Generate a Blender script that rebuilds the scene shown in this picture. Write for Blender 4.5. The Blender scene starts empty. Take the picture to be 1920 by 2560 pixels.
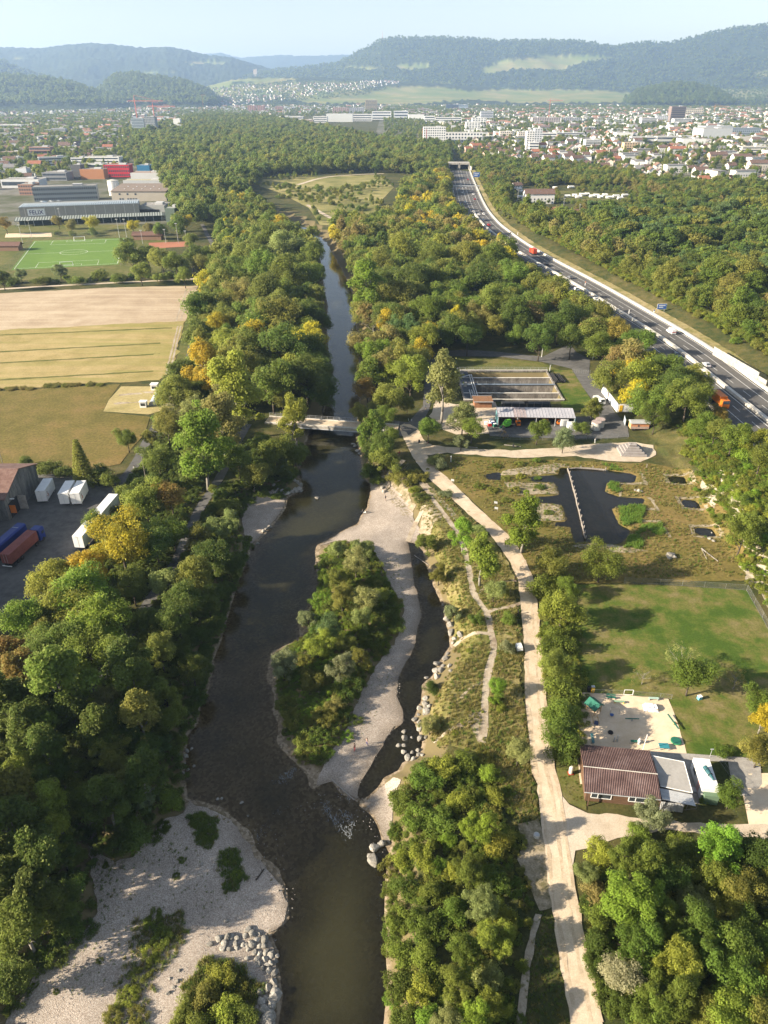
import bpy, bmesh, math, random
import numpy as np
from mathutils import Vector, Matrix
from mathutils.geometry import delaunay_2d_cdt
random.seed(7); RNG = np.random.default_rng(7)
S = bpy.context.scene; COL = S.collection
# ------------------------------------------------------------------ camera, sky, sun, exposure
CAM_H = 95.0; FOC = 1777.0; PITCH = math.atan((1280 - 222) / FOC)
cd = bpy.data.cameras.new('camera'); cam = bpy.data.objects.new('camera', cd); COL.objects.link(cam)
cd.sensor_fit = 'VERTICAL'; cd.sensor_height = 24.0; cd.lens = 24.0 * FOC / 2560
cd.clip_start = 0.5; cd.clip_end = 60000
cam.location = (0, 0, CAM_H); cam.rotation_euler = (math.pi / 2 - PITCH, 0, 0); S.camera = cam
SUN_EL = math.radians(23); SUN_AZ = math.radians(15)      # light travels towards +x, a little towards +y
wd = bpy.data.worlds.new('World'); S.world = wd; wd.use_nodes = True
wn = wd.node_tree; bg = wn.nodes['Background']
sky = wn.nodes.new('ShaderNodeTexSky'); sky.sky_type = 'NISHITA'; sky.sun_disc = False
sky.sun_elevation = SUN_EL; sky.sun_rotation = math.atan2(-math.cos(SUN_AZ), -math.sin(SUN_AZ))
sky.altitude = 300; sky.air_density = 1.0; sky.dust_density = 1.0; sky.ozone_density = .5
shs = wn.nodes.new('ShaderNodeHueSaturation'); shs.inputs['Saturation'].default_value = .62; wn.links.new(sky.outputs[0], shs.inputs['Color']); wn.links.new(shs.outputs[0], bg.inputs[0]); bg.inputs[1].default_value = 0.06
sd = bpy.data.lights.new('sun', 'SUN'); sun = bpy.data.objects.new('sun', sd); COL.objects.link(sun)
sd.energy = 5.0; sd.angle = math.radians(0.53); sd.color = (1.0, 0.87, 0.68)
_d = Vector((math.cos(SUN_AZ) * math.cos(SUN_EL), math.sin(SUN_AZ) * math.cos(SUN_EL), -math.sin(SUN_EL)))
sun.rotation_euler = _d.to_track_quat('-Z', 'Y').to_euler(); sun.location = (-60, -20, 200)
S.view_settings.view_transform = 'Standard'; S.view_settings.look = 'None'
S.view_settings.exposure = 1.72; S.view_settings.gamma = 1.0; S.view_settings.use_curve_mapping = False
S.render.engine = 'CYCLES'
cy = S.cycles
cy.use_denoising = True; cy.denoiser = 'OPENIMAGEDENOISE'
try: cy.denoising_input_passes = 'RGB_ALBEDO_NORMAL'; cy.denoising_prefilter = 'ACCURATE'
except Exception: pass
cy.max_bounces = 5; cy.diffuse_bounces = 3; cy.glossy_bounces = 2; cy.transmission_bounces = 3
cy.transparent_max_bounces = 8; cy.volume_bounces = 1; cy.sample_clamp_indirect = 4.0
cy.caustics_reflective = False; cy.caustics_refractive = False
S.render.use_persistent_data = False

# ------------------------------------------------------------------ helpers
def P(px, py, z=0.0):
    """ground point (x, y, z) under a point of the photograph (1920 x 2560) at height z"""
    u = (px - 960) / FOC; v = (1280 - py) / FOC
    dy = math.cos(PITCH) + v * math.sin(PITCH); dz = -math.sin(PITCH) + v * math.cos(PITCH)
    t = (z - CAM_H) / dz
    return (u * t, dy * t, z)
def PL(pts, z=0.0): return [P(a, b, z)[:2] for a, b in pts]
def depth_of(x, y, z=0.0): return y * math.cos(PITCH) - (z - CAM_H) * math.sin(PITCH)
def pix(x, y, z):
    x = np.asarray(x, float); y = np.asarray(y, float); z = np.asarray(z, float)
    d = y * math.cos(PITCH) - (z - CAM_H) * math.sin(PITCH); up = y * math.sin(PITCH) + (z - CAM_H) * math.cos(PITCH)
    return 960 + FOC * x / d, 1280 - FOC * up / d
def sdf(poly, X, Y):
    """signed distance, negative inside"""
    X = np.asarray(X, float); Y = np.asarray(Y, float)
    d = np.full(X.shape, 1e18); ins = np.zeros(X.shape, bool); n = len(poly)
    for i in range(n):
        ax, ay = poly[i]; bx, by = poly[(i + 1) % n]; ex, ey = bx - ax, by - ay
        L = ex * ex + ey * ey
        if L < 1e-12: continue
        t = np.clip(((X - ax) * ex + (Y - ay) * ey) / L, 0, 1)
        d = np.minimum(d, (X - ax - t * ex) ** 2 + (Y - ay - t * ey) ** 2)
        c = (ay > Y) != (by > Y)
        if ey != 0: ins ^= c & (X < ex * (Y - ay) / ey + ax)
    d = np.sqrt(d); return np.where(ins, -d, d)
def line_dist(pl, X, Y):
    d = np.full(np.shape(X), 1e18)
    for (ax, ay), (bx, by) in zip(pl[:-1], pl[1:]):
        ex, ey = bx - ax, by - ay; L = ex * ex + ey * ey + 1e-12
        t = np.clip(((X - ax) * ex + (Y - ay) * ey) / L, 0, 1)
        d = np.minimum(d, (X - ax - t * ex) ** 2 + (Y - ay - t * ey) ** 2)
    return np.sqrt(d)
def resample(pl, step):
    out = []
    for (ax, ay), (bx, by) in zip(pl[:-1], pl[1:]):
        n = max(1, int(math.hypot(bx - ax, by - ay) / step))
        for i in range(n): out.append((ax + (bx - ax) * i / n, ay + (by - ay) * i / n))
    out.append(tuple(pl[-1])); return out
def smooth_line(pl, it=2):
    for _ in range(it):
        o = [pl[0]]
        for a, b in zip(pl[:-1], pl[1:]):
            o += [(a[0] * .75 + b[0] * .25, a[1] * .75 + b[1] * .25), (a[0] * .25 + b[0] * .75, a[1] * .25 + b[1] * .75)]
        o.append(pl[-1]); pl = o
    return pl
def smooth_poly(pl, it=2):
    for _ in range(it):
        o = []
        for a, b in zip(pl, pl[1:] + pl[:1]):
            o += [(a[0] * .75 + b[0] * .25, a[1] * .75 + b[1] * .25), (a[0] * .25 + b[0] * .75, a[1] * .25 + b[1] * .75)]
        pl = o
    return pl
def offset_line(pl, d):
    out = []
    for i, p in enumerate(pl):
        a = pl[max(0, i - 1)]; b = pl[min(len(pl) - 1, i + 1)]
        ex, ey = b[0] - a[0], b[1] - a[1]; L = math.hypot(ex, ey) or 1
        out.append((p[0] - ey / L * d, p[1] + ex / L * d))
    return out
def lin(h):
    if not isinstance(h, str): return (*h[:3], 1.0)
    h = h.lstrip('#'); c = [int(h[i:i + 2], 16) / 255 for i in (0, 2, 4)]
    return tuple([x / 12.92 if x <= .04045 else ((x + .055) / 1.055) ** 2.4 for x in c] + [1.0])

# ------------------------------------------------------------------ materials
def _new(name):
    m = bpy.data.materials.new(name); m.use_nodes = True; nt = m.node_tree
    for n in list(nt.nodes): nt.nodes.remove(n)
    out = nt.nodes.new('ShaderNodeOutputMaterial'); return m, nt, out
def N(nt, t, **kw):
    n = nt.nodes.new(t)
    for k, v in kw.items():
        if k.startswith('i_'):
            key = k[2:]; key = int(key) if key.isdigit() else key.replace('_', ' ')
            n.inputs[key].default_value = v
        else: setattr(n, k, v)
    return n
def ramp(nt, cols, lo=.3, hi=.7):
    r = N(nt, 'ShaderNodeValToRGB'); e = r.color_ramp.elements
    e[0].position = lo; e[0].color = lin(cols[0]); e[1].position = hi; e[1].color = lin(cols[-1])
    for i, c in enumerate(cols[1:-1]):
        k = e.new(lo + (hi - lo) * (i + 1) / (len(cols) - 1)); k.color = lin(c)
    return r
def mix(nt, a, b, f, bt='MIX'):
    m = N(nt, 'ShaderNodeMix', data_type='RGBA', blend_type=bt); L = nt.links
    for s, v in ((0, f), (6, a), (7, b)):
        if isinstance(v, bpy.types.NodeSocket): L.new(v, m.inputs[s])
        elif s == 0: m.inputs[0].default_value = v
        else: m.inputs[s].default_value = lin(v)
    return m.outputs[2]
def mapr(nt, v, a, b, c=0., d=1.):
    m = N(nt, 'ShaderNodeMapRange'); nt.links.new(v, m.inputs[0])
    for i, x in enumerate((a, b, c, d)): m.inputs[i + 1].default_value = x
    return m.outputs[0]
def noise(nt, co, scale, detail=5, rough=.6, dist=0.):
    n = N(nt, 'ShaderNodeTexNoise', i_Scale=scale, i_Detail=detail, i_Roughness=rough, i_Distortion=dist)
    if co is not None: nt.links.new(co, n.inputs['Vector'])
    return n.outputs[0]
def coords(nt, space='world', scale=None, rot=0.):
    if space == 'world': o = N(nt, 'ShaderNodeNewGeometry').outputs['Position']
    else: o = N(nt, 'ShaderNodeTexCoord').outputs['Object']
    if scale or rot:
        m = N(nt, 'ShaderNodeMapping'); nt.links.new(o, m.inputs[0]); m.inputs['Rotation'].default_value = (0, 0, rot)
        if scale: m.inputs['Scale'].default_value = scale
        o = m.outputs[0]
    return o
def bump(nt, h, strength, dist=.1):
    b = N(nt, 'ShaderNodeBump', i_Strength=strength, i_Distance=dist); nt.links.new(h, b.inputs['Height']); return b.outputs[0]
_M = {}
def pmat(name, cols, scale=1., rough=.85, metal=0., detail=.5, dscale=None, bmp=0., bscale=None, space='object', stretch=None, rot=0., tint=False, spec=.3, lo=.3, hi=.7):
    """procedural surface: colour ramp over noise, finer dirt noise on top, optional fine relief"""
    if name in _M: return _M[name]
    m, nt, out = _new(name); L = nt.links
    co = coords(nt, space, stretch, rot)
    c = ramp(nt, cols if len(cols) > 1 else cols * 2, lo, hi); L.new(noise(nt, co, scale), c.inputs[0]); col = c.outputs[0]
    if detail:
        f = noise(nt, co, dscale or scale * 7, 3)
        col = mix(nt, col, (.5, .5, .5), mapr(nt, f, .25, .75, 0, 1), 'MULTIPLY') if False else mix(nt, col, ramp_gray(nt, f, detail), 1.0, 'MULTIPLY')
    if tint:
        oi = N(nt, 'ShaderNodeObjectInfo'); col = mix(nt, col, oi.outputs['Color'], 1.0, 'MULTIPLY')
    p = N(nt, 'ShaderNodeBsdfPrincipled', i_Roughness=rough, i_Metallic=metal); p.inputs['Specular IOR Level'].default_value = spec
    L.new(col, p.inputs['Base Color'])
    if bmp: L.new(bump(nt, noise(nt, co, bscale or scale * 4, 4), bmp), p.inputs['Normal'])
    L.new(p.outputs[0], out.inputs[0]); _M[name] = m; return m
def ramp_gray(nt, f, amt):
    r = N(nt, 'ShaderNodeValToRGB'); e = r.color_ramp.elements; a = 1 - amt
    e[0].position = .3; e[0].color = (a, a, a, 1); e[1].position = .7; e[1].color = (1, 1, 1, 1)
    nt.links.new(f, r.inputs[0]); return r.outputs[0]
def plain(name, col, rough=.6, metal=0., tint=False, detail=.2, scale=2.): return pmat(name, [col, col], scale, rough, metal, detail, tint=tint)

# ------------------------------------------------------------------ mesh building
class MB:
    def __init__(s): s.v = []; s.f = []
    def add(s, vs, fs):
        k = len(s.v); s.v += [tuple(p) for p in vs]; s.f += [tuple(i + k for i in f) for f in fs]; return s
    def box(s, c, d, rz=0., taper=1.):
        """box with base centre c and size d"""
        x, y, z = c; a, b, h = d[0] / 2, d[1] / 2, d[2]; cs, sn = math.cos(rz), math.sin(rz)
        vs = []
        for zz, t in ((0, 1), (h, taper)):
            for u, w in ((-a, -b), (a, -b), (a, b), (-a, b)):
                vs.append((x + (u * cs - w * sn) * t, y + (u * sn + w * cs) * t, z + zz))
        return s.add(vs, [(3, 2, 1, 0), (4, 5, 6, 7), (0, 1, 5, 4), (1, 2, 6, 5), (2, 3, 7, 6), (3, 0, 4, 7)])
    def prism(s, poly, z0, z1):
        n = len(poly); vs = [(p[0], p[1], z0) for p in poly] + [(p[0], p[1], z1) for p in poly]
        return s.add(vs, [tuple(range(n))[::-1], tuple(range(n, 2 * n))] + [(i, (i + 1) % n, n + (i + 1) % n, n + i) for i in range(n)])
    def tube(s, p, q, r0, r1=None, n=8):
        r1 = r0 if r1 is None else r1; p, q = Vector(p), Vector(q); ax = (q - p).normalized()
        u = ax.orthogonal().normalized(); w = ax.cross(u); vs = []
        for c, r in ((p, r0), (q, r1)):
            for i in range(n):
                a = 2 * math.pi * i / n; vs.append(c + (u * math.cos(a) + w * math.sin(a)) * r)
        return s.add(vs, [tuple(range(n))[::-1], tuple(range(n, 2 * n))] + [(i, (i + 1) % n, n + (i + 1) % n, n + i) for i in range(n)])
    def lathe(s, c, prof, n=12):
        vs = []; k = len(prof)
        for r, z in prof:
            for i in range(n):
                a = 2 * math.pi * i / n; vs.append((c[0] + r * math.cos(a), c[1] + r * math.sin(a), c[2] + z))
        fs = [(j * n + i, j * n + (i + 1) % n, (j + 1) * n + (i + 1) % n, (j + 1) * n + i) for j in range(k - 1) for i in range(n)]
        return s.add(vs, fs + [tuple(range(n))[::-1], tuple(range((k - 1) * n, k * n))])
    def quad(s, a, b, c, d): return s.add([a, b, c, d], [(0, 1, 2, 3)])
    def extrude_y(s, prof, y0, y1):
        """profile in (x, z) swept along y"""
        n = len(prof); vs = [(x, y0, z) for x, z in prof] + [(x, y1, z) for x, z in prof]
        return s.add(vs, [tuple(range(n)), tuple(range(n, 2 * n))[::-1]] + [(i, n + i, n + (i + 1) % n, (i + 1) % n) for i in range(n)])
    def mesh(s, name='m', smooth=False):
        m = bpy.data.meshes.new(name); m.from_pydata(s.v, [], s.f); m.update()
        if smooth: m.polygons.foreach_set('use_smooth', [True] * len(m.polygons))
        return m
def npmesh(name, V, F, attrs=None, smooth=False):
    """numpy mesh of quads or triangles"""
    m = bpy.data.meshes.new(name); V = np.asarray(V, np.float32); F = np.asarray(F, np.int32); k = F.shape[1]
    m.vertices.add(len(V)); m.vertices.foreach_set('co', V.ravel())
    m.loops.add(F.size); m.loops.foreach_set('vertex_index', F.ravel())
    m.polygons.add(len(F)); m.polygons.foreach_set('loop_start', np.arange(0, F.size, k, dtype=np.int32))
    if smooth: m.polygons.foreach_set('use_smooth', np.ones(len(F), bool))
    m.update(calc_edges=True)
    for nm, a in (attrs or {}).items():
        at = m.attributes.new(nm, 'FLOAT', 'POINT'); at.data.foreach_set('value', np.asarray(a, np.float32))
    return m
def obj(name, data, material=None, parent=None, loc=None, rz=None, color=None):
    if isinstance(data, MB): data = data.mesh(name)
    o = bpy.data.objects.new(name, data); COL.objects.link(o)
    if material is not None and not len(data.materials): data.materials.append(material)
    if parent is not None: o.parent = parent
    if loc is not None: o.location = loc
    if rz is not None: o.rotation_euler = (0, 0, rz)
    if color is not None: o.color = lin(color)
    return o
def tag(o, label=None, cat=None, group=None, kind=None):
    for k, v in (('label', label), ('category', cat), ('group', group), ('kind', kind)):
        if v: o[k] = v
    return o
def thing(name, label, cat, loc=(0, 0, 0), rz=0., group=None):
    o = bpy.data.objects.new(name, None); COL.objects.link(o); o.location = loc; o.rotation_euler = (0, 0, rz)
    o.empty_display_size = .3
    return tag(o, label, cat, group)
def dup(root, loc, rz=None, label=None, group=None, scale=None, color=None):
    r = root.copy(); COL.objects.link(r); r.location = loc
    if rz is not None: r.rotation_euler = (0, 0, rz)
    if scale is not None: r.scale = scale
    if label: r['label'] = label
    if group: r['group'] = group
    if color is not None: r.color = lin(color)
    for ch in root.children:
        c = ch.copy(); COL.objects.link(c); c.parent = r
        if color is not None: c.color = lin(color)
        for g in ch.children:
            d = g.copy(); COL.objects.link(d); d.parent = c
            if color is not None: d.color = lin(color)
    return r
ORD = 'nearest second third fourth fifth sixth seventh eighth ninth tenth eleventh twelfth thirteenth fourteenth fifteenth sixteenth seventeenth eighteenth nineteenth twentieth'.split()
# ------------------------------------------------------------------ the lie of the land (all outlines are points of the place, found under the photograph)
WL = -3.0
LEFT_BANK = [(690, 2640), (692, 2560), (703, 2490), (694, 2420), (692, 2380), (672, 2340), (690, 2320), (718, 2300), (715, 2255), (703, 2214), (680, 2185), (650, 2150), (625, 2110), (594, 2068), (556, 2029), (513, 2018), (463, 2002), (456, 1940), (461, 1874), (467, 1836), (490, 1809), (498, 1766), (513, 1743), (521, 1705), (530, 1674), (531, 1651), (548, 1604), (563, 1554), (579, 1500), (592, 1458), (604, 1430), (617, 1394), (630, 1363), (652, 1344), (678, 1317), (694, 1297), (713, 1270), (717, 1243), (756, 1224), (752, 1205), (742, 1182), (750, 1165), (758, 1140), (762, 1110), (775, 1070), (806, 1040), (818, 1000), (818, 930), (820, 880), (816, 820), (818, 763), (808, 720), (806, 685), (800, 651), (790, 624), (778, 608), (760, 590), (735, 570), (700, 552), (680, 545)]
RIGHT_BANK = [(690, 538), (720, 548), (756, 562), (783, 578), (815, 600), (832, 631), (852, 665), (872, 705), (888, 747), (890, 786), (893, 840), (900, 913), (902, 980), (895, 1040), (890, 1090), (900, 1130), (904, 1155), (910, 1193), (925, 1209), (927, 1228), (923, 1247), (918, 1270), (906, 1286), (895, 1309), (856, 1328), (825, 1347), (794, 1363), (790, 1374), (790, 1413), (798, 1452), (790, 1500), (771, 1523), (748, 1562), (755, 1593), (730, 1608), (682, 1631), (671, 1697), (690, 1735), (686, 1770), (698, 1813), (702, 1855), (721, 1886), (752, 1917), (775, 1936), (787, 1963), (829, 1948), (856, 1979), (887, 1994), (910, 2002), (906, 2012), (933, 2033), (949, 2064), (958, 2095), (978, 2134), (968, 2199), (966, 2238), (964, 2288), (972, 2326), (970, 2384), (972, 2442), (970, 2500), (962, 2560), (960, 2640)]
SIDE = [(1014, 1355), (1026, 1401), (1033, 1459), (1053, 1535), (1041, 1577), (1033, 1616), (1007, 1666), (991, 1697), (991, 1739), (1003, 1778), (1007, 1801), (976, 1828), (949, 1870), (925, 1913), (900, 1951), (887, 1990), (905, 2010), (925, 1992), (950, 1966), (964, 1944), (999, 1928), (1010, 1909), (1053, 1886), (1061, 1851), (1045, 1820), (1034, 1801), (1045, 1774), (1057, 1747), (1057, 1712), (1084, 1689), (1103, 1654), (1130, 1616), (1126, 1593), (1118, 1558), (1107, 1508), (1095, 1481), (1084, 1459), (1068, 1413), (1060, 1378), (1040, 1358)]
W1 = PL(LEFT_BANK + RIGHT_BANK, WL); W2 = PL(SIDE, WL)
LOW = [PL(q, -2.6) for q in (
    [(925, 1205), (975, 1215), (1015, 1260), (1045, 1320), (1062, 1378), (1091, 1494), (1122, 1570), (1130, 1616), (1057, 1730), (1040, 1800), (1050, 1870), (960, 1950), (978, 2000), (980, 2130), (905, 2005), (870, 1990), (780, 1955), (690, 1850), (672, 1690), (760, 1570), (796, 1440), (790, 1365), (900, 1300)],
    [(463, 2002), (455, 2033), (413, 2053), (340, 2145), (293, 2165), (247, 2141), (230, 2060), (225, 2176), (235, 2230), (239, 2288), (204, 2338), (123, 2388), (77, 2446), (54, 2500), (31, 2539), (0, 2640), (690, 2640), (690, 2400), (660, 2320), (715, 2280), (600, 2080)],
    [(600, 1300), (612, 1255), (640, 1232), (690, 1228), (717, 1243), (713, 1270), (678, 1317), (630, 1370), (605, 1340)])]
SHOAL = PL([(620, 1600), (690, 1840), (890, 1995), (960, 2100), (860, 2200), (740, 2340), (620, 2120), (470, 2000), (480, 1860), (540, 1700)], -3.)
ISLAND = PL([(796, 1375), (850, 1350), (935, 1362), (955, 1410), (985, 1470), (1020, 1530), (1015, 1570), (985, 1620), (940, 1670), (905, 1740), (880, 1800), (850, 1870), (800, 1925), (760, 1905), (715, 1850), (690, 1740), (685, 1650), (770, 1570), (800, 1480)], -2.5)
POND = PL([(1419, 1166), (1511, 1172), (1596, 1184), (1589, 1207), (1519, 1205), (1515, 1228), (1550, 1240), (1617, 1243), (1610, 1260), (1531, 1270), (1550, 1309), (1581, 1324), (1558, 1363), (1465, 1353), (1434, 1361), (1421, 1317), (1385, 1317), (1383, 1301), (1414, 1299), (1402, 1261), (1338, 1257), (1338, 1238), (1395, 1235), (1387, 1207), (1325, 1205), (1325, 1187), (1391, 1184), (1396, 1166)])
PONDS = [POND, PL([(1208, 1182), (1256, 1176), (1260, 1202), (1216, 1199)]), PL([(1668, 1188), (1721, 1190), (1726, 1210), (1676, 1207)]), PL([(1698, 1246), (1749, 1248), (1760, 1272), (1711, 1268)]), PL([(1733, 1316), (1783, 1318), (1799, 1342), (1742, 1338)])]
TANK = PL([(1147, 928), (1376, 928), (1393, 1003), (1143, 1003)])          # old settling tanks
TX0, TX1 = 28.5, 63.5; TY0, TY1 = 236.5, 266.5
MWZ = 4.0
_med = [(1148, 425), (1153, 445.5), (1162, 475), (1172, 506.6), (1183, 530), (1195, 547), (1208, 563), (1226.6, 578.7), (1253, 600.6), (1277, 618), (1323, 647), (1367, 672), (1432, 708.5), (1497, 747.6), (1569, 793), (1632, 832), (1710, 885.5), (1788, 949.6), (1864, 1010), (1916, 1051.6), (1975, 1100), (2040, 1160)]
MED = smooth_line(PL(_med, MWZ), 2)
MW_L = offset_line(MED, -13.2); MW_R = offset_line(MED, 13.2)   # sides of the motorway (left as seen from the camera first)
if np.mean([p[0] for p in MW_L]) > np.mean([p[0] for p in MW_R]): MW_L, MW_R = MW_R, MW_L
MWPOLY = MW_L + MW_R[::-1]
ML_ = resample(MED, 5.); SG_ = 1 if offset_line(MED, 5)[-1][0] > MED[-1][0] else -1
def vnoise(x, y, s, seed=0):
    """cheap smooth value noise"""
    x = np.asarray(x, float) / s; y = np.asarray(y, float) / s
    xi = np.floor(x).astype(np.int64); yi = np.floor(y).astype(np.int64); fx = x - xi; fy = y - yi
    fx = fx * fx * (3 - 2 * fx); fy = fy * fy * (3 - 2 * fy)
    def h(a, b):
        n = (a * 374761393 + b * 668265263 + seed * 1274126177) & 0x7fffffff
        n = ((n ^ (n >> 13)) * 1274126177) & 0x7fffffff
        return ((n ^ (n >> 16)) & 0xffff) / 65535.0
    return (h(xi, yi) * (1 - fx) + h(xi + 1, yi) * fx) * (1 - fy) + (h(xi, yi + 1) * (1 - fx) + h(xi + 1, yi + 1) * fx) * fy
def zt(x, y):
    """height of the ground"""
    x = np.atleast_1d(np.asarray(x, float)); y = np.atleast_1d(np.asarray(y, float)); sh = x.shape; x = x.ravel(); y = y.ravel()
    z = np.zeros(x.shape)
    m = (x > -150) & (x < 70) & (y > 15) & (y < 820)
    if m.any():
        X, Y = x[m], y[m]
        dw = np.minimum(sdf(W1, X, Y), sdf(W2, X, Y)); dl = dw.copy()
        for q in LOW: dl = np.minimum(dl, sdf(q, X, Y))
        dl = np.maximum(dl, 0)
        wob = (vnoise(X, Y, 3.1, 3) - .5) * .5 + (vnoise(X, Y, 1.1, 4) - .5) * .2
        di = -sdf(ISLAND, X, Y)
        land = WL + .10 + .075 * np.clip(dw, 0, 9) + .55 * dl + wob * np.clip(dw, 0, 2) * .12 + .25 * np.clip(di, 0, 4)
        shal = np.clip(.5 - sdf(SHOAL, X, Y) / 6., 0, 1)
        bed = WL + .10 - np.minimum(.22 * -dw, 1.25) * (.55 + .75 * vnoise(X, Y, 17, 5)) * (1 - shal * (.45 + .5 * vnoise(X, Y, 6, 6))) + wob * .12
        z[m] = np.where(dw > 0, np.minimum(land, 0 + wob * .15), bed)
    m = (x > 20) & (x < 110) & (y > 130) & (y < 215)
    if m.any():
        X, Y = x[m], y[m]; d = np.full(X.shape, 1e9)
        for q in PONDS: d = np.minimum(d, sdf(q, X, Y))
        w_ = np.interp(Y, [150, 205], [58.5, 55.5]); z[m] = np.minimum(z[m], np.clip(d * .5 - .1, np.where(X < w_, -.36, -.95), .0))
    m = (x > TX0 + .3) & (x < TX1 - .3) & (y > TY0 + .3) & (y < TY1 - .3)
    z[m] = -3.2
    m = (y < 1150) & (x > 0) & (x < 260)
    if m.any():
        X, Y = x[m], y[m]; d = sdf(MWPOLY, X, Y)
        right = X > np.interp(Y, [p[1] for p in MED][::-1], [p[0] for p in MED][::-1])
        steep = np.where(Y < 230, .42, .8)
        h = np.where(right, np.minimum(MWZ + np.clip((d - 6) * .25, 0, 2.), MWZ + 2 - (d - 20) * .3), MWZ - steep * np.clip(d - 1.5, 0, 99))
        bank = np.clip((X - 84 - .0 * Y + (vnoise(X, Y, 9, 8) - .5) * 6) * .42, 0, 7.5) * np.clip((235 - Y) / 25, 0, 1) * np.clip((Y - 118) / 20, 0, 1)
        h = np.where(Y < 235, np.maximum(np.where(d < 6, h, -9), np.minimum(bank + (vnoise(X, Y, 4, 9) - .5) * 1.2 * (bank > .6), MWZ + .4)), h)
        h = np.where(d < 1.5, MWZ, h) - .25 * (d < .5)
        h = h * np.clip((1150 - Y) / 120, 0, 1)
        z[m] = np.where(h > .02, np.maximum(z[m], h), z[m])
    return z.reshape(sh)
def z1(x, y): return float(zt([x], [y])[0])
# ------------------------------------------------------------------ ground materials
def ground_mat(name, cols, scales=(.03, .35, 3.), rough=.95, bmp=.4, bs=6., lo=.39, hi=.61, fine=.55, streak=None):
    if name in _M: return _M[name]
    m, nt, out = _new(name); L = nt.links; co = coords(nt, 'world')
    a = noise(nt, co, scales[0], 6, .62); b = noise(nt, co, scales[1], 5, .6); c = noise(nt, co, scales[2], 4, .65)
    s = N(nt, 'ShaderNodeMath', operation='MULTIPLY_ADD', i_1=.45); L.new(b, s.inputs[0])
    t = N(nt, 'ShaderNodeMath', operation='MULTIPLY', i_1=.55); L.new(a, t.inputs[0]); L.new(t.outputs[0], s.inputs[2])
    r = ramp(nt, cols, lo, hi); L.new(s.outputs[0], r.inputs[0]); col = mix(nt, r.outputs[0], ramp_gray(nt, c, fine), 1., 'MULTIPLY')
    if streak:
        ang, sc, amt, cc = streak
        co2 = coords(nt, 'world', (.012, sc, 1), ang); col = mix(nt, col, cc, mapr(nt, noise(nt, co2, 1., 3, .5), .45, .62, 0, amt))
    p = N(nt, 'ShaderNodeBsdfPrincipled', i_Roughness=rough); p.inputs['Specular IOR Level'].default_value = .15
    L.new(col, p.inputs['Base Color'])
    if bmp: L.new(bump(nt, noise(nt, co, bs, 4, .7), bmp, .12), p.inputs['Normal'])
    L.new(p.outputs[0], out.inputs[0]); _M[name] = m; return m
def rgb(r, g, b): return (r, g, b)
GRASSY = ground_mat('ground_grass_and_earth', [(.028, .042, .012), (.055, .068, .020), (.105, .095, .034), (.15, .125, .06)], (.035, .3, 2.2))
def gravel_mat(name, cols, vs=2.2, wet=False):
    if name in _M: return _M[name]
    m, nt, out = _new(name); L = nt.links; co = coords(nt, 'world')
    v = N(nt, 'ShaderNodeTexVoronoi', i_Scale=vs); L.new(co, v.inputs['Vector'])
    r = ramp(nt, cols, .15, .85); sep = N(nt, 'ShaderNodeSeparateColor'); L.new(v.outputs['Color'], sep.inputs[0]); L.new(sep.outputs[0], r.inputs[0])
    col = mix(nt, r.outputs[0], ramp_gray(nt, noise(nt, co, .12, 5, .65), .4), 1., 'MULTIPLY')
    col = mix(nt, col, ramp_gray(nt, noise(nt, co, 5., 3, .7), .3), 1., 'MULTIPLY')
    # a damp dark rim close to the water level
    g = N(nt, 'ShaderNodeSeparateXYZ'); L.new(co, g.inputs[0])
    col = mix(nt, col, (.13, .10, .065), mapr(nt, g.outputs[2], WL + .06, WL + .30, .75, 0.))
    p = N(nt, 'ShaderNodeBsdfPrincipled', i_Roughness=.9); p.inputs['Specular IOR Level'].default_value = .2; L.new(col, p.inputs['Base Color'])
    L.new(bump(nt, v.outputs['Distance'], .6, .08), p.inputs['Normal'])
    L.new(p.outputs[0], out.inputs[0]); _M[name] = m; return m
PEBBLE = gravel_mat('river_pebbles', [(.38, .31, .255), (.47, .395, .325), (.54, .46, .385), (.61, .53, .45)], 9.)
CHALKY = ground_mat('pale_limestone_gravel', [(.44, .36, .265), (.54, .45, .345), (.61, .52, .41)], (.05, .5, 5.), bmp=.25, bs=9., fine=.3)
TRACKED = ground_mat('packed_gravel_road', [(.48, .375, .26), (.58, .465, .335), (.64, .53, .395)], (.05, .4, 6.), bmp=.2, bs=9., fine=.28)
DIRT = ground_mat('dry_dirt', [(.26, .20, .14), (.42, .35, .26), (.50, .43, .34)], (.12, .8, 5.), fine=.35)
ASPH = ground_mat('old_asphalt', [(.085, .083, .082), (.12, .117, .113), (.15, .145, .14)], (.06, .6, 6.), bmp=.1, fine=.25)
ASPHD = ground_mat('motorway_asphalt', [(.095, .091, .088), (.115, .110, .105), (.135, .128, .12)], (.02, .3, 3.), bmp=.05, fine=.2)
LAWN = ground_mat('mown_lawn', [(.06, .105, .014), (.095, .13, .022), (.15, .145, .04), (.21, .175, .075)], (.05, .3, 2.5), bmp=.2, lo=.43, hi=.60, fine=.4)
SAND = ground_mat('play_sand', [(.60, .46, .31), (.66, .52, .37), (.70, .57, .42)], (.1, .7, 6.), bmp=.15, fine=.15)
TILLED = ground_mat('harrowed_field_soil', [(.35, .265, .18), (.43, .335, .23), (.50, .405, .29)], (.012, .1, 1.2), bmp=.4, bs=2.5, fine=.3, streak=(math.radians(-4), .35, .35, (.52, .43, .31)))
STUBBLE = ground_mat('mown_stubble_grass', [(.25, .205, .07), (.35, .275, .115), (.43, .335, .155)], (.012, .12, 1.4), bmp=.3, fine=.3, streak=(math.radians(-4), .22, .55, (.20, .20, .05)))
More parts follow.
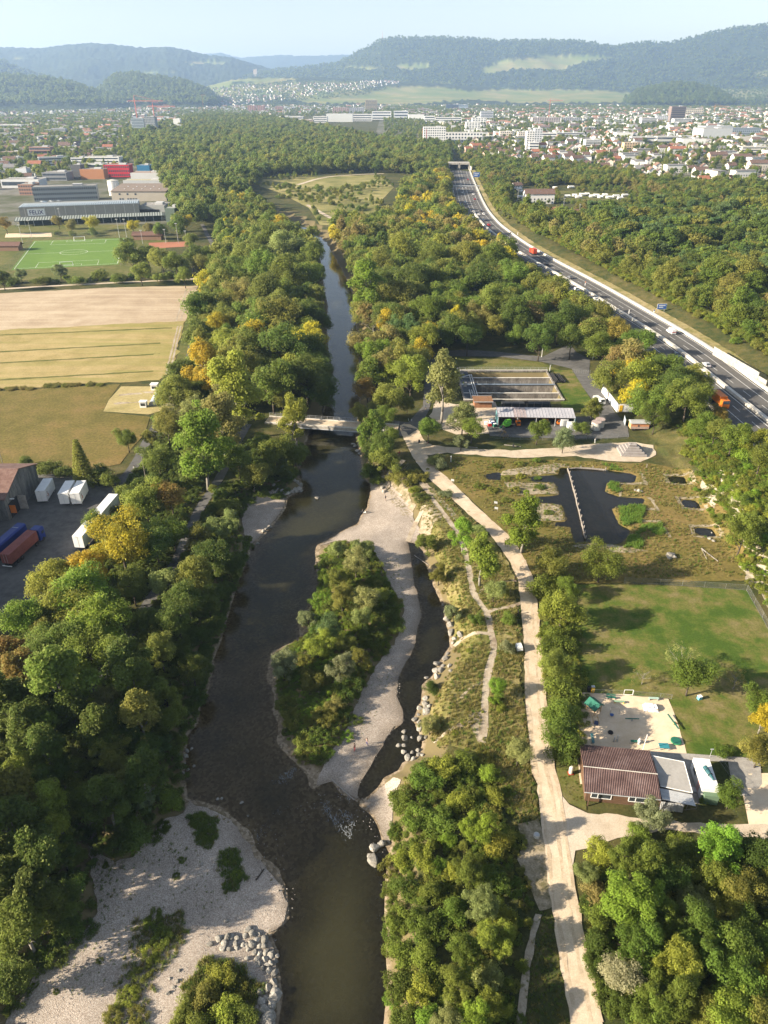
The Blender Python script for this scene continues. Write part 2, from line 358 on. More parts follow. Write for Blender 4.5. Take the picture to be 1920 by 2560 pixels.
MEADOW = ground_mat('tall_meadow_grass', [(.12, .11, .026), (.18, .145, .042), (.235, .165, .06)], (.02, .12, 1.3), bmp=.5, bs=2., fine=.45)
DRYMEADOW = ground_mat('dry_pasture', [(.24, .21, .075), (.36, .30, .13), (.44, .36, .175)], (.015, .08, .8), fine=.3)
VERGE = ground_mat('verge_grass', [(.08, .10, .02), (.13, .135, .035), (.19, .165, .065)], (.05, .3, 2.), fine=.4)
TURF = ground_mat('sports_turf', [(.105, .185, .035), (.13, .215, .042)], (.03, .2, 2.), bmp=.05, fine=.12)
PAVE = ground_mat('concrete_paving', [(.27, .25, .23), (.36, .34, .31)], (.3, 1.2, 7.), bmp=.1, fine=.25)
STONY = ground_mat('stony_bank', [(.17, .15, .075), (.34, .28, .19), (.46, .39, .29)], (.2, .9, 4.), fine=.45)
CLAY = ground_mat('red_clay', [(.33, .135, .085), (.38, .165, .10)], (.05, .5, 3.), fine=.15)
CLIFF = ground_mat('bare_gravel_slope', [(.30, .25, .17), (.50, .43, .33), (.60, .53, .42)], (.15, .8, 4.), bmp=.6, fine=.4)

# ------------------------------------------------------------------ the ground: one sheet to the horizon
def axis(lo, hi, fine, a, b, g=1.07, cap=260.):
    xs = list(np.arange(a, b + fine * .5, fine)); st = fine
    x = xs[-1]
    while x < hi: st = min(st * g, cap); x += st; xs.append(x)
    st = fine; x = xs[0]; pre = []
    while x > lo: st = min(st * g, cap); x -= st; pre.append(x)
    return np.array(pre[::-1] + xs)
gx = axis(-15000, 15000, .62, -62, 108); gy = np.concatenate([axis(-600, 205, .55, 36, 205)[:-1], axis(205, 24000, .9, 205, 300)])
GX, GY = np.meshgrid(gx, gy); GZ = zt(GX, GY)
GZ = GZ + (vnoise(GX, GY, 2.3, 11) - .5) * .10 * (np.abs(GX) < 120) * (GY < 300) * (GZ > -.01)
GZ -= .06
_zt_exact = zt
def zt(x, y):
    """height of the ground, read off the sheet"""
    x = np.atleast_1d(np.asarray(x, float)); y = np.atleast_1d(np.asarray(y, float))
    i = np.clip(np.searchsorted(gx, x) - 1, 0, len(gx) - 2); j = np.clip(np.searchsorted(gy, y) - 1, 0, len(gy) - 2)
    u = (x - gx[i]) / (gx[i + 1] - gx[i]); v = (y - gy[j]) / (gy[j + 1] - gy[j])
    return (GZ[j, i] * (1 - u) + GZ[j, i + 1] * u) * (1 - v) + (GZ[j + 1, i] * (1 - u) + GZ[j + 1, i + 1] * u) * v + .06
nx, ny = len(gx), len(gy); idx = np.arange(nx * ny).reshape(ny, nx)
GF = np.stack([idx[:-1, :-1], idx[:-1, 1:], idx[1:, 1:], idx[1:, :-1]], -1).reshape(-1, 4)
gm = npmesh('ground', np.stack([GX, GY, GZ], -1).reshape(-1, 3), GF, smooth=True)
BED = gravel_mat('river_bed', [(.045, .038, .022), (.085, .066, .036), (.15, .115, .065), (.24, .20, .13)], 2.6)
def ground_sheet_mat():
    m, nt, out = _new('ground_sheet'); L = nt.links; co = coords(nt, 'world')
    g = N(nt, 'ShaderNodeSeparateXYZ'); L.new(co, g.inputs[0])
    def src(cols, a, b, c, lo=.32, hi=.68):
        n1 = noise(nt, co, a, 6, .62); n2 = noise(nt, co, b, 5, .6); n3 = noise(nt, co, c, 4, .65)
        s = N(nt, 'ShaderNodeMath', operation='MULTIPLY_ADD', i_1=.45); L.new(n2, s.inputs[0])
        t = N(nt, 'ShaderNodeMath', operation='MULTIPLY', i_1=.55); L.new(n1, t.inputs[0]); L.new(t.outputs[0], s.inputs[2])
        r = ramp(nt, cols, lo, hi); L.new(s.outputs[0], r.inputs[0]); return mix(nt, r.outputs[0], ramp_gray(nt, n3, .5), 1., 'MULTIPLY')
    gr = src([(.030, .045, .012), (.055, .068, .020), (.11, .10, .034), (.17, .14, .066)], .04, .3, 2.2)
    v = N(nt, 'ShaderNodeTexVoronoi', i_Scale=2.4); L.new(co, v.inputs['Vector']); sp = N(nt, 'ShaderNodeSeparateColor'); L.new(v.outputs['Color'], sp.inputs[0])
    rb = ramp(nt, [(.19, .135, .06), (.27, .195, .09), (.35, .26, .13), (.46, .36, .22)], .1, .9); L.new(sp.outputs[0], rb.inputs[0])
    bed = mix(nt, rb.outputs[0], ramp_gray(nt, noise(nt, co, .13, 5, .6, .5), .75), 1., 'MULTIPLY')
    bed = mix(nt, bed, ramp_gray(nt, noise(nt, co, .045, 4, .55, .4), .6), 1., 'MULTIPLY')
    rp = ramp(nt, [(.15, .115, .075), (.22, .17, .115), (.30, .24, .17)], .15, .85); L.new(sp.outputs[1], rp.inputs[0])
    mud = mix(nt, gr, (.17, .135, .07), mapr(nt, g.outputs[2], -.34, -.14, .85, 0.))
    col = mix(nt, mix(nt, bed, rp.outputs[0], mapr(nt, g.outputs[2], WL - .5, WL - .05)), mud, mapr(nt, g.outputs[2], WL + .06, WL + .4))
    p = N(nt, 'ShaderNodeBsdfPrincipled', i_Roughness=.95); p.inputs['Specular IOR Level'].default_value = .15; L.new(col, p.inputs['Base Color'])
    L.new(bump(nt, noise(nt, co, 5., 4, .7), .5, .12), p.inputs['Normal']); L.new(p.outputs[0], out.inputs[0]); return m
tag(obj('ground', gm, ground_sheet_mat()), kind='structure')

# ------------------------------------------------------------------ sheets laid on the ground
def drape(name, poly, mat, dz=.02, spacing=None, wob=0., flat=None, kind='structure', seed=0):
    """a sheet over the outline `poly`, following the ground dz above it"""
    sp = spacing or 6.0
    pl = resample(list(poly) + [poly[0]], sp)[:-1]
    if wob:
        A = np.array(pl); q = wob * 3
        A = A + np.column_stack([vnoise(A[:, 0], A[:, 1], q, 21 + seed) - .5, vnoise(A[:, 0], A[:, 1], q, 22 + seed) - .5]) * wob * 2; pl = [tuple(r) for r in A]
    pts = [Vector(p) for p in pl]; n = len(pts)
    if spacing:
        xs = [p[0] for p in pl]; ys = [p[1] for p in pl]
        X, Y = np.meshgrid(np.arange(min(xs), max(xs), sp), np.arange(min(ys), max(ys), sp)); X = X + (Y / sp % 2 > 1) * sp * .5
        k = sdf(pl, X, Y) < -sp * .45; pts += [Vector((a, b)) for a, b in zip(X[k], Y[k])]
    v, e, f, *_ = delaunay_2d_cdt(pts, [(i, (i + 1) % n) for i in range(n)], [], 1, 1e-4)
    V = np.array([(a[0], a[1]) for a in v]); z = (zt(V[:, 0], V[:, 1]) if flat is None else np.full(len(V), flat)) + dz
    m = bpy.data.meshes.new(name); m.from_pydata([(a, b, c) for (a, b), c in zip(V, z)], [], [tuple(q) for q in f]); m.update()
    if m.polygons and sum(p.normal.z for p in m.polygons) < 0: m.flip_normals()
    m.polygons.foreach_set('use_smooth', [True] * len(m.polygons))
    return tag(obj(name, m, mat), kind=kind)
def strip(name, line, width, mat, dz=.03, step=1.5, wob=0., z=None, kind='structure', smooth=2):
    """a band of constant width along a line on the ground"""
    pl = resample(smooth_line(list(line), smooth), step); a = offset_line(pl, width / 2); b = offset_line(pl, -width / 2)
    if wob:
        def j(q, s):
            A = np.array(q); return [tuple(r) for r in A + np.column_stack([vnoise(A[:, 0], A[:, 1], 1.7, s) - .5, vnoise(A[:, 0], A[:, 1], 1.7, s + 1) - .5]) * wob]
        a = j(a, 31); b = j(b, 41)
    V = np.array([p for ab in zip(a, b) for p in ab]); zz = (zt(V[:, 0], V[:, 1]) if z is None else np.full(len(V), z)) + dz
    n = len(pl); F = [(2 * i, 2 * i + 1, 2 * i + 3, 2 * i + 2) for i in range(n - 1)]
    m = npmesh(name, np.column_stack([V, zz]), F)
    if m.polygons[0].normal.z < 0: m.flip_normals()
    return tag(obj(name, m, mat), kind=kind)
# river gravel
for _a, _b in (((0, 880), (400, 858)), ((0, 908), (400, 885)), ((0, 950), (385, 928)), ((0, 838), (430, 820))): strip('unmown_strip', PL([_a, _b]), 1.5, VERGE, .07, 3., .9, smooth=0)
for _a, _b in (((452, 800), (476, 722)), ((440, 803), (466, 722)), ((425, 930), (452, 815)), ((415, 935), (445, 815))): strip('tractor_track', PL([_a, _b]), .7, DIRT, .065, 2., .3, smooth=0)
drape('gravel_bar', PL([(470, 2004), (455, 2033), (413, 2053), (340, 2145), (293, 2165), (249, 2141), (244, 2060), (230, 2060), (228, 2176), (235, 2230), (239, 2288), (204, 2338), (123, 2388), (77, 2446), (54, 2500), (31, 2539), (0, 2620), (660, 2620), (690, 2400), (668, 2334), (690, 2318), (716, 2298), (713, 2258), (700, 2216), (677, 2188), (647, 2152), (622, 2112), (591, 2071), (553, 2033), (512, 2022)], -2.7), PEBBLE, .05, .8, .5)
drape('gravel_beach', PL([(925, 1207), (960, 1200), (990, 1225), (1020, 1265), (1045, 1320), (1052, 1360), (1018, 1352), (1028, 1400), (1036, 1459), (1055, 1535), (1043, 1577), (1035, 1616), (1009, 1666), (993, 1697), (993, 1739), (1005, 1778), (1005, 1803), (975, 1831), (951, 1872), (927, 1915), (902, 1951), (888, 1992), (856, 1977), (829, 1950), (790, 1960), (800, 1925), (850, 1860), (880, 1795), (905, 1735), (940, 1665), (985, 1612), (1008, 1560), (1010, 1525), (980, 1470), (948, 1410), (925, 1368), (850, 1350), (797, 1364), (828, 1346), (858, 1327), (897, 1308), (908, 1285), (920, 1269), (925, 1246), (929, 1227)], -2.7), PEBBLE, .05, .8, .35)
drape('gravel_bar', PL([(905, 2006), (930, 1988), (958, 1962), (985, 1945), (1000, 1960), (985, 2010), (980, 2060), (975, 2110), (960, 2098), (951, 2066), (935, 2035)], -2.7), PEBBLE, .05, .7, .3)
drape('gravel_beach', PL([(606, 1300), (614, 1258), (640, 1235), (685, 1230), (712, 1243), (708, 1268), (690, 1294), (675, 1312), (648, 1340), (628, 1360), (608, 1335)], -2.7), PEBBLE, .05, .7, .3)
# river water with its depth
def water_sheet():
    xs = np.arange(-92, 42, .8); ys = np.concatenate([np.arange(34, 230, .8), np.arange(230, 700, 2.)])
    X, Y = np.meshgrid(xs, ys); D = WL - (zt(X, Y) - .06)
    ok = (D > -.9) & (np.minimum(sdf(W1, X, Y), sdf(W2, X, Y)) < 4)
    i = np.arange(X.size).reshape(X.shape)
    q = ok[:-1, :-1] | ok[:-1, 1:] | ok[1:, 1:] | ok[1:, :-1]
    F = np.stack([i[:-1, :-1], i[:-1, 1:], i[1:, 1:], i[1:, :-1]], -1)[q]
    use = np.unique(F); mp = np.zeros(X.size, int); mp[use] = np.arange(len(use))
    V = np.column_stack([X.ravel()[use], Y.ravel()[use], np.full(len(use), WL)])
    return npmesh('river', V, mp[F], {'depth': D.ravel()[use]}, True)
def water_mat(name, murk, k, ripple, rs=1.4):
    m, nt, out = _new(name); L = nt.links; co = coords(nt, 'world')
    at = N(nt, 'ShaderNodeAttribute', attribute_name='depth')
    a = N(nt, 'ShaderNodeMath', operation='MULTIPLY', i_1=-k); L.new(at.outputs['Fac'], a.inputs[0])
    e = N(nt, 'ShaderNodeMath', operation='EXPONENT'); L.new(a.outputs[0], e.inputs[0])
    tr = N(nt, 'ShaderNodeBsdfTransparent'); tr.inputs[0].default_value = (.80, .74, .58, 1)
    df = N(nt, 'ShaderNodeBsdfDiffuse'); df.inputs[0].default_value = lin(murk)
    b = N(nt, 'ShaderNodeMixShader'); L.new(e.outputs[0], b.inputs[0]); L.new(df.outputs[0], b.inputs[1]); L.new(tr.outputs[0], b.inputs[2])
    gl = N(nt, 'ShaderNodeBsdfGlossy', i_Roughness=.06); gl.inputs[0].default_value = (1, 1, 1, 1)
    bp = bump(nt, noise(nt, co, rs, 3, .6, .4), ripple, .05); L.new(bp, gl.inputs['Normal'])
    fr = N(nt, 'ShaderNodeFresnel', i_IOR=1.33); L.new(bp, fr.inputs['Normal'])
    x = N(nt, 'ShaderNodeMixShader'); L.new(fr.outputs[0], x.inputs[0]); L.new(b.outputs[0], x.inputs[1]); L.new(gl.outputs[0], x.inputs[2])
    L.new(x.outputs[0], out.inputs[0]); return m
tag(obj('river', water_sheet(), water_mat('river_water', (.050, .047, .022), .6, .2)), kind='structure')
PW = water_mat('pond_water', (.020, .019, .016), 1.6, .04, .8)
for q in PONDS:
    o = drape('pond', smooth_poly(q, 1), PW, 0, 1.2, flat=-.22)
    co = np.zeros(len(o.data.vertices) * 3); o.data.vertices.foreach_get('co', co); co = co.reshape(-1, 3)
    o.data.attributes.new('depth', 'FLOAT', 'POINT').data.foreach_set('value', (-.22 - (zt(co[:, 0], co[:, 1]) - .06)).astype(np.float32))
# fields and meadows on the west side
drape('harrowed_field', PL([(-260, 755), (0, 733), (300, 718), (494, 714), (478, 760), (462, 802), (0, 825), (-260, 838)]), TILLED, .03, 4., 1.2)
drape('stubble_field', PL([(-260, 838), (0, 825), (462, 802), (445, 880), (420, 935), (395, 952), (300, 955), (0, 974), (-260, 988)]), STUBBLE, .04, 4., 1.2)
drape('meadow', PL([(-200, 990), (0, 978), (300, 960), (268, 1005), (257, 1030), (375, 1042), (362, 1085), (330, 1120), (300, 1160), (240, 1172), (-60, 1165), (-200, 1170)]), MEADOW, .03)
drape('verge', PL([(494, 714), (516, 712), (458, 962), (425, 962), (446, 880), (463, 802)]), VERGE, .026)
drape('garden_plot', PL([(303, 966), (441, 966), (441, 1016), (372, 1036), (258, 1029), (272, 1000)]), DRYMEADOW, .038)
for q in ([(385, 968), (440, 966), (440, 1014), (412, 1014)], [(300, 985), (385, 978), (384, 984), (298, 990)], [(285, 1008), (375, 998), (374, 1004), (284, 1013)]):
    drape('bare_earth', PL(q), DIRT, .05, 2., .6)
strip('cycle_path', PL([(505, 560), (525, 600), (548, 640), (538, 665), (527, 700), (505, 762), (483, 845), (466, 935), (440, 1000), (400, 1050), (368, 1100), (345, 1150), (318, 1190), (270, 1230)]), 3.0, ASPH, .04)
strip('farm_track', PL([(-150, 732), (110, 716), (300, 706), (420, 701), (500, 697), (540, 690)]), 3.2, CHALKY, .045)
strip('woodland_path', PL([(620, 1060), (585, 1120), (565, 1165), (535, 1220), (501, 1266), (470, 1335), (444, 1401), (405, 1460), (370, 1508), (336, 1573), (285, 1651), (240, 1710), (204, 1747), (154, 1790), (85, 1870), (20, 1950), (-60, 2040)]), 2.6, ASPH, .04)
strip('woodland_path', PL([(215, 1905), (190, 1940), (165, 1965), (120, 2010)]), 1.6, DIRT, .05, wob=.3)
drape('lorry_yard', PL([(-160, 1640), (0, 1560), (100, 1512), (190, 1430), (250, 1330), (300, 1240), (280, 1205), (225, 1190), (110, 1185), (-40, 1200), (-250, 1260)]), ASPH, .035)
# main gravel road on the east bank, with the bridge head
ROAD_L = [(1430, 2600), (1428, 2554), (1403, 2423), (1388, 2326), (1373, 2230), (1363, 2134), (1351, 2037), (1342, 1960), (1330, 1930), (1326, 1874), (1319, 1816), (1315, 1759), (1312, 1690), (1311, 1624), (1305, 1546), (1295, 1450), (1273, 1401), (1246, 1363), (1211, 1320), (1172, 1286), (1126, 1243), (1076, 1201), (1037, 1151), (1018, 1116), (1003, 1085), (1000, 1064)]
ROAD_R = [(1015, 1056), (1045, 1072), (1060, 1100), (1084, 1116), (1118, 1131), (1068, 1139), (1087, 1166), (1134, 1209), (1180, 1255), (1230, 1301), (1280, 1344), (1312, 1400), (1332, 1450), (1342, 1527), (1349, 1604), (1357, 1681), (1363, 1759), (1373, 1836), (1382, 1913), (1396, 1990), (1411, 2056), (1423, 2153), (1434, 2230), (1450, 2307), (1469, 2384), (1481, 2461), (1504, 2554), (1515, 2600)]
drape('gravel_road', PL(ROAD_L + ROAD_R), TRACKED, .055, 1.2, .18)
drape('gravel_lane', PL([(1078, 1112), (1172, 1122), (1280, 1126), (1400, 1119), (1480, 1110), (1590, 1106), (1632, 1114), (1642, 1138), (1600, 1156), (1520, 1152), (1440, 1141), (1280, 1144), (1118, 1133), (1075, 1135)]), CHALKY, .05, 2., .4)
drape('forecourt', PL([(1392, 1975), (1420, 2010), (1465, 2032), (1569, 2042), (1670, 2050), (1800, 2062), (1940, 2058), (1940, 2100), (1800, 2090), (1680, 2075), (1573, 2085), (1496, 2112), (1442, 2124), (1428, 2165), (1405, 2060)]), CHALKY, .045, 1.5, .4)
drape('grass_corner', PL([(1388, 1900), (1450, 1895), (1462, 1990), (1470, 2028), (1420, 2008), (1398, 1980)]), VERGE, .03, 1.5, .3)
drape('bridge_approach', PL([(985, 1052), (1020, 1056), (1057, 1016), (1060, 977), (1064, 919), (1070, 893), (1100, 878), (1110, 886), (1099, 905), (1085, 977), (1072, 1027), (1046, 1072), (1020, 1090), (1000, 1090)]), ASPH, .047)
drape('access_road', PL([(1100, 878), (1160, 874), (1250, 880), (1357, 892), (1407, 868), (1425, 860), (1440, 880), (1475, 898), (1473, 935), (1508, 977), (1535, 1027), (1569, 1066), (1573, 1092), (1520, 1096), (1440, 1097), (1300, 1094), (1225, 1090), (1215, 1060), (1240, 1040), (1430, 1042), (1500, 1040), (1480, 1000), (1455, 965), (1434, 930), (1430, 922), (1357, 905), (1250, 892), (1110, 890)]), ASPH, .042)
drape('yard_gravel', PL([(1140, 1010), (1240, 1005), (1240, 1060), (1222, 1085), (1140, 1085), (1085, 1068), (1075, 1040), (1090, 1000)]), CHALKY, .03, 3., .6)
drape('mown_grass', PL([(1384, 925), (1430, 925), (1478, 1000), (1470, 1022), (1440, 1028), (1405, 1020)]), LAWN, .03)
drape('mown_grass', PL([(1130, 890), (1350, 905), (1400, 925), (1150, 925)]), VERGE, .02)
drape('pond_meadow', PL([(1060, 1150), (1120, 1140), (1640, 1160), (1720, 1180), (1800, 1250), (1870, 1350), (1890, 1450), (1440, 1460), (1345, 1460), (1290, 1360), (1180, 1250)]), MEADOW, .02, 1.2, .3)
for q in ([(1395, 1158), (1420, 1160), (1421, 1166), (1397, 1167), (1392, 1184), (1262, 1188), (1240, 1180), (1290, 1172)], [(1262, 1205), (1387, 1208), (1394, 1234), (1290, 1237), (1270, 1225)], [(1290, 1255), (1402, 1262), (1413, 1298), (1350, 1302), (1290, 1285)], [(1597, 1180), (1608, 1184), (1620, 1212), (1552, 1212), (1556, 1240), (1548, 1240), (1545, 1207), (1607, 1206)], [(1617, 1241), (1628, 1243), (1648, 1275), (1575, 1278), (1578, 1272), (1636, 1271)], [(1585, 1299), (1650, 1300), (1678, 1342), (1668, 1343), (1646, 1305), (1586, 1305)], [(1560, 1366), (1620, 1378), (1560, 1382), (1430, 1368), (1432, 1362), (1500, 1358)]):
    drape('stony_bank', PL(q), STONY, .05, .8, .45)
for c in PONDS[2:]:
    mx = sum(p[0] for p in c) / 4; my = sum(p[1] for p in c) / 4; out = [(mx + (x - mx) * 1.42, my + (y - my) * 1.42) for x, y in c]
    ins = [(mx + (x - mx) * 1.0, my + (y - my) * 1.0) for x, y in c]
    for i in range(4):
        j = (i + 1) % 4; drape('stony_bank', [out[i], out[j], ins[j], ins[i]], STONY, .045, 1., .3, seed=i)
for ln, w in (([(1010, 1150), (985, 1172), (962, 1188), (945, 1200)], 1.5), ([(1052, 1206), (1080, 1245), (1120, 1300), (1150, 1340), (1168, 1400), (1176, 1450), (1184, 1489), (1219, 1531), (1226, 1577), (1238, 1616), (1219, 1681), (1211, 1739), (1215, 1797), (1203, 1855)], 1.3), ([(1060, 1210), (1100, 1248), (1145, 1300)], 1.6), ([(1219, 1531), (1245, 1522), (1275, 1518), (1302, 1508)], .8), ([(1226, 1585), (1190, 1583), (1160, 1580), (1138, 1592)], .9), ([(1200, 1795), (1160, 1810), (1120, 1825), (1085, 1838)], .8), ([(1345, 2285), (1330, 2340), (1318, 2410), (1310, 2470), (1292, 2600)], .9), ([(1184, 1489), (1215, 1470), (1240, 1455), (1290, 1452)], .7), ([(1215, 1700), (1175, 1720), (1150, 1745)], .6), ([(1020, 1330), (1040, 1290), (1060, 1260)], 1.2)):
    strip('footpath', PL(ln), w, DIRT, .07, 1., .35)
for q in ([(1160, 1790), (1205, 1785), (1203, 1850), (1185, 1830)], [(1290, 2060), (1345, 2050), (1370, 2160), (1385, 2260), (1340, 2280), (1300, 2150)], [(960, 1195), (1010, 1180), (1035, 1240), (1030, 1290), (1000, 1260)], [(1060, 1250), (1110, 1270), (1080, 1330), (1050, 1310)]):
    drape('bare_earth', PL(q), STONY, .05, .7, .9)
_yl = [p[1] for p in ROAD_L][1:18]; _rr = sorted((p[1], p[0]) for p in ROAD_R[11:])
_cl = [((a + np.interp(c, [q[0] for q in _rr], [q[1] for q in _rr])) / 2, c) for a, c in ROAD_L[1:17]]
WHEEL = ground_mat('wheel_ruts', [(.45, .345, .235), (.535, .425, .30), (.60, .49, .36)], (.3, 1.2, 7.), bmp=.2, bs=9., fine=.3)
for _o in (-1.75, -.55, 1.15): strip('wheel_track', offset_line(smooth_line(PL(_cl), 1), _o), .5, WHEEL, .066, 1., .35)
BANKG = ground_mat('dry_bank_grass', [(.12, .125, .03), (.18, .17, .05), (.25, .215, .08), (.32, .265, .125)], (.09, .5, 2.5), fine=.45)
drape('dry_bank', PL([(1075, 1215), (1140, 1270), (1250, 1375), (1285, 1440), (1300, 1640), (1315, 1880), (1335, 2040), (1270, 2030), (1200, 1880), (1090, 1850), (1080, 1760), (1150, 1640), (1120, 1470), (1090, 1380), (1060, 1290)]), BANKG, .035, 1., .6)
for _q in ([(1790, 1190), (1830, 1180), (1850, 1250), (1890, 1330), (1920, 1300), (1990, 1370), (1990, 1450), (1900, 1420), (1840, 1310), (1800, 1250)], [(1760, 1195), (1800, 1230), (1790, 1260), (1750, 1225)], [(1850, 1400), (1930, 1400), (1990, 1480), (1930, 1500)]): drape('bare_slope', PL(_q, 2.), CLIFF, .08, .9, .8)
strip('motorway_verge', offset_line(ML_, SG_ * 17.4), 5.4, ground_mat('dry_verge', [(.16, .16, .045), (.30, .25, .11), (.40, .32, .17)], (.06, .4, 2.), fine=.35), .10, 3., .8, smooth=0)
# lawn, sand, paving by the club house
drape('lawn', PL([(1434, 1461), (1650, 1463), (1866, 1475), (1960, 1640), (1985, 1900), (1716, 1884), (1673, 1746), (1452, 1731), (1436, 1600)]), LAWN, .025, 3.)
drape('playground_sand', PL([(1454, 1731), (1557, 1737), (1671, 1747), (1690, 1800), (1718, 1884), (1628, 1900), (1560, 1960), (1450, 1960), (1436, 1790)]), SAND, .05, 1.5, .15)
drape('paved_strip', PL([(1626, 1880), (1715, 1884), (1850, 1893), (1900, 1900), (1905, 1960), (1880, 1990), (1835, 1990), (1820, 1905), (1760, 1903), (1760, 2010), (1660, 2010), (1630, 1905)]), PAVE, .075)
drape('sandy_yard', PL([(1845, 1940), (1905, 1930), (1985, 1930), (1985, 2070), (1870, 2060)]), SAND, .06, 2., .3)
# far pastures and sports ground
drape('dry_pasture', PL([(640, 449), (806, 441), (945, 437), (985, 468), (950, 505), (945, 530), (995, 552), (870, 566), (800, 562), (772, 520), (700, 482), (650, 466)]), ground_mat('pasture_grass', [(.14, .15, .04), (.26, .235, .085), (.37, .315, .14)], (.012, .06, .8), fine=.3), .05)
strip('pasture_path', PL([(960, 434), (880, 437), (806, 443), (745, 462)]), 5., CHALKY, .10)
strip('pasture_path', PL([(768, 512), (800, 530), (830, 547), (872, 567)]), 4., CHALKY, .10)
drape('sports_grass', PL([(-120, 705), (-120, 580), (40, 560), (330, 555), (420, 600), (400, 690), (300, 695)]), VERGE, .03)
drape('football_pitch', PL([(85, 602), (312, 595), (297, 661), (27, 676)]), TURF, .06)
drape('tennis_court', PL([(372, 607), (470, 604), (475, 616), (372, 622)]), CLAY, .06)
drape('sand_court', PL([(15, 584), (128, 582), (130, 592), (12, 594)]), SAND, .06)
for q in ([(1320, 524), (1400, 516), (1412, 532), (1330, 538)], [(1360, 543), (1432, 537), (1445, 548), (1375, 556)]): drape('tennis_court', PL(q), CLAY, .08)
drape('campsite', PL([(1280, 480), (1560, 474), (1570, 500), (1300, 510)]), VERGE, .05)
drape('town_ground', PL([(960, 268), (1990, 268), (1990, 475), (1560, 470), (1330, 410), (1230, 400), (1120, 372), (1000, 366), (940, 330)]), ground_mat('town_streets', [(.07, .08, .03), (.13, .13, .09), (.20, .19, .17)], (.01, .05, .3), bmp=0, fine=.3), .06)
drape('town_ground', PL([(-150, 330), (60, 320), (330, 330), (420, 480), (435, 560), (-200, 565)]), _M['town_streets'], .06)
strip('railway_ground', PL([(560, 284), (800, 280), (1080, 300)]), 30., _M['town_streets'], .07)
# ------------------------------------------------------------------ foliage
def leaf_mat(name, rough=.75, trans=.45, hue=.02, val=.5, inst=False):
    m, nt, out = _new(name); L = nt.links
    oi = N(nt, 'ShaderNodeObjectInfo'); at = N(nt, 'ShaderNodeAttribute', attribute_name='var')
    ia = N(nt, 'ShaderNodeAttribute', attribute_name='tint'); ia.attribute_type = 'INSTANCER'
    hs = N(nt, 'ShaderNodeHueSaturation'); L.new(ia.outputs['Color'] if inst else oi.outputs['Color'], hs.inputs['Color'])
    a = N(nt, 'ShaderNodeMath', operation='MULTIPLY_ADD', i_1=hue * 2); L.new(oi.outputs['Random'], a.inputs[0]); a.inputs[2].default_value = .5 - hue
    b = N(nt, 'ShaderNodeMath', operation='MULTIPLY_ADD', i_1=.010); L.new(at.outputs['Fac'], b.inputs[0]); L.new(a.outputs[0], b.inputs[2])
    L.new(b.outputs[0], hs.inputs['Hue']); hs.inputs['Saturation'].default_value = 1.
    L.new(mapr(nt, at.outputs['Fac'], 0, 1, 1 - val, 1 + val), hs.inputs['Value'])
    d = N(nt, 'ShaderNodeBsdfPrincipled', i_Roughness=rough); d.inputs['Specular IOR Level'].default_value = .12; L.new(hs.outputs[0], d.inputs['Base Color'])
    t = N(nt, 'ShaderNodeBsdfTranslucent'); L.new(mix(nt, hs.outputs[0], (.9, 1., .35), .25), t.inputs[0])
    x = N(nt, 'ShaderNodeMixShader', i_0=trans); L.new(d.outputs[0], x.inputs[1]); L.new(t.outputs[0], x.inputs[2]); L.new(x.outputs[0], out.inputs[0])
    return m
LEAF = leaf_mat('leaves'); LEAFI = leaf_mat('mass_leaves', inst=True); BARK = pmat('bark', [(.06, .045, .032), (.12, .10, .08)], 3., .95, bmp=.4)
PALEBARK = pmat('pale_bark', [(.22, .20, .17), (.34, .31, .27)], 3., .9, bmp=.3)
def unit(n, rng):
    v = rng.normal(size=(n, 3)); return v / np.linalg.norm(v, axis=1)[:, None]
def cards(C, Nn, size, rng, var, elong=1.35):
    """folded leaf clumps: a diamond of two triangles at every point"""
    n = len(C); t = unit(n, rng); u = np.cross(Nn, t); u /= np.linalg.norm(u, axis=1)[:, None] + 1e-9; w = np.cross(Nn, u)
    s = (size * rng.uniform(.6, 1.35, n))[:, None]
    V = np.empty((n, 4, 3)); V[:, 0] = C - u * s * elong * .5; V[:, 2] = C + u * s * elong * .5
    V[:, 1] = C + w * s * .5 + Nn * s * .22; V[:, 3] = C - w * s * .5 + Nn * s * .22
    b = np.arange(n)[:, None] * 4
    F = np.concatenate([b + [0, 1, 2], b + [0, 2, 3]], 0)
    return V.reshape(-1, 3), F, np.repeat(var, 4)
KIND = dict(  # unit height: centre z, rx, rz, clumps, clump radius lo/hi, leaf size, shape
    broad=(.56, .37, .43, 46, .085, .155, .024), oak=(.55, .44, .44, 60, .08, .14, .022), tall=(.55, .19, .46, 44, .06, .11, .022),
    willow=(.50, .44, .49, 60, .07, .13, .020), robinia=(.58, .38, .41, 80, .05, .105, .0165), pine=(.76, .27, .22, 26, .07, .12, .022),
    shrub=(.36, .62, .60, 34, .14, .26, .050), low=(.25, 1.1, .55, 46, .16, .30, .065), bare=(.5, .45, .48, 40, .05, .10, .016))
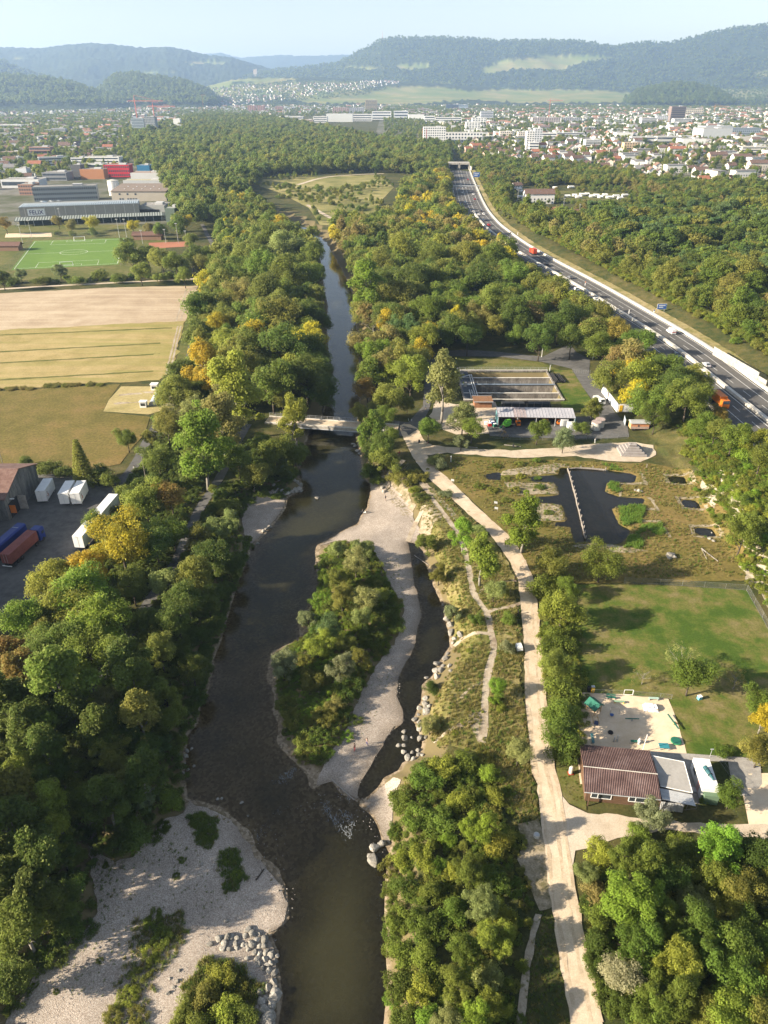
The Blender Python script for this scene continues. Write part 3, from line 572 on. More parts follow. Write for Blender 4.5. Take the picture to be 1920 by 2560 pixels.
def crown_mesh(kind, seed, dens=1.):
    rng = np.random.default_rng(seed)
    if kind == 'conifer':
        Cs, Ns, vs = [], [], []; n = int(5200 * dens); L = 15
        for i in range(n):
            l = rng.integers(L); z = .1 + .88 * (l + rng.uniform(-.15, .15)) / L; R = .24 * (1 - z) ** .8 + .015; r = R * math.sqrt(rng.uniform(.1, 1)); a = rng.uniform(0, 6.283)
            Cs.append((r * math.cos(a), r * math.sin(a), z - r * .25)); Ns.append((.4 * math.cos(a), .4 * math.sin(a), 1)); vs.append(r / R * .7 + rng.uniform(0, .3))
        C = np.array(Cs); Nn = np.array(Ns) + rng.normal(0, .3, (n, 3)); Nn /= np.linalg.norm(Nn, axis=1)[:, None]
        V, F, var = cards(C, Nn, .024 / math.sqrt(dens), rng, np.array(vs)); return npmesh('crown', V, F, {'var': var})
    cz, rx, rz, nc, r0, r1, ls = KIND[kind]
    # clumps spread over the crown, mostly near its skin; the outline is uneven
    d = unit(nc * 2, rng); d = d[(d[:, 2] > -.75)][:nc]; nc = len(d)
    rad = rng.uniform(.45, 1.0, nc) ** .6; lump = 1 + .32 * np.sin(d[:, 0] * 3 + seed) * np.cos(d[:, 1] * 2.6 + seed * 1.7) + rng.uniform(-.2, .2, nc)
    cen = d * (rad * lump)[:, None] * np.array([rx, rx, rz])
    if kind in ('broad', 'oak', 'willow', 'robinia', 'shrub'):      # limbs carry their own sub-crowns of uneven size
        nl = rng.integers(4, 8); ld = unit(nl, rng); ld[:, 2] = rng.uniform(-.35, 1., nl) * .8; lr = rng.uniform(.34, .62, nl); lw = np.concatenate([lr ** 2, [.30]]); li = rng.choice(nl + 1, nc, p=lw / lw.sum())
        lc = np.vstack([ld * rng.uniform(.45, .75, nl)[:, None], [[0, 0, 0]]]); lr = np.append(lr, .8); cen = (lc[li] + d * (rad * lr[li])[:, None]) * np.array([rx, rx, rz])
    if kind in ('tall',): cen[:, :2] *= (1.12 - .55 * np.clip(cen[:, 2:3] / rz, -.3, 1))
    if kind in ('shrub', 'low'): cen[:, 2] = np.abs(cen[:, 2]) * .95 - cz * .35
    cen[:, 2] += cz; cr = rng.uniform(r0 * .75, r1 * 1.1, nc)
    if kind == 'pine': cr *= 1.15
    tot = int({'low': 4200, 'shrub': 3800, 'robinia': 13500, 'willow': 10500, 'pine': 6500, 'bare': 2200}.get(kind, 9500) * dens)
    pick = rng.choice(nc, tot, p=cr ** 2 / (cr ** 2).sum()); dd = unit(tot, rng)
    dd[:, 2] = np.where((dd[:, 2] < -.3) & (rng.uniform(size=tot) < .6), -dd[:, 2], dd[:, 2])
    C = cen[pick] + dd * (cr[pick] * rng.uniform(.55, 1.12, tot))[:, None] * np.array([1, 1, .62 if kind == 'pine' else .85])
    if kind == 'willow': C[:, 2] -= rng.uniform(0, .05, tot) * (np.linalg.norm(C[:, :2], axis=1) / rx)
    sp_ = rng.uniform(size=tot) < .07; C[sp_] += dd[sp_] * (cr[pick][sp_] * rng.uniform(.1, .55, sp_.sum()))[:, None]
    C[:, 2] = np.maximum(C[:, 2], .01)
    Nn = dd * 1.15 + rng.normal(0, .5, (tot, 3)) + np.array([0, 0, .25]); Nn /= np.linalg.norm(Nn, axis=1)[:, None]
    cv = rng.uniform(0, 1, nc); var = np.clip(.25 + .45 * cv[pick] + .35 * (rng.uniform(size=tot) - .3), 0, 1)
    V, F, var = cards(C, Nn, ls / math.sqrt(dens) * (1. if dens > .5 else .95), rng, var, 1.9 if kind in ('willow', 'robinia') else 1.3)
    return npmesh('crown', V, F, {'var': var})
def trunk_mesh(kind, seed, limbs=7):
    rng = np.random.default_rng(seed + 100); b = MB()
    cz, rx, rz = KIND.get(kind, (.5, .2, .45))[:3]; r = .022 if kind not in ('willow', 'shrub') else .028
    top = cz + rz * .35; pts = [Vector((0, 0, -.03))]
    for i in range(1, 5): pts.append(Vector((rng.normal(0, .012), rng.normal(0, .012), top * i / 4)))
    for i in range(4): b.tube(pts[i], pts[i + 1], r * (1 - i * .2), r * (.8 - i * .2), 7)
    for k in range(limbs):
        z = rng.uniform(.25 if kind != 'pine' else .6, .9) * top; a = k * 2.4 + rng.uniform(0, .6); e = Vector((math.cos(a) * rx * .75, math.sin(a) * rx * .75, z + rz * rng.uniform(.25, .6)))
        s = Vector((0, 0, z)); mid = s.lerp(e, .5) + Vector((0, 0, .02)); b.tube(s, mid, r * .45, r * .3, 5); b.tube(mid, e, r * .3, r * .1, 5)
        if kind == 'bare':
            for j in range(5):
                f = mid.lerp(e, rng.uniform(0, 1)); g = f + Vector(rng.normal(0, .11, 3)) + Vector((0, 0, .09)); b.tube(f, g, r * .16, r * .05, 4)
    return b.mesh('trunk', True)
PROTO = {}
def protos(kind, n, dens=1., limbs=7):
    key = (kind, dens)
    if key not in PROTO: PROTO[key] = [(crown_mesh(kind, 31 * k + len(kind) * 7 + 1, dens), trunk_mesh(kind, 31 * k + 5, limbs)) for k in range(n)]
    for c, t in PROTO[key]:
        if not c.materials: c.materials.append(LEAF if dens == 1. else LEAFI); t.materials.append(PALEBARK if kind in ('bare', 'tall', 'pine') else BARK)
    return PROTO[key]
for k, n in (('broad', 4), ('oak', 3), ('tall', 4), ('willow', 3), ('robinia', 3), ('pine', 3), ('conifer', 2), ('shrub', 4), ('low', 3), ('bare', 2)): protos(k, n)
# colours of foliage: (base colour, word used in labels)
HUES = dict(g=((.128, .165, .028), 'green'), d=((.082, .112, .022), 'dark green'), b=((.175, .245, .030), 'bright green'), y=((.222, .235, .036), 'yellow-green'), o=((.178, .178, .038), 'olive green'),
            Y=((0.410, 0.314, 0.028), 'golden yellow'), r=((.225, .150, .042), 'rusty orange'), p=((.225, .240, .085), 'pale green'), s=((.165, .185, .095), 'silvery green'), u=((.085, .130, .048), 'bluish green'), t=((.225, .180, .065), 'tan brown'), w=((.36, .32, .20), 'whitish'))
LAND = []           # landmarks used in labels: (name, x, y)
def land(name, px, py): x, y, _ = P(px, py); LAND.append((name, x, y))
for a in (('the bridge', 800, 1070), ('the blue lorry', 75, 1330), ('the grey warehouse', 60, 1200), ('the long white trailers', 235, 1310), ('the garden plot', 410, 990), ('the football pitch', 170, 640), ('the settling tanks', 1260, 965), ('the open vehicle shed', 1340, 1060), ('the stepped pyramid', 1590, 1130), ('the palisade in the pond', 1430, 1260), ('the brown-roofed club house', 1560, 1970), ('the playground', 1560, 1810), ('the white container', 1770, 1970), ('the blue motorway sign', 1650, 785), ('the tunnel mouth', 1165, 445), ('the wooded island', 850, 1600), ('the riprap spur', 610, 2400), ('the gravel bar', 450, 2200), ('the lawn', 1650, 1600), ('the dry pasture', 860, 510), ('the graffiti wall', 1515, 995), ('the orange wagon', 1600, 1062), ('the campsite', 1440, 495), ('the noise barrier', 1850, 890), ('the riverside boulders', 1020, 1850), ('the forecourt', 1480, 2060), ('the big west hall', 350, 530)): land(*a)
TREES = []; KCAT = dict(broad='broadleaf tree', oak='spreading tree', tall='slender tree', willow='willow tree', robinia='feathery-leaved tree', pine='pine tree', conifer='conifer', bare='half-bare tree', shrub='shrub', low='low bush')
KNAME = dict(broad='broadleaf_tree', oak='spreading_tree', tall='slender_tree', willow='willow_tree', robinia='feathery_tree', pine='pine_tree', conifer='conifer', bare='half_bare_tree', shrub='shrub', low='low_bush')
RATIO = {k: (v[1], v[0]) for k, v in KIND.items()}; RATIO['conifer'] = (.2, .5)
def hand(txt):
    """trees by the middle of their crown in the photograph: kind hue x y radius"""
    for ln in txt.split(';'):
        q = ln.split()
        if not q: continue
        k, c, px, py, r = q[0], q[1], float(q[2]), float(q[3]), float(q[4])
        if px < 440 and py > 1640 and k in ('broad', 'oak') and (int(px) // 3) % 5 < 4: k = 'tall'; r *= .86
        rx, cz = RATIO[k]
        if 975 < px < 1290 and py > 1890: c = dict(d='g', o='y', g='b' if int(px) % 2 else 'g').get(c, c)
        elif px < 440 and py > 1400 and int(px) % 2: c = dict(d='g', g='y').get(c, c)
        z = 0.; h = 8.
        for _ in range(6):
            x, y, _z = P(px, py, z + cz * h); h = r / FOC * depth_of(x, y, z + cz * h) / rx; z = z1(x, y)
        TREES.append([k, c, x, y, h])
SHORT = dict(b='broad', O='oak', t='tall', w='willow', f='robinia', p='pine', c='conifer', s='shrub', l='low', x='bare')
def H(txt): hand(';'.join(' '.join([SHORT[q.split()[0]]] + q.split()[1:]) for q in txt.replace('\n', ';').split(';') if q.strip()))
# west bank: around the yard, along the woodland path, down to the gravel
H('''t b 505 1116 44;O o 417 1066 42;b g 316 1097 26;c o 200 1150 26;s d 62 1155 20;s d 120 1172 26;s d 247 1190 34;s d 160 1180 22;O g 393 1147 42;b r 424 1240 40;b y 363 1255 46;s g 318 1232 30;s g 272 1205 26;b g 247 1305 30
O Y 300 1352 72;b Y 222 1420 46;b y 127 1452 48;b b 225 1480 62;O d 386 1355 56;w p 552 1318 38;w o 494 1350 40;b d 530 1385 42;w d 575 1420 36;w p 424 1463 46;b o 482 1440 44;s g 571 1272 30;b g 594 1147 38;b o 633 1190 34
t t 552 1062 38;t y 585 985 42;O p 482 1027 42;O y 602 931 58;t Y 512 925 32;b d 503 985 28;b b 50 1545 50;O g 185 1510 62;O b 232 1560 82;O g 130 1620 70;O g 225 1640 72;b r 31 1640 46;O g 150 1725 64;b r 55 1700 40;b d 18 1770 52
f o 401 1624 48;b d 320 1674 48;f p 255 1766 50;b o 347 1795 42;w d 417 1751 46;f p 212 1878 32;f o 278 1875 50;f o 293 1935 44;b y 58 1921 46;b d 116 1890 44;b g 135 2022 40;O o 15 2000 52;b d 193 2000 46;b d 270 2005 42;w s 363 2002 28;b d 444 1546 46;b d 482 1681 36;w d 521 1508 36;b d 417 1800 36;b y 140 2085 34;b o 42 2000 50;b d 40 2080 56;b d 96 2165 52;w d 172 2255 44;b d 55 2310 52;s d 162 2330 40;b d 12 2450 52;b d 20 2220 50;s d 332 2085 46;s d 417 2006 36;s d 300 2110 34;s u 400 1860 30;w d 370 1880 40;b d 340 1720 44;s d 455 1620 28;s d 500 1590 28;s d 530 1560 26;s d 555 1480 26;b d 470 1500 42;b g 430 1330 40;s d 600 1395 22;f d 330 1850 40;b d 360 1950 40;b d 90 2240 50
b d 250 1830 44;b d 180 1800 40;b d 80 1830 44;b g 110 1760 46;O g 330 1470 46;b d 360 1560 40''')
# by the bridge and upstream, west side
H('''t y 736 1054 27;b g 690 1128 36;b g 738 1140 30;b g 655 1105 24;s d 700 1188 30;s g 644 1208 26;b g 679 958 54;b d 767 946 50;b d 806 985 40;b o 706 1004 24;O g 655 880 50;b d 720 870 52;b d 790 880 40;b o 700 790 48;O g 750 790 44;b d 790 800 34;b g 640 800 44;b y 560 860 40;O y 590 870 46;b Y 540 815 30;O t 602 732 40;b o 560 760 30;b g 671 670 44;b g 720 690 44;b o 650 730 40;b g 770 690 34;b p 720 620 38;b g 775 640 30;b g 660 600 38;b o 610 640 34;b g 580 690 30;s g 500 800 20;s g 490 860 22;s o 483 905 20;b o 520 880 28;s g 470 960 24''')
# east bank upstream and the wood between river and motorway
H('''b r 918 975 28;b o 968 996 38;b y 1026 939 44;b o 1018 1010 18;w o 908 1034 30;b g 962 1040 28;O b 941 882 47;t b 918 716 30;x o 933 824 40;O u 1006 817 40;b y 1053 846 36;O o 1033 905 44;O t 1196 786 38;t Y 1142 805 17;b g 1064 778 40;O g 1110 760 42;b d 1120 830 40;b d 1170 840 34;b g 1250 760 44;b d 1290 790 42;O g 1330 770 44;b o 990 740 40;b d 1030 700 40;b o 960 660 36;b y 1010 620 36;b t 1040 760 22;b g 970 760 30;b d 900 770 24;b d 905 880 20;b g 1080 640 36;b o 1160 640 36;b g 1230 650 36;b d 1200 700 40;b g 1290 690 36;O o 1380 740 40;b r 1530 830 34;b g 1510 870 36;O g 1590 860 42;O g 1450 800 40;b o 1500 790 34;b d 1400 800 42;b y 1323 835 16;b d 1350 850 36;b d 1430 850 34;O o 1530 945 48;b y 1600 940 44;O g 1660 900 44;b Y 1590 985 34;O g 1620 1000 52;b d 1690 960 44;O g 1720 1000 54;b o 1740 950 36;O d 1640 1040 36;b r 1800 1035 20;b g 1835 1092 36;O y 1880 1105 38;b o 1790 1075 30;b g 1905 1145 36;s b 1855 1130 32;b g 1760 1062 30;O g 1560 880 34;t p 1107 962 36;b g 1072 1070 28;b p 1157 1045 34;b g 1180 1070 28;w s 1153 1106 20;b g 1345 1076 26;b s 1410 1098 26;w o 1480 1022 28;s g 1455 1070 22;x r 1258 1086 11;b d 949 1120 36;b g 976 1093 22;t g 933 1085 26;s g 925 1180 27;b o 964 1142 34;s y 970 1165 16;s g 945 1200 18''')
# east bank: ponds, road side, hedge, island
H('''s p 1087 1150 20;s s 1098 1160 18;s s 1117 1234 15;t y 1205 1395 30;s p 1199 1325 20;t b 1158 1336 20;w o 1068 1363 26;w o 1096 1440 25;b p 1236 1475 26;l o 1010 1196 34;l o 1045 1190 24;l d 1052 1245 22;s y 1035 1225 14;t b 1311 1305 32;O g 1504 1405 50;b o 1376 1410 40;s g 1360 1470 40;b y 1407 1525 44;s g 1388 1604 42;O o 1394 1666 44;s g 1400 1730 44;b g 1403 1790 42;b g 1411 1838 44;s d 1413 1882 40;b g 1859 1335 44;b g 1420 1470 26;w s 1134 1535 24;s d 1193 1548 20;s g 1270 1545 20;s s 1265 1620 22;b b 1245 1720 22;s b 1240 1750 16;s y 1253 1770 12;s d 1075 1722 24;w p 1075 1815 26;b p 1297 1882 32;s o 1262 1480 16
w p 910 1374 28;w p 845 1372 26;w p 890 1413 36;w o 856 1448 32;w p 906 1496 40;w o 855 1500 34;b u 825 1572 28;w s 772 1552 26;w p 905 1548 28;w y 794 1616 36;w s 848 1668 38;w s 709 1668 36;w o 868 1612 26;w o 905 1645 24;s o 950 1490 22;l d 965 1530 30;l d 985 1565 28;l d 930 1600 30;l d 875 1718 34;l o 735 1800 34;l o 808 1790 30;l o 760 1850 30;l o 715 1760 26;l b 805 1500 28;l b 815 1440 26;s o 780 1700 30;s t 840 1760 24;l b 870 1840 16;l g 885 1800 18;s d 800 1560 26
b g 1730 1690 45;x p 1705 1650 40;x t 1610 1690 26;x t 1840 1700 28;b g 1905 1760 40;t Y 1910 1795 20;O o 1900 1880 46;s g 1810 1880 20;b g 1828 1990 32;s g 1760 2000 14''')
# nearest east bank: shrub belt, robinias and the wood at the lower edge
H('''s g 1010 1990 34;s d 1060 1950 36;s o 1110 1915 36;s g 1160 1905 32;s g 1225 1930 28;s d 1045 2050 38;s g 1100 2060 38;s o 1150 2000 30;s o 1000 2150 30;s o 1055 2140 34;s b 1090 2165 22;s g 1012 2220 34;s g 1080 2235 34;s g 1000 2300 34;s g 1058 2310 36;s d 1005 2385 36;s g 1068 2392 38;s g 1000 2465 36;s o 1058 2475 38;s g 1010 2545 38;s g 1075 2550 38;l g 990 2080 24;l g 985 2500 26;s o 1240 1990 26
f g 1195 2070 44;s y 1245 2110 36;f g 1178 2175 40;s g 1240 2195 36;f p 1200 2265 42;s o 1260 2300 34;f y 1240 2350 46;f g 1168 2380 44;s p 1225 2430 40;f g 1140 2475 46;f y 1230 2510 44;f g 1185 2550 52;s d 1130 2280 36;f p 1110 2560 44;s y 1130 2180 24;s b 1120 2100 22
w s 1627 2045 42;f b 1793 2114 66;f g 1589 2150 60;f b 1573 2238 74;f g 1596 2346 64;b y 1496 2140 36;b p 1465 2180 28;s t 1488 2228 34;s g 1488 2290 36;b w 1546 2430 46;b d 1660 2200 44;b p 1731 2249 40;O o 1808 2270 48;O o 1866 2230 54;f g 1743 2340 60;f y 1700 2425 60;b g 1820 2365 54;O g 1880 2330 50;b g 1840 2442 58;b Y 1897 2440 44;f g 1666 2485 58;O o 1743 2510 54;b y 1820 2525 56;b g 1627 2540 48;b o 1897 2540 50;b d 1890 2130 50;b d 1700 2140 42;b g 1650 2300 44;s d 1500 2360 36;s d 1480 2410 26;s d 1560 2510 30;s g 1600 2080 30;b g 1780 2200 46;b d 1690 2320 40''')
H('''s y 545 2440 34;s o 515 2490 36;l o 595 2470 26;s o 465 2540 34;s y 560 2530 36;s g 615 2540 30;s g 500 2570 34;l d 385 2300 26;l d 405 2345 26;l g 375 2385 24;l o 350 2440 26;l y 320 2490 26;l o 285 2540 26;l o 345 2540 26;l g 500 2050 20;l g 518 2088 18;l g 572 2148 18;l b 590 2188 15;l g 566 2215 11;l g 455 2150 10;l d 440 2190 10;l d 250 2400 9;l d 85 2465 10;l d 140 2480 8''')
H('''l y 1300 1190 12;l o 1320 1247 12;l g 1350 1217 12;l o 1290 1226 14;l g 1370 1281 12;l y 1312 1272 14;l o 1265 1196 12;l g 1330 1290 12;l o 1355 1310 12;l y 1290 1300 14;l g 1345 1195 9;l o 1230 1225 14;l g 1200 1215 14;l o 1265 1250 12;l g 1240 1165 12;l o 1300 1160 12;s g 1340 1150 10''')
# sports ground, field edge and west town
H('''b t 145 553 13;O t 175 566 16;O Y 230 556 17;s d 145 583 10;s d 180 585 10;s d 230 582 14;w s 52 690 14;w s 150 680 20;b d 5 695 20;s d 30 710 12;s d 105 702 16;s g 190 702 16;s g 250 688 20;s g 290 700 16;b g 330 640 30;b d 370 640 26;b o 405 650 28;b g 440 660 26;b d 480 640 26;b o 500 660 24;b g 350 680 22;b g 460 690 20;s g 400 695 16;b Y 332 565 14;b t 370 570 12;b g 400 575 16;b g 440 560 20;b Y 465 555 16;b o 475 600 16;b g 520 640 20;b r 12 560 16;b d 320 610 16''')
# the rest of the woods: trees are set out over each wood, the largest in view as things of their own, the far mass as one forest
WOODS = dict(
 west=[(548, 650), (495, 820), (462, 965), (430, 1050), (540, 1080), (640, 1050), (780, 1040), (800, 960), (800, 760), (790, 640), (690, 560), (600, 500), (545, 540)],
 middle=[(915, 1000), (1055, 975), (1060, 905), (1090, 868), (1230, 868), (1350, 880), (1430, 855), (1495, 920), (1560, 985), (1660, 1030), (1780, 1060), (1690, 960), (1600, 880), (1500, 800), (1400, 740), (1320, 690), (1240, 640), (1180, 580), (1130, 500), (1110, 440), (1010, 470), (990, 560), (880, 570), (830, 590), (890, 700), (905, 830)],
 east=[(1150, 398), (1190, 440), (1198, 500), (1230, 540), (1290, 580), (1400, 640), (1560, 730), (1700, 805), (1840, 900), (1990, 1000), (1990, 474), (1850, 470), (1700, 462), (1560, 440), (1450, 424), (1330, 416), (1240, 402)],
 north=[(330, 335), (420, 480), (455, 600), (560, 520), (640, 470), (660, 440), (950, 432), (1100, 445), (1130, 425), (1120, 375), (960, 358), (700, 305), (520, 290)],
 yardside=[(430, 1060), (330, 1160), (300, 1240), (230, 1400), (60, 1560), (-60, 1700), (-60, 2600), (60, 2440), (220, 2330), (225, 2150), (330, 2130), (450, 2010), (455, 1850), (530, 1650), (590, 1440), (600, 1300), (560, 1180), (640, 1110)],
 southeast=[(1470, 2130), (1560, 2110), (1700, 2100), (1990, 2110), (1990, 2700), (1530, 2700), (1500, 2450), (1470, 2280)],
 pasture=[(640, 449), (806, 441), (945, 437), (985, 468), (950, 505), (945, 530), (995, 552), (870, 566), (800, 562), (772, 520), (700, 482), (650, 466)],
 slope=[(1690, 1070), (1760, 1190), (1830, 1290), (1900, 1430), (1990, 1560), (1990, 1120), (1900, 1080), (1780, 1050)])
PINEY = PL([(1420, 540), (1990, 480), (1990, 800), (1750, 760), (1560, 650)])
def spread(poly, step, seed, keep=None, jitter=.42):
    rng = np.random.default_rng(seed); xs = [p[0] for p in poly]; ys = [p[1] for p in poly]
    X, Y = np.meshgrid(np.arange(min(xs), max(xs), step), np.arange(min(ys), max(ys), step * .87)); X = X + (np.arange(X.shape[0])[:, None] % 2) * step * .5
    X = X + rng.uniform(-jitter, jitter, X.shape) * step; Y = Y + rng.uniform(-jitter, jitter, Y.shape) * step
    k = sdf(poly, X, Y) < 0; return X[k], Y[k]
HT = {}
def clear_of(X, Y, r=1.):
    """True where no path, water, road or building stands"""
    ok = np.minimum(sdf(W1, X, Y), sdf(W2, X, Y)) > 1.5 * r
    ok &= sdf(MWPOLY, X, Y) > 3.5 * r
    for q in KEEP: ok &= sdf(q, X, Y) > .8 * r
    for l, w in KEEPL: ok &= line_dist(l, X, Y) > w
    return ok
KEEP = [PL(q) for q in ([(303, 966), (441, 966), (441, 1016), (258, 1029)], [(-160, 1640), (100, 1512), (190, 1430), (260, 1330), (300, 1240), (225, 1190), (-40, 1200)], [(640, 449), (717, 455), (806, 442), (941, 438), (925, 458), (887, 473), (806, 477), (686, 469)], [(880, 487), (978, 469), (949, 504), (900, 500)], [(787, 512), (910, 512), (933, 531), (987, 548), (871, 564), (825, 558), (783, 527)], [(1285, 466), (1332, 466), (1350, 520), (1290, 520)], [(1375, 464), (1440, 464), (1440, 484), (1375, 484)], [(1405, 484), (1572, 484), (1572, 508), (1405, 508)], [(1320, 516), (1420, 510), (1450, 552), (1360, 560)], [(1340, 905), (1400, 862), (1440, 870), (1480, 900), (1600, 1060), (1580, 1095), (1440, 1095)], [(1150, 378), (1240, 396), (1330, 412), (1450, 420), (1560, 436), (1700, 458), (1990, 470), (1990, 270), (1300, 270)], [(540, 1035), (640, 1035), (640, 1065), (540, 1065)])]
KEEPL = [(PL([(548, 640), (525, 700), (466, 935), (400, 1050), (318, 1190)]), 2.6), (PL([(620, 1060), (565, 1165), (501, 1266), (444, 1401), (370, 1508), (285, 1651), (204, 1747), (85, 1870)]), 2.4), (PL([(1064, 900), (1110, 884), (1250, 886), (1357, 898)]), 5.)]
hx = np.array([t[2] for t in TREES]); hy = np.array([t[3] for t in TREES]); hr = np.array([t[4] * RATIO[t[0]][0] for t in TREES])
def free(x, y, r): return not np.any((hx - x) ** 2 + (hy - y) ** 2 < (hr * .85 + r * .45) ** 2)
FILL = []; rng = np.random.default_rng(5)
MIXES = dict(west='dgoogdgygY', middle='dggoodgyogottY', east='dggoodgoogt', north='dgdgodog', yardside='dddgogd', southeast='googodgy', slope='bgygog', pasture='gdogo')
for wi, (wn_, poly) in enumerate(WOODS.items()):
    pl = PL(poly, 0); step = dict(west=6.2, middle=6.6, east=7., north=9.5, yardside=4.6, southeast=5., slope=3.4, pasture=10.5)[wn_]
    X, Y = spread(pl, step, 50 + wi); k = clear_of(X, Y); X, Y = X[k], Y[k]
    if wn_ == 'east': pin = sdf(PINEY, X, Y) < 0
    HP = .72 + .62 * vnoise(X, Y, 17, 70 + wi); PT = vnoise(X, Y, 34, 60 + wi); DM = sdf(MWPOLY, X, Y)
    for i, (x, y) in enumerate(zip(X, Y)):
        patch = PT[i]; hues = MIXES[wn_]; c = hues[int(min(.999, max(0, patch * .8 + rng.uniform(-.25, .45))) * len(hues))]
        kd = rng.choice(['broad', 'oak', 'broad', 'tall'], p=[.4, .35, .15, .1]); h = rng.uniform(9, 14.5)
        if wn_ == 'east' and pin[i] and rng.uniform() < .6: kd = 'pine'; c = 'o' if rng.uniform() < .5 else 'g'; h = rng.uniform(12, 18); c = str(rng.choice(list('dduog')))
        elif wn_ == 'north': kd = rng.choice(['broad', 'oak', 'conifer', 'tall'], p=[.5, .25, .1, .15]); h = rng.uniform(11, 17)
        elif wn_ in ('yardside', 'southeast'): kd = rng.choice(['broad', 'shrub', 'robinia']); h = rng.uniform(3, 7) if kd != 'shrub' else rng.uniform(2, 3.4)
        elif wn_ == 'pasture': h = rng.uniform(3, 7)
        elif wn_ == 'slope': kd = 'shrub'; h = rng.uniform(1.6, 3.2)
        h *= HP[i]
        if wn_ in ('east', 'north', 'middle') and rng.uniform() < .07: continue
        if wn_ == 'east' and y > 620:
            h *= .72; qx, qy = pix(x, y, 0)
            if 1270 < qx < 1600 and 470 < qy < 610: h *= .55
        if wn_ == 'east':                      # lower shrubs down the cutting beside the motorway
            d = DM[i]
            if d < 16: kd = 'shrub'; h = rng.uniform(2., 4.5); c = rng.choice(list('ygoo'))
            if d < 7: continue
        if not free(x, y, h * RATIO[kd][0]): continue
        FILL.append([kd, c, x, y, h])
# edge shrubs, town trees, scattered bushes
def fill_line(pts, n, kinds, hues, h0, h1, wid):
    pl = PL(pts)
    for _ in range(n):
        i = rng.integers(len(pl) - 1); t = rng.uniform(); x = pl[i][0] * (1 - t) + pl[i + 1][0] * t + rng.normal(0, wid); y = pl[i][1] * (1 - t) + pl[i + 1][1] * t + rng.normal(0, wid)
        FILL.append([str(rng.choice(kinds)), str(rng.choice(list(hues))), x, y, rng.uniform(h0, h1)])
fill_line([(470, 960), (500, 830), (530, 720)], 26, ['shrub'], 'gos', 2., 4., 1.2)
fill_line([(0, 712), (150, 706), (300, 700), (420, 694), (490, 690)], 46, ['shrub'], 'gdd', 2.2, 4.5, 2.)
fill_line([(0, 974), (120, 966), (250, 962)], 30, ['low'], 'tto', .8, 1.4, .8)
fill_line([(800, 480), (880, 470), (940, 490), (990, 530)], 30, ['shrub', 'broad'], 'god', 2.5, 6., 9.)
fill_line([(700, 495), (790, 500), (850, 520), (930, 525)], 26, ['shrub', 'broad'], 'gdo', 2., 6., 6.)
def town_trees(poly, step, seed, hmin, hmax, prob):
    X, Y = spread(PL(poly), step, seed)
    for x, y in zip(X, Y):
        if rng.uniform() < prob and not (1000 < pix(x, y, 0)[1] ): FILL.append([str(rng.choice(['broad', 'oak', 'conifer', 'broad'])), str(rng.choice(list('ggddoy'))), x, y, rng.uniform(hmin, hmax)])
TOWN_R = [(1130, 385), (1330, 440), (1560, 468), (1990, 470), (1990, 268), (960, 268), (960, 350)]
TOWN_L = [(-150, 300), (330, 285), (330, 335), (400, 420), (180, 440), (-150, 500)]
town_trees(TOWN_R, 18., 91, 6, 12, .85); town_trees(TOWN_L, 15., 92, 7, 13, .85)
town_trees([(-200, 262), (1990, 262), (1990, 285), (-200, 300)], 34., 93, 8, 14, .8)
town_trees([(400, 300), (680, 300), (700, 285), (420, 275)], 22., 94, 8, 14, .8)
for x, y, h in ((-57, 36, 25), (-59, 44, 26), (-61, 51, 26), (-64, 58, 25), (-66, 66, 24), (-55, 29, 24)): FILL.append(['tall', 'd', x, y, h])
vis = []
for t in FILL:
    px_, py_ = pix(t[2], t[3], t[4] * .5); d = depth_of(t[2], t[3]); vis.append((-300 < px_ < 1980 and py_ < 2620, t[4] * RATIO[t[0]][0] / d))
order = sorted([i for i in range(len(FILL)) if vis[i][0]], key=lambda i: -vis[i][1])
NT = 300 - sum(t[0] not in ('shrub', 'low') for t in TREES); NS = 290 - sum(t[0] in ('shrub', 'low') for t in TREES)
own, mass = [], []
cnt = {}
for i in order:
    t = FILL[i]; b = t[0] in ('shrub', 'low')
    if b and NS > 0: NS -= 1; own.append(t)
    elif not b and NT > 0: NT -= 1; own.append(t)
    else: mass.append(t)
ALLT = TREES + own
# labels: what it looks like and which of its kind it is, counted from the nearest landmark
rows = {}
for t in ALLT:
    d = [(math.hypot(t[2] - a[1], t[3] - a[2]), a[0]) for a in LAND]; dd, nm = min(d); rows.setdefault((t[0], t[1], nm), []).append((dd, t))
WOODNAME = {k: n for k, n in (('west', 'riverside wood west of the water'), ('middle', 'wood between river and motorway'), ('east', 'wood east of the motorway'), ('north', 'far wood north of the pasture'), ('yardside', 'dark wood below the lorry yard'), ('southeast', 'thicket beyond the forecourt'), ('slope', 'scrubby slope under the motorway'), ('pasture', 'pasture'))}
for (k, c, nm), L in rows.items():
    L.sort(key=lambda q: q[0]); kn = HUES[c][1] + ' ' + KCAT[k]
    for i, (dd, t) in enumerate(L):
        if len(L) == 1: lab = f'the only {kn} near {nm}' if dd < 60 else f'{kn}, the only one growing towards {nm}'
        elif i < 20: lab = f'{kn}, {"the " + ORD[i] + (" closest" if i else "")} of its colour to {nm}'
        else: lab = f'{kn} among many alike towards {nm}'
        t.append(lab); t.append(f'{HUES[c][1]} {KCAT[k]}s towards {nm}' if i >= 20 else ('shrubs and bushes' if k in ('shrub', 'low') else 'trees'))
def jitter_col(c):
    b = HUES[c][0]; v = random.uniform(.82, 1.2); g = random.uniform(.94, 1.06); return (b[0] * v, b[1] * v * g, b[2] * v)
seen = set()
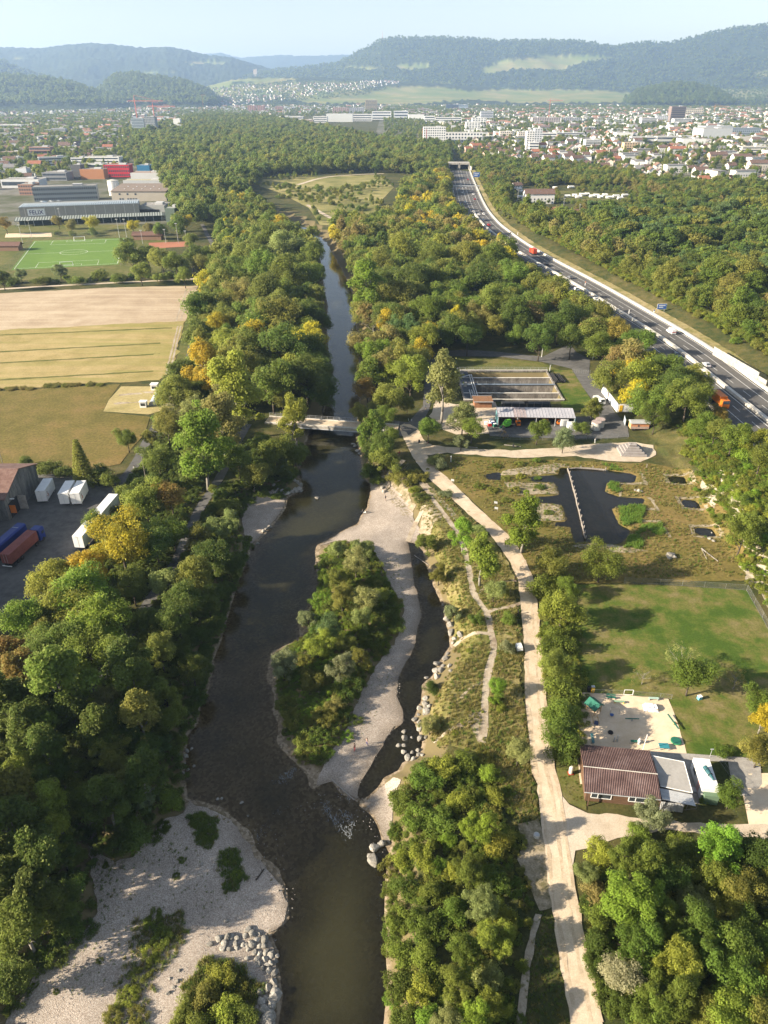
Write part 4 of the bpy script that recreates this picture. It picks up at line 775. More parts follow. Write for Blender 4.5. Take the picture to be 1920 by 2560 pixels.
for n_, (k, c, x, y, h, lab, grp) in enumerate(ALLT):
    pr = PROTO[(k, 1.)]; cm, tm = pr[n_ % len(pr)]; z = z1(x, y) - .05; col = jitter_col(c); rz = random.uniform(0, 6.28); w = h * random.uniform(.94, 1.08)
    if k in ('shrub', 'low'):
        o = obj(KNAME[k], cm, None, None, (x, y, z), rz); o.scale = (w, w, h); o.color = (*col, 1)
    else:
        o = thing(KNAME[k], lab, '', (x, y, z), rz); o.scale = (w, w, h)
        a = obj('crown', cm, None, o); a.color = (*col, 1); obj('trunk', tm, None, o)
    tag(o, lab, {'shrub': 'shrub', 'low': 'bush'}.get(k, 'tree'), grp)
# instanced stuff: the far forest, undergrowth, grass, pebbles
def scatter(name, pts, rz, sc, pi, srcs, label=None, squash=None):
    """one object of uncountable small growth: instances of srcs on points"""
    n = len(pts); m = bpy.data.meshes.new(name); m.vertices.add(n); m.vertices.foreach_set('co', np.asarray(pts, np.float32).ravel())
    for nm, a, ty in (('rz', rz, 'FLOAT'), ('sc', sc, 'FLOAT'), ('sq', squash if squash is not None else np.ones(n), 'FLOAT'), ('pi', pi, 'INT')):
        at = m.attributes.new(nm, ty, 'POINT'); at.data.foreach_set('value', np.asarray(a, np.float32 if ty == 'FLOAT' else np.int32))
    at = m.attributes.new('tint', 'FLOAT_COLOR', 'POINT'); cc = np.array([(*s_[1], 1.) for s_ in srcs]); at.data.foreach_set('color', cc[np.asarray(pi, int)].astype(np.float32).ravel())
    o = tag(obj(name, m), label, kind='stuff'); c = bpy.data.collections.new(name + '_sources')
    uniq = []; mp = []
    for me, col in srcs:
        if me not in uniq: uniq.append(me)
        mp.append(uniq.index(me))
    for i, me in enumerate(uniq): c.objects.link(bpy.data.objects.new(f'source_{name}_{i:03d}', me))
    m.attributes['pi'].data.foreach_set('value', np.array(mp, np.int32)[np.asarray(pi, int)])
    ng = bpy.data.node_groups.new(name, 'GeometryNodeTree'); ng.interface.new_socket('Geometry', in_out='INPUT', socket_type='NodeSocketGeometry'); ng.interface.new_socket('Geometry', in_out='OUTPUT', socket_type='NodeSocketGeometry')
    nd = ng.nodes; L = ng.links; gi = nd.new('NodeGroupInput'); go = nd.new('NodeGroupOutput'); ip = nd.new('GeometryNodeInstanceOnPoints'); ci = nd.new('GeometryNodeCollectionInfo')
    ci.inputs[0].default_value = c; ci.inputs[1].default_value = True; ci.inputs[2].default_value = True
    def na(nm, ty):
        a = nd.new('GeometryNodeInputNamedAttribute'); a.data_type = ty; a.inputs[0].default_value = nm; return next(q for q in a.outputs if q.enabled)
    L.new(gi.outputs[0], ip.inputs['Points']); L.new(ci.outputs[0], ip.inputs['Instance']); ip.inputs['Pick Instance'].default_value = True
    L.new(na('pi', 'INT'), ip.inputs['Instance Index'])
    cx = nd.new('ShaderNodeCombineXYZ'); L.new(na('rz', 'FLOAT'), cx.inputs[2]); L.new(cx.outputs[0], ip.inputs['Rotation'])
    cs = nd.new('ShaderNodeCombineXYZ'); s_ = na('sc', 'FLOAT'); mu = nd.new('ShaderNodeMath'); mu.operation = 'MULTIPLY'; L.new(s_, mu.inputs[0]); L.new(na('sq', 'FLOAT'), mu.inputs[1])
    L.new(s_, cs.inputs[0]); L.new(s_, cs.inputs[1]); L.new(mu.outputs[0], cs.inputs[2]); L.new(cs.outputs[0], ip.inputs['Scale']); L.new(ip.outputs[0], go.inputs[0])
    md = o.modifiers.new('scatter', 'NODES'); md.node_group = ng; return o
def mass_srcs(kinds, dens, hues, limbs=3):
    out = []; ix = {}
    for k in kinds:
        for c in hues:
            for j, (cm, tm) in enumerate(protos(k, 2, dens, limbs)):
                ix.setdefault((k, c), []).append(len(out)); out.append((cm, HUES[c][0]))
    return out, ix
def put_mass(name, items, dens, label):
    kinds = sorted({t[0] for t in items}); hues = sorted({t[1] for t in items}); src, ix = mass_srcs(kinds, dens, hues)
    xy = np.array([(t[2], t[3]) for t in items]); z = zt(xy[:, 0], xy[:, 1]) - .1
    scatter(name, np.column_stack([xy, z]), rng.uniform(0, 6.28, len(items)), [t[4] for t in items], [ix[(t[0], t[1])][rng.integers(len(ix[(t[0], t[1])]))] for t in items], src, label, rng.uniform(.88, 1.14, len(items)))
near = [t for t in mass if t[3] < 420]; far = [t for t in mass if t[3] >= 420]
if near: put_mass('forest', near, .45, 'dense mixed woodland filling the river plain')
put_mass('forest', far, .16, 'far mass of trees stretching to the town')
# undergrowth on banks and under the trees
def shrub_points(poly, step, seed, h0, h1, hues, z=0., prob=1., kind='low', grow=1.):
    X, Y = spread(PL(poly, z), step, seed); k = clear_of(X, Y, .25 * grow); return [[kind if rng.uniform() < .6 else 'shrub', str(rng.choice(list(hues))), x, y, rng.uniform(h0, h1)] for x, y in zip(X[k], Y[k]) if rng.uniform() < prob]
UG = shrub_points(WOODS['yardside'], 1.9, 201, .7, 1.7, 'ddgd') + shrub_points(WOODS['southeast'], 1.8, 202, .7, 1.8, 'dgog') + shrub_points(WOODS['slope'], 1.6, 203, .6, 1.5, 'bgygo', 3.)
UG += shrub_points([(985, 2000), (1060, 1915), (1200, 1890), (1270, 1960), (1290, 2050), (1300, 2160), (1340, 2290), (1310, 2420), (1290, 2620), (975, 2620), (978, 2200)], 1.7, 204, .6, 1.6, 'ggog', 0, .85)
UG += shrub_points([(800, 1380), (850, 1352), (930, 1366), (975, 1470), (1010, 1530), (985, 1610), (930, 1670), (890, 1760), (850, 1850), (800, 1915), (750, 1900), (710, 1830), (690, 1700), (700, 1640), (770, 1570)], 1.25, 205, .5, 1.2, 'bggod', -2.2, 1., grow=.3)
UG += shrub_points([(1350, 1440), (1420, 1440), (1440, 1600), (1450, 1730), (1440, 1900), (1395, 1900), (1370, 1700), (1352, 1540)], 1.5, 206, .8, 1.8, 'goy')
UG += shrub_points([(455, 1850), (470, 1840), (500, 1780), (535, 1680), (590, 1470), (640, 1350), (620, 1330), (560, 1450), (500, 1620), (440, 1850)], 1.2, 207, .5, 1.1, 'dgg', -1.5, 1., grow=.3)
UG += shrub_points([(760, 1100), (740, 1190), (700, 1240), (640, 1230), (600, 1290), (560, 1250), (640, 1120)], 1.5, 208, .6, 1.4, 'ddg', -1, 1., grow=.4)
UG += shrub_points([(1690, 1090), (1760, 1050), (1990, 1090), (1990, 1500), (1880, 1440), (1800, 1320), (1750, 1240)], 2.1, 209, .8, 1.9, 'bggyo', 2., .5)
UG += shrub_points([(1060, 1160), (1140, 1240), (1250, 1350), (1290, 1440), (1300, 1640), (1310, 1900), (1290, 2050), (1220, 1920), (1100, 1860), (1070, 1750), (1130, 1640), (1110, 1470), (1070, 1330), (1040, 1220)], 3.4, 210, .25, .6, 'oyyg', 0, .4)
X, Y = spread(PL([(1200, 470), (1240, 530), (1320, 590), (1560, 730), (1860, 890), (1990, 980), (1990, 900), (1700, 740), (1400, 590), (1280, 510)]), 2.6, 211); dm = sdf(MWPOLY, X, Y)
UG += [['shrub', str(rng.choice(list('gyoog'))), x, y, rng.uniform(1.2, 1.8) + max(0, d_ - 8) * .16] for x, y, d_ in zip(X, Y, dm) if 8.5 < d_ < 21]
put_mass('undergrowth', UG, .45, 'bushy undergrowth on banks and beneath the trees')
# grass and weeds
def blade_tuft(seed, n=26, col=None):
    r = np.random.default_rng(seed); V = []; F = []; var = []
    for i in range(n):
        a = r.uniform(0, 6.28); d = r.uniform(0, .5); p = np.array([math.cos(a) * d, math.sin(a) * d, 0]); t = r.uniform(0, 6.28); w = .07; h = r.uniform(.35, 1.); b = r.uniform(-.35, .35, 2)
        k = len(V); V += [p + [math.cos(t) * w, math.sin(t) * w, 0], p - [math.cos(t) * w, math.sin(t) * w, 0], p + [b[0], b[1], h]]; F.append((k, k + 1, k + 2)); var += [r.uniform()] * 3
    m = npmesh('tuft', V, F, {'var': var}); m.materials.append(LEAFI); return m
TUFT = [blade_tuft(s) for s in range(4)]
GH = [(.17, .145, .04), (.25, .20, .08), (.10, .145, .026), (.34, .27, .13)]
def grass(poly, step, seed, h0, h1, wts, z=0., prob=1.):
    pw = PL(poly, z); mx_, my_ = np.mean(pw, 0); X, Y = spread([(mx_ + (a - mx_) * 1.12, my_ + (c - my_) * 1.12) for a, c in pw], step, seed, jitter=.5); k = (np.minimum(sdf(W1, X, Y), sdf(W2, X, Y)) > .3) & (sdf(pw, X, Y) < (vnoise(X, Y, 1.6, seed + 7) + vnoise(X, Y, .7, seed + 8) * .6 - .95) * 1.9 * min(1., step * 2.5))
    for l, w in GL: k &= line_dist(l, X, Y) > w
    for q in GK: k &= sdf(q, X, Y) > .15
    k &= rng.uniform(size=len(X)) < prob * np.clip(vnoise(X, Y, 5, seed) * 1.8, .15, 1)
    X, Y = X[k], Y[k]; n = len(X); return np.column_stack([X, Y, zt(X, Y) - .03]), rng.uniform(h0, h1, n), rng.choice(4, n, p=wts)
GK = [PL(ROAD_L + ROAD_R)] + PONDS
GL = [(PL(l), w) for l, w in (([(1052, 1206), (1080, 1245), (1120, 1300), (1150, 1340), (1168, 1400), (1176, 1450), (1184, 1489), (1219, 1531), (1226, 1577), (1238, 1616), (1219, 1681), (1211, 1739), (1215, 1797), (1203, 1855)], .7), ([(1219, 1531), (1245, 1522), (1302, 1508)], .45), ([(1226, 1585), (1190, 1583), (1138, 1592)], .5))]
GP = [grass([(1060, 1215), (1130, 1250), (1240, 1370), (1290, 1440), (1310, 1640), (1325, 1900), (1350, 2050), (1290, 2060), (1220, 1900), (1090, 1850), (1070, 1750), (1140, 1640), (1110, 1470), (1080, 1360), (1040, 1250)], .55, 301, .35, .8, [.3, .3, .15, .25]),
      grass([(1080, 1150), (1380, 1150), (1640, 1162), (1720, 1180), (1800, 1250), (1880, 1440), (1440, 1455), (1345, 1455), (1290, 1350), (1180, 1240)], .85, 302, .3, .75, [.4, .25, .25, .1]),
      grass([(400, 2290), (455, 2260), (470, 2330), (440, 2400), (400, 2460), (370, 2600), (240, 2600), (290, 2480), (310, 2380), (330, 2290)], .32, 303, .35, .8, [.3, .15, .45, .1], -2.5),
      grass([(490, 2390), (600, 2390), (650, 2450), (655, 2600), (410, 2600), (450, 2500)], .30, 304, .5, 1.0, [.25, .2, .5, .05], -2.3),
      grass([(460, 2040), (500, 2020), (545, 2050), (548, 2090), (510, 2135), (480, 2110)], .28, 305, .4, .8, [.1, 0., .9, 0.], -2.6), grass([(540, 2130), (590, 2120), (620, 2190), (590, 2230), (560, 2240)], .28, 306, .4, .8, [.1, 0., .9, 0.], -2.6),
      grass([(420, 2110), (480, 2110), (470, 2200), (420, 2210)], .5, 307, .25, .5, [.2, .1, .7, 0.], -2.6, .5), grass([(245, 2150), (450, 2070), (620, 2260), (450, 2320), (250, 2500), (80, 2500), (240, 2300)], .62, 308, .14, .4, [.1, .1, .8, 0.], -2.6, .6),
      grass([(1340, 2285), (1388, 2270), (1430, 2590), (1290, 2590), (1318, 2400)], .5, 311, .2, .5, [.3, .1, .6, 0.]), grass([(1392, 1905), (1455, 1895), (1470, 2028), (1420, 2008)], .55, 312, .15, .4, [.4, .2, .4, 0.]), grass([(1290, 1900), (1335, 1930), (1355, 2060), (1290, 2060)], .5, 313, .25, .6, [.3, .3, .3, .1]), grass([(225, 2150), (330, 2140), (250, 2330), (60, 2520), (20, 2560), (180, 2340)], .55, 314, .2, .55, [.1, .1, .8, 0.], -2.5, .7),
      grass([(900, 1720), (1000, 1640), (1000, 1700), (940, 1800), (890, 1880)], .6, 309, .15, .35, [.2, .2, .6, 0.], -2.6, .5), grass([(940, 1400), (1000, 1390), (1020, 1500), (980, 1480)], .5, 310, .15, .4, [.2, .2, .6, 0.], -2.6, .4)]
pts = np.concatenate([g[0] for g in GP]); scatter('grass', pts, rng.uniform(0, 6.28, len(pts)), np.concatenate([g[1] for g in GP]), np.concatenate([g[2] for g in GP]), [(TUFT[i], GH[i]) for i in range(4)], 'dry and green grass tufts over the river banks')
rp = [grass(q, .5, 320 + i, .7, 1.3, [.0, 0, 1., 0], -.1) for i, q in enumerate(([(1586, 1318), (1655, 1308), (1665, 1338), (1590, 1336)], [(1556, 1335), (1600, 1338), (1605, 1375), (1560, 1370)], [(1505, 1160), (1530, 1158), (1575, 1188), (1545, 1196), (1520, 1180)], [(1518, 1205), (1548, 1205), (1556, 1240), (1530, 1240)], [(1540, 1265), (1615, 1262), (1600, 1310), (1560, 1320)], [(1400, 1205), (1430, 1202), (1432, 1235), (1404, 1235)]))]
pts = np.concatenate([g[0] for g in rp]); n = len(pts); scatter('reeds', pts, rng.uniform(0, 6.28, n), np.concatenate([g[1] for g in rp]), np.zeros(n, int), [(TUFT[2], (.12, .19, .03))], 'bright green reeds growing in the shallow pond edges')
# loose river stones
def stone_mesh(seed, sub=1):
    bm = bmesh.new(); bmesh.ops.create_icosphere(bm, subdivisions=sub, radius=.5); r = random.Random(seed)
    cut = [(Vector((r.uniform(-1, 1), r.uniform(-1, 1), r.uniform(-.6, 1))).normalized(), r.uniform(.26, .42)) for _ in range(9)]
    for v in bm.verts:
        for nrm, d in cut:
            e = v.co.dot(nrm) - d
            if e > 0: v.co -= nrm * e
        v.co *= 1 + r.uniform(-.04, .04)
    m = bpy.data.meshes.new('stone'); bm.to_mesh(m); bm.free(); return m
STONE = pmat('limestone_rock', [(.30, .28, .25), (.42, .40, .36), (.52, .49, .44)], 1.2, .9, bmp=.5, bscale=6., tint=True)
PEB = [stone_mesh(s, 1) for s in range(3)]
PSTONE = pmat('pebble_stone', [(.30, .27, .23), (.42, .38, .33), (.52, .48, .43)], .9, .9)
for m in PEB: m.materials.append(PSTONE)
def pebbles(poly, step, seed, z=-2.6):
    X, Y = spread(PL(poly, z), step, seed, jitter=.5); k = rng.uniform(size=len(X)) < .8; X, Y = X[k], Y[k]; return np.column_stack([X, Y, zt(X, Y) + .02])
pp = np.concatenate([pebbles([(463, 2010), (340, 2150), (240, 2200), (240, 2290), (60, 2500), (20, 2600), (650, 2600), (700, 2310), (700, 2230), (600, 2085)], .55, 401), pebbles([(890, 1720), (1000, 1650), (1000, 1800), (900, 1950), (800, 1950), (860, 1850)], .5, 402), pebbles([(600, 2060), (900, 1950), (960, 2120), (960, 2300), (720, 2300)], .9, 403, -3.2)])
n = len(pp); scatter('pebbles', pp, rng.uniform(0, 6.28, n), rng.uniform(.06, .26, n), rng.choice(3, n), [(m, (.9, .88, .84)) for m in PEB], 'loose rounded stones over the gravel bars')
# ------------------------------------------------------------------ hills round the valley
def ray_at(px, py, y):
    u = (px - 960) / FOC; v = (1280 - py) / FOC; dy = math.cos(PITCH) + v * math.sin(PITCH); dz = -math.sin(PITCH) + v * math.cos(PITCH); t = y / dy
    return u * t, CAM_H + dz * t
def hill_mat():
    m, nt, out = _new('hill_forest'); L = nt.links; co = coords(nt, 'world')
    at = N(nt, 'ShaderNodeAttribute', attribute_name='meadow')
    f = ramp(nt, [(.018, .030, .012), (.038, .054, .018), (.068, .076, .024)], .3, .72); L.new(noise(nt, co, .012, 6, .7), f.inputs[0])
    fc = mix(nt, f.outputs[0], ramp_gray(nt, noise(nt, co, .045, 3, .7), .55), 1., 'MULTIPLY')
    g = ramp(nt, [(.10, .15, .035), (.17, .18, .055), (.28, .23, .10)], .3, .7); L.new(noise(nt, co, .004, 4, .6), g.inputs[0])
    col = mix(nt, fc, g.outputs[0], at.outputs['Fac'])
    p = N(nt, 'ShaderNodeBsdfPrincipled', i_Roughness=.95); p.inputs['Specular IOR Level'].default_value = .1; L.new(col, p.inputs['Base Color']); L.new(p.outputs[0], out.inputs[0]); return m
HILLM = hill_mat(); HILLS = {}
def hill(name, sky, yr, yf, yb, meadows=(), nc=340, nr=70, bumpy=16., power=1.25, seed=0):
    """a ridge whose crest passes through the skyline points; foot, crest and back at their own distances"""
    pxs = np.array([p[0] for p in sky], float); pys = np.array([p[1] for p in sky], float); U = np.linspace(pxs[0], pxs[-1], nc)
    cr = np.interp(U, pxs, pys); X = np.zeros((nr, nc)); Y = np.zeros((nr, nc)); Z = np.zeros((nr, nc))
    crest = [ray_at(u, c, yr) for u, c in zip(U, cr)]; cx = np.array([c[0] for c in crest]); cz = np.maximum(np.array([c[1] for c in crest]), 4.)
    nf = int(nr * .72)
    for i in range(nr):
        if i <= nf: s = i / nf; y = yf + (yr - yf) * s; k = (s ** power) * (1 - .12 * math.sin(s * math.pi * 2))
        else: s = (i - nf) / (nr - 1 - nf); y = yr + (yb - yr) * s; k = 1 - s * s * .9
        wig = (vnoise(cx * y / yr, np.full(nc, y), 420, 70 + seed) - .5) * 2; wig2 = (vnoise(cx * y / yr, np.full(nc, y), 150, 75 + seed) - .5)
        X[i] = cx * (y / yr) ** .9; Y[i] = y + wig * 60 * (0 < i < nr - 1); side = np.clip(np.minimum(np.arange(nc), nc - 1 - np.arange(nc)) / (nc * .03), 0, 1)
        Z[i] = cz * np.clip(k + (wig * .10 + wig2 * .05) * math.sin(min(1., max(0, i / nf)) * math.pi), 0, 1.2) * np.minimum(1, side + .0 * k)
    M = np.zeros((nr, nc)); sx, sy = pix(X, Y, Z)
    for q in meadows: M = np.maximum(M, np.clip(.5 - (sdf(q, sx, sy) + (vnoise(sx, sy, 7, 5) - .5) * 7) / 2., 0, 1))
    Z = Z + (vnoise(X, Y, 22, 80 + seed) * bumpy + vnoise(X, Y, 55, 81 + seed) * bumpy * .8) * (1 - M) * np.clip(Z / 12, 0, 1) - 2
    i = np.arange(nr * nc).reshape(nr, nc); F = np.stack([i[:-1, :-1], i[:-1, 1:], i[1:, 1:], i[1:, :-1]], -1).reshape(-1, 4)
    HILLS[name] = (X, Y, Z); o = obj('hill', npmesh('hill', np.stack([X, Y, Z], -1).reshape(-1, 3), F, {'meadow': M.ravel()}, True), HILLM); return tag(o, kind='structure')
hill('far', [(300, 190), (470, 150), (515, 137), (555, 135), (602, 147), (637, 144), (694, 140), (752, 142), (810, 141), (891, 138), (960, 150), (1100, 190)], 15500, 12500, 17500, nc=200, nr=40, bumpy=18)
hill('west', [(-260, 130), (0, 121), (104, 124), (191, 113), (231, 111), (301, 117), (382, 124), (417, 120), (463, 127), (521, 141), (579, 147), (637, 164), (671, 173), (760, 215)], 9600, 6600, 11500, ([(30, 148), (60, 146), (62, 150), (32, 152)], [(460, 158), (520, 152), (570, 155), (560, 162), (470, 163)], [(360, 184), (430, 180), (440, 184), (365, 187)]), seed=1)
hill('southwest', [(-260, 120), (0, 155), (58, 179), (116, 196), (180, 214), (240, 232)], 7000, 5400, 8200, seed=2, nc=160)
hill('west_low', [(-260, 190), (0, 196), (87, 205), (150, 208), (208, 225), (260, 245), (330, 264)], 5000, 3950, 6200, seed=3, nc=220)
hill('knoll', [(245, 255), (262, 228), (289, 199), (336, 194), (405, 202), (475, 213), (521, 234), (550, 258)], 5600, 4400, 6600, seed=4, nc=180)
hill('village_slope', [(430, 262), (480, 232), (520, 214), (575, 200), (642, 194), (700, 195), (800, 196), (900, 200), (980, 206), (1100, 212), (1250, 222), (1500, 224), (1640, 232), (1800, 222), (2200, 216)], 7000, 5000, 8200, ([(500, 216), (575, 199), (690, 193), (760, 198), (700, 207), (600, 204), (530, 224)], [(700, 240), (850, 236), (960, 220), (1060, 216), (1180, 228), (1260, 224), (1500, 226), (1610, 236), (1600, 256), (1300, 258), (1180, 250), (1000, 262), (760, 258)], [(520, 214), (640, 205), (800, 205), (940, 205), (880, 240), (700, 250), (500, 262), (450, 250)], [(1620, 222), (1700, 216), (1920, 215), (1980, 235), (1800, 260), (1690, 250)]), bumpy=9, seed=5, nc=420)
hill('ridge', [(560, 205), (642, 186), (694, 180), (770, 172), (839, 164), (868, 150), (908, 129), (955, 104), (985, 100), (1076, 99), (1150, 101), (1220, 104), (1249, 107), (1330, 105), (1446, 107), (1516, 117), (1539, 123), (1573, 113), (1626, 110), (1672, 113), (1712, 103), (1770, 88), (1857, 72), (1920, 66), (2200, 50)], 8800, 6500, 10800, ([(1195, 175), (1260, 150), (1370, 140), (1490, 138), (1540, 146), (1450, 158), (1400, 178), (1300, 172), (1215, 186)], [(985, 164), (1070, 160), (1072, 172), (1000, 175)], [(1030, 215), (1120, 206), (1130, 225), (1060, 232)], [(860, 171), (910, 169), (960, 173), (930, 177)], [(1880, 184), (1925, 178), (1925, 196), (1890, 198)]), nc=560, nr=90, seed=6)
hill('wooded_spur', [(1560, 258), (1600, 232), (1650, 222), (1700, 217), (1740, 219), (1790, 232), (1830, 254)], 5600, 4800, 6400, seed=7, nc=150, bumpy=12)
def on_hill(name, px, py):
    """point of a hill under a point of the photograph"""
    X, Y, Z = HILLS[name]; sx, sy = pix(X, Y, Z); d = (sx - px) ** 2 + (sy - py) ** 2; d = d + (Y > np.median(Y) * 1.12) * 1e5; i = np.unravel_index(np.argmin(d), d.shape)
    return float(X[i]), float(Y[i]), float(Z[i])
# ------------------------------------------------------------------ shared finishes
CONC = pmat('weathered_concrete', [(.30, .28, .25), (.42, .39, .35), (.50, .47, .42)], .6, .9, detail=.35, bmp=.2)
PALECONC = pmat('pale_concrete', [(.50, .47, .42), (.60, .57, .51), (.66, .63, .57)], .5, .9, detail=.3)
STEEL = pmat('galvanised_steel', [(.42, .43, .44), (.52, .53, .54)], 1., .5, .3, detail=.2)
WHITE = pmat('white_paint', [(.70, .70, .69), (.80, .80, .79)], .8, .5, detail=.15)
LINEP = pmat('road_paint', [(.62, .62, .60), (.78, .78, .76)], .5, .7, detail=.3, space='world')
DARKWOOD = pmat('dark_wood', [(.10, .055, .032), (.17, .10, .06)], 1.5, .85, detail=.4, stretch=(.3, 3, 3))
GREYWOOD = pmat('weathered_wood', [(.24, .21, .18), (.38, .34, .30)], 2., .9, detail=.4)
TANWOOD = pmat('tan_wood', [(.42, .27, .13), (.55, .38, .20)], 2., .8, detail=.3)
RUBBER = plain('black_rubber', (.022, .022, .024), .9)
GLASS = pmat('dark_window_glass', [(.02, .025, .03), (.05, .06, .07)], .7, .12, detail=0, spec=.6)
TINT = pmat('painted_metal', [(1, 1, 1), (.9, .9, .9)], .8, .35, detail=.12, tint=True, spec=.5)
MATT = pmat('matt_coating', [(1, 1, 1), (.86, .86, .86)], .6, .85, detail=.25, tint=True)
RED = plain('red_paint', (.42, .03, .02), .5); BLUE = plain('blue_paint', (.03, .09, .30), .4); GREENP = plain('dark_green_paint', (.02, .13, .09), .5)
ORANGE = plain('orange_paint', (.62, .17, .02), .5); LIME = plain('lime_green_paint', (.16, .52, .06), .45); YELLOW = plain('yellow_paint', (.75, .45, .03), .5)
def cyl_n(b, c, r, h, n=14): return b.lathe(c, [(r, 0), (r, h)], n)
def rail(name, pts, h, parent, mat, posts=2., bars=(1., .5), r=.03):
    """posts and bars along a line, each post a part"""
    for p in resample([q[:2] for q in pts], posts):
        obj(name + '_post', MB().tube((p[0], p[1], pts[0][2]), (p[0], p[1], pts[0][2] + h), r, n=6), mat, parent)
    for f in bars:
        b = MB()
        for a, c in zip(pts[:-1], pts[1:]): b.tube((a[0], a[1], a[2] + h * f), (c[0], c[1], c[2] + h * f), r * .8, n=5)
        obj(name + '_bar', b, mat, parent)
# ------------------------------------------------------------------ bridge
bx, by = -17.2, 215.9; brz = math.atan2(-7, 43)
br = thing('road_bridge', 'grey concrete bridge with pale steel railing crossing the river', 'bridge', (bx, by, 0), brz)
b = MB(); b.box((0, 0, -.55), (44, 5.6, .85)); obj('deck', b, CONC, br)
b = MB(); b.box((0, 0, -1.25), (29, 4.4, .7)); obj('girder', b, CONC, br)
obj('roadway', MB().box((0, 0, .30), (44.2, 4.6, .04)), TRACKED, br)
for s in (-1, 1): obj('kerb', MB().box((0, s * 2.55, .30), (44, .45, .22)), PALECONC, br)
for s in (-1, 1): obj('abutment', MB().box((s * 16.4, 0, -4.4), (4.2, 7.4, 3.8)), CONC, br)
obj('pier', MB().box((12.2, 0, -4.8), (1.1, 5.0, 3.6)), CONC, br)
rail('railing', [(-22, 2.55, .5), (22, 2.55, .5)], 1.1, br, STEEL, 2., (1., .55, .15), .035)
tag(obj('bridge_pipe', MB().tube((bx - 14.5, by - .4, -.75), (bx + 14.5, by - 5.2, -.75), .16, n=8), STEEL), 'thin service pipe hung along the downstream side of the bridge', 'pipe')
# ------------------------------------------------------------------ motorway
def band(line, off0, off1, z0, z1=None, side=True):
    """a ribbon or a low wall between two offsets of a line"""
    a = offset_line(line, off0); c = offset_line(line, off1); b = MB(); n = len(line)
    if z1 is None:
        for i in range(n - 1): b.quad((*a[i], z0), (*a[i + 1], z0), (*c[i + 1], z0), (*c[i], z0))
    else:
        for i in range(n - 1):
            b.quad((*a[i], z1), (*a[i + 1], z1), (*c[i + 1], z1), (*c[i], z1)); b.quad((*a[i], z0), (*a[i + 1], z0), (*a[i + 1], z1), (*a[i], z1)); b.quad((*c[i], z0), (*c[i], z1), (*c[i + 1], z1), (*c[i + 1], z0))
        for i in (0, n - 1): b.quad((*a[i], z0), (*c[i], z0), (*c[i], z1), (*a[i], z1))
    return b
ML = resample(MED, 5.)
mwo = tag(obj('motorway', band(ML, -13.2, 13.2, MWZ), ASPHD), kind='structure')
for o_ in (-12.0, -1.7, 1.7, 12.0):                       # solid edge lines
    obj('edge_line', band(ML, o_ - .12, o_ + .12, MWZ + .012), LINEP, mwo)
SGN = 1 if offset_line(MED, 5)[-1][0] > MED[-1][0] else -1
for o_ in (-8.4, -5., 5., 8.4):
    if abs(o_) > 8: obj('edge_line', band(ML, o_ - .1, o_ + .1, MWZ + .012), LINEP, mwo); continue
    fine = resample(MED, 1.); ln = offset_line(fine, o_); far_b = MB()
    for k in range(0, len(ln) - 7, 12):
        seg = ln[k:k + 6]; d = band(seg, -.09, .09, MWZ + .013)
        if seg[0][1] < 520: obj('lane_dash', d, LINEP, mwo)
        else: far_b.add(d.v, d.f)
    tag(obj('lane_dash', far_b, LINEP, mwo), kind='stuff')
MLB = [p for p in ML if p[1] < 660]
tag(obj('concrete_barrier', band(MLB, -.65, .65, MWZ, MWZ + .95), PALECONC), 'broad pale concrete barrier between the two motorway carriageways', 'barrier')
tag(obj('concrete_barrier', band(ML, SGN * 12.9, SGN * 14.1, MWZ - .4, MWZ + .9), PALECONC), 'pale concrete barrier along the wooded far side of the motorway', 'barrier')
tag(obj('concrete_barrier', band(ML, -SGN * 12.9, -SGN * 13.4, MWZ - .4, MWZ + .8), CONC), 'low concrete barrier between the motorway and the river wood', 'barrier')
def mw_pt(px, py, z=MWZ): return P(px, py, z)
def mw_dir(x, y):
    d = [(p[0] - x) ** 2 + (p[1] - y) ** 2 for p in ML]; i = min(max(1, int(np.argmin(d))), len(ML) - 2); a, c = ML[i - 1], ML[i + 1]; return math.atan2(c[1] - a[1], c[0] - a[0])
nb = thing('noise_barrier', 'tall grey panelled noise barrier above the motorway wall', 'barrier')
q0 = P(1783, 884, MWZ + .5); q1 = P(1894, 950, MWZ + .5); n_ = 9; ang = math.atan2(q1[1] - q0[1], q1[0] - q0[0]); LL = math.hypot(q1[0] - q0[0], q1[1] - q0[1]) / n_
for k in range(n_):
    t = (k + .5) / n_; c = (q0[0] + (q1[0] - q0[0]) * t, q0[1] + (q1[1] - q0[1]) * t)
    obj('panel', MB().box((c[0], c[1], MWZ), (LL - .12, .22, 3.3), ang), CONC, nb); obj('post', MB().box((c[0] - math.cos(ang) * LL / 2, c[1] - math.sin(ang) * LL / 2, MWZ), (.22, .32, 3.4), ang), STEEL, nb)
obj('panel', MB().box((q1[0] + math.cos(ang) * 2.6, q1[1] + math.sin(ang) * 2.6, MWZ), (5., .22, 2.1), ang), CONC, nb)
def road_sign(px, py, w, h, zb, label, lines=2):
    x, y, z = P(px, py, MWZ); t = thing('motorway_sign', label, 'sign', (x, y, MWZ))
    obj('board', MB().box((0, 0, zb), (w, .12, h)), BLUE, t); obj('border', MB().box((0, .02, zb - .1), (w + .2, .1, h + .2)), WHITE, t)
    for s in (-1, 1): obj('post', MB().tube((s * w * .35, .12, -.5), (s * w * .35, .12, zb + h), .07, n=6), STEEL, t)
    for k in range(lines): obj('lettering', MB().box((-.1 * w * k, -.07, zb + h * (.62 - .34 * k)), (w * (.75 - .25 * k), .02, h * .16)), pmat('sign_white', [(.55, .62, .72), (.7, .75, .8)], 3.), t)
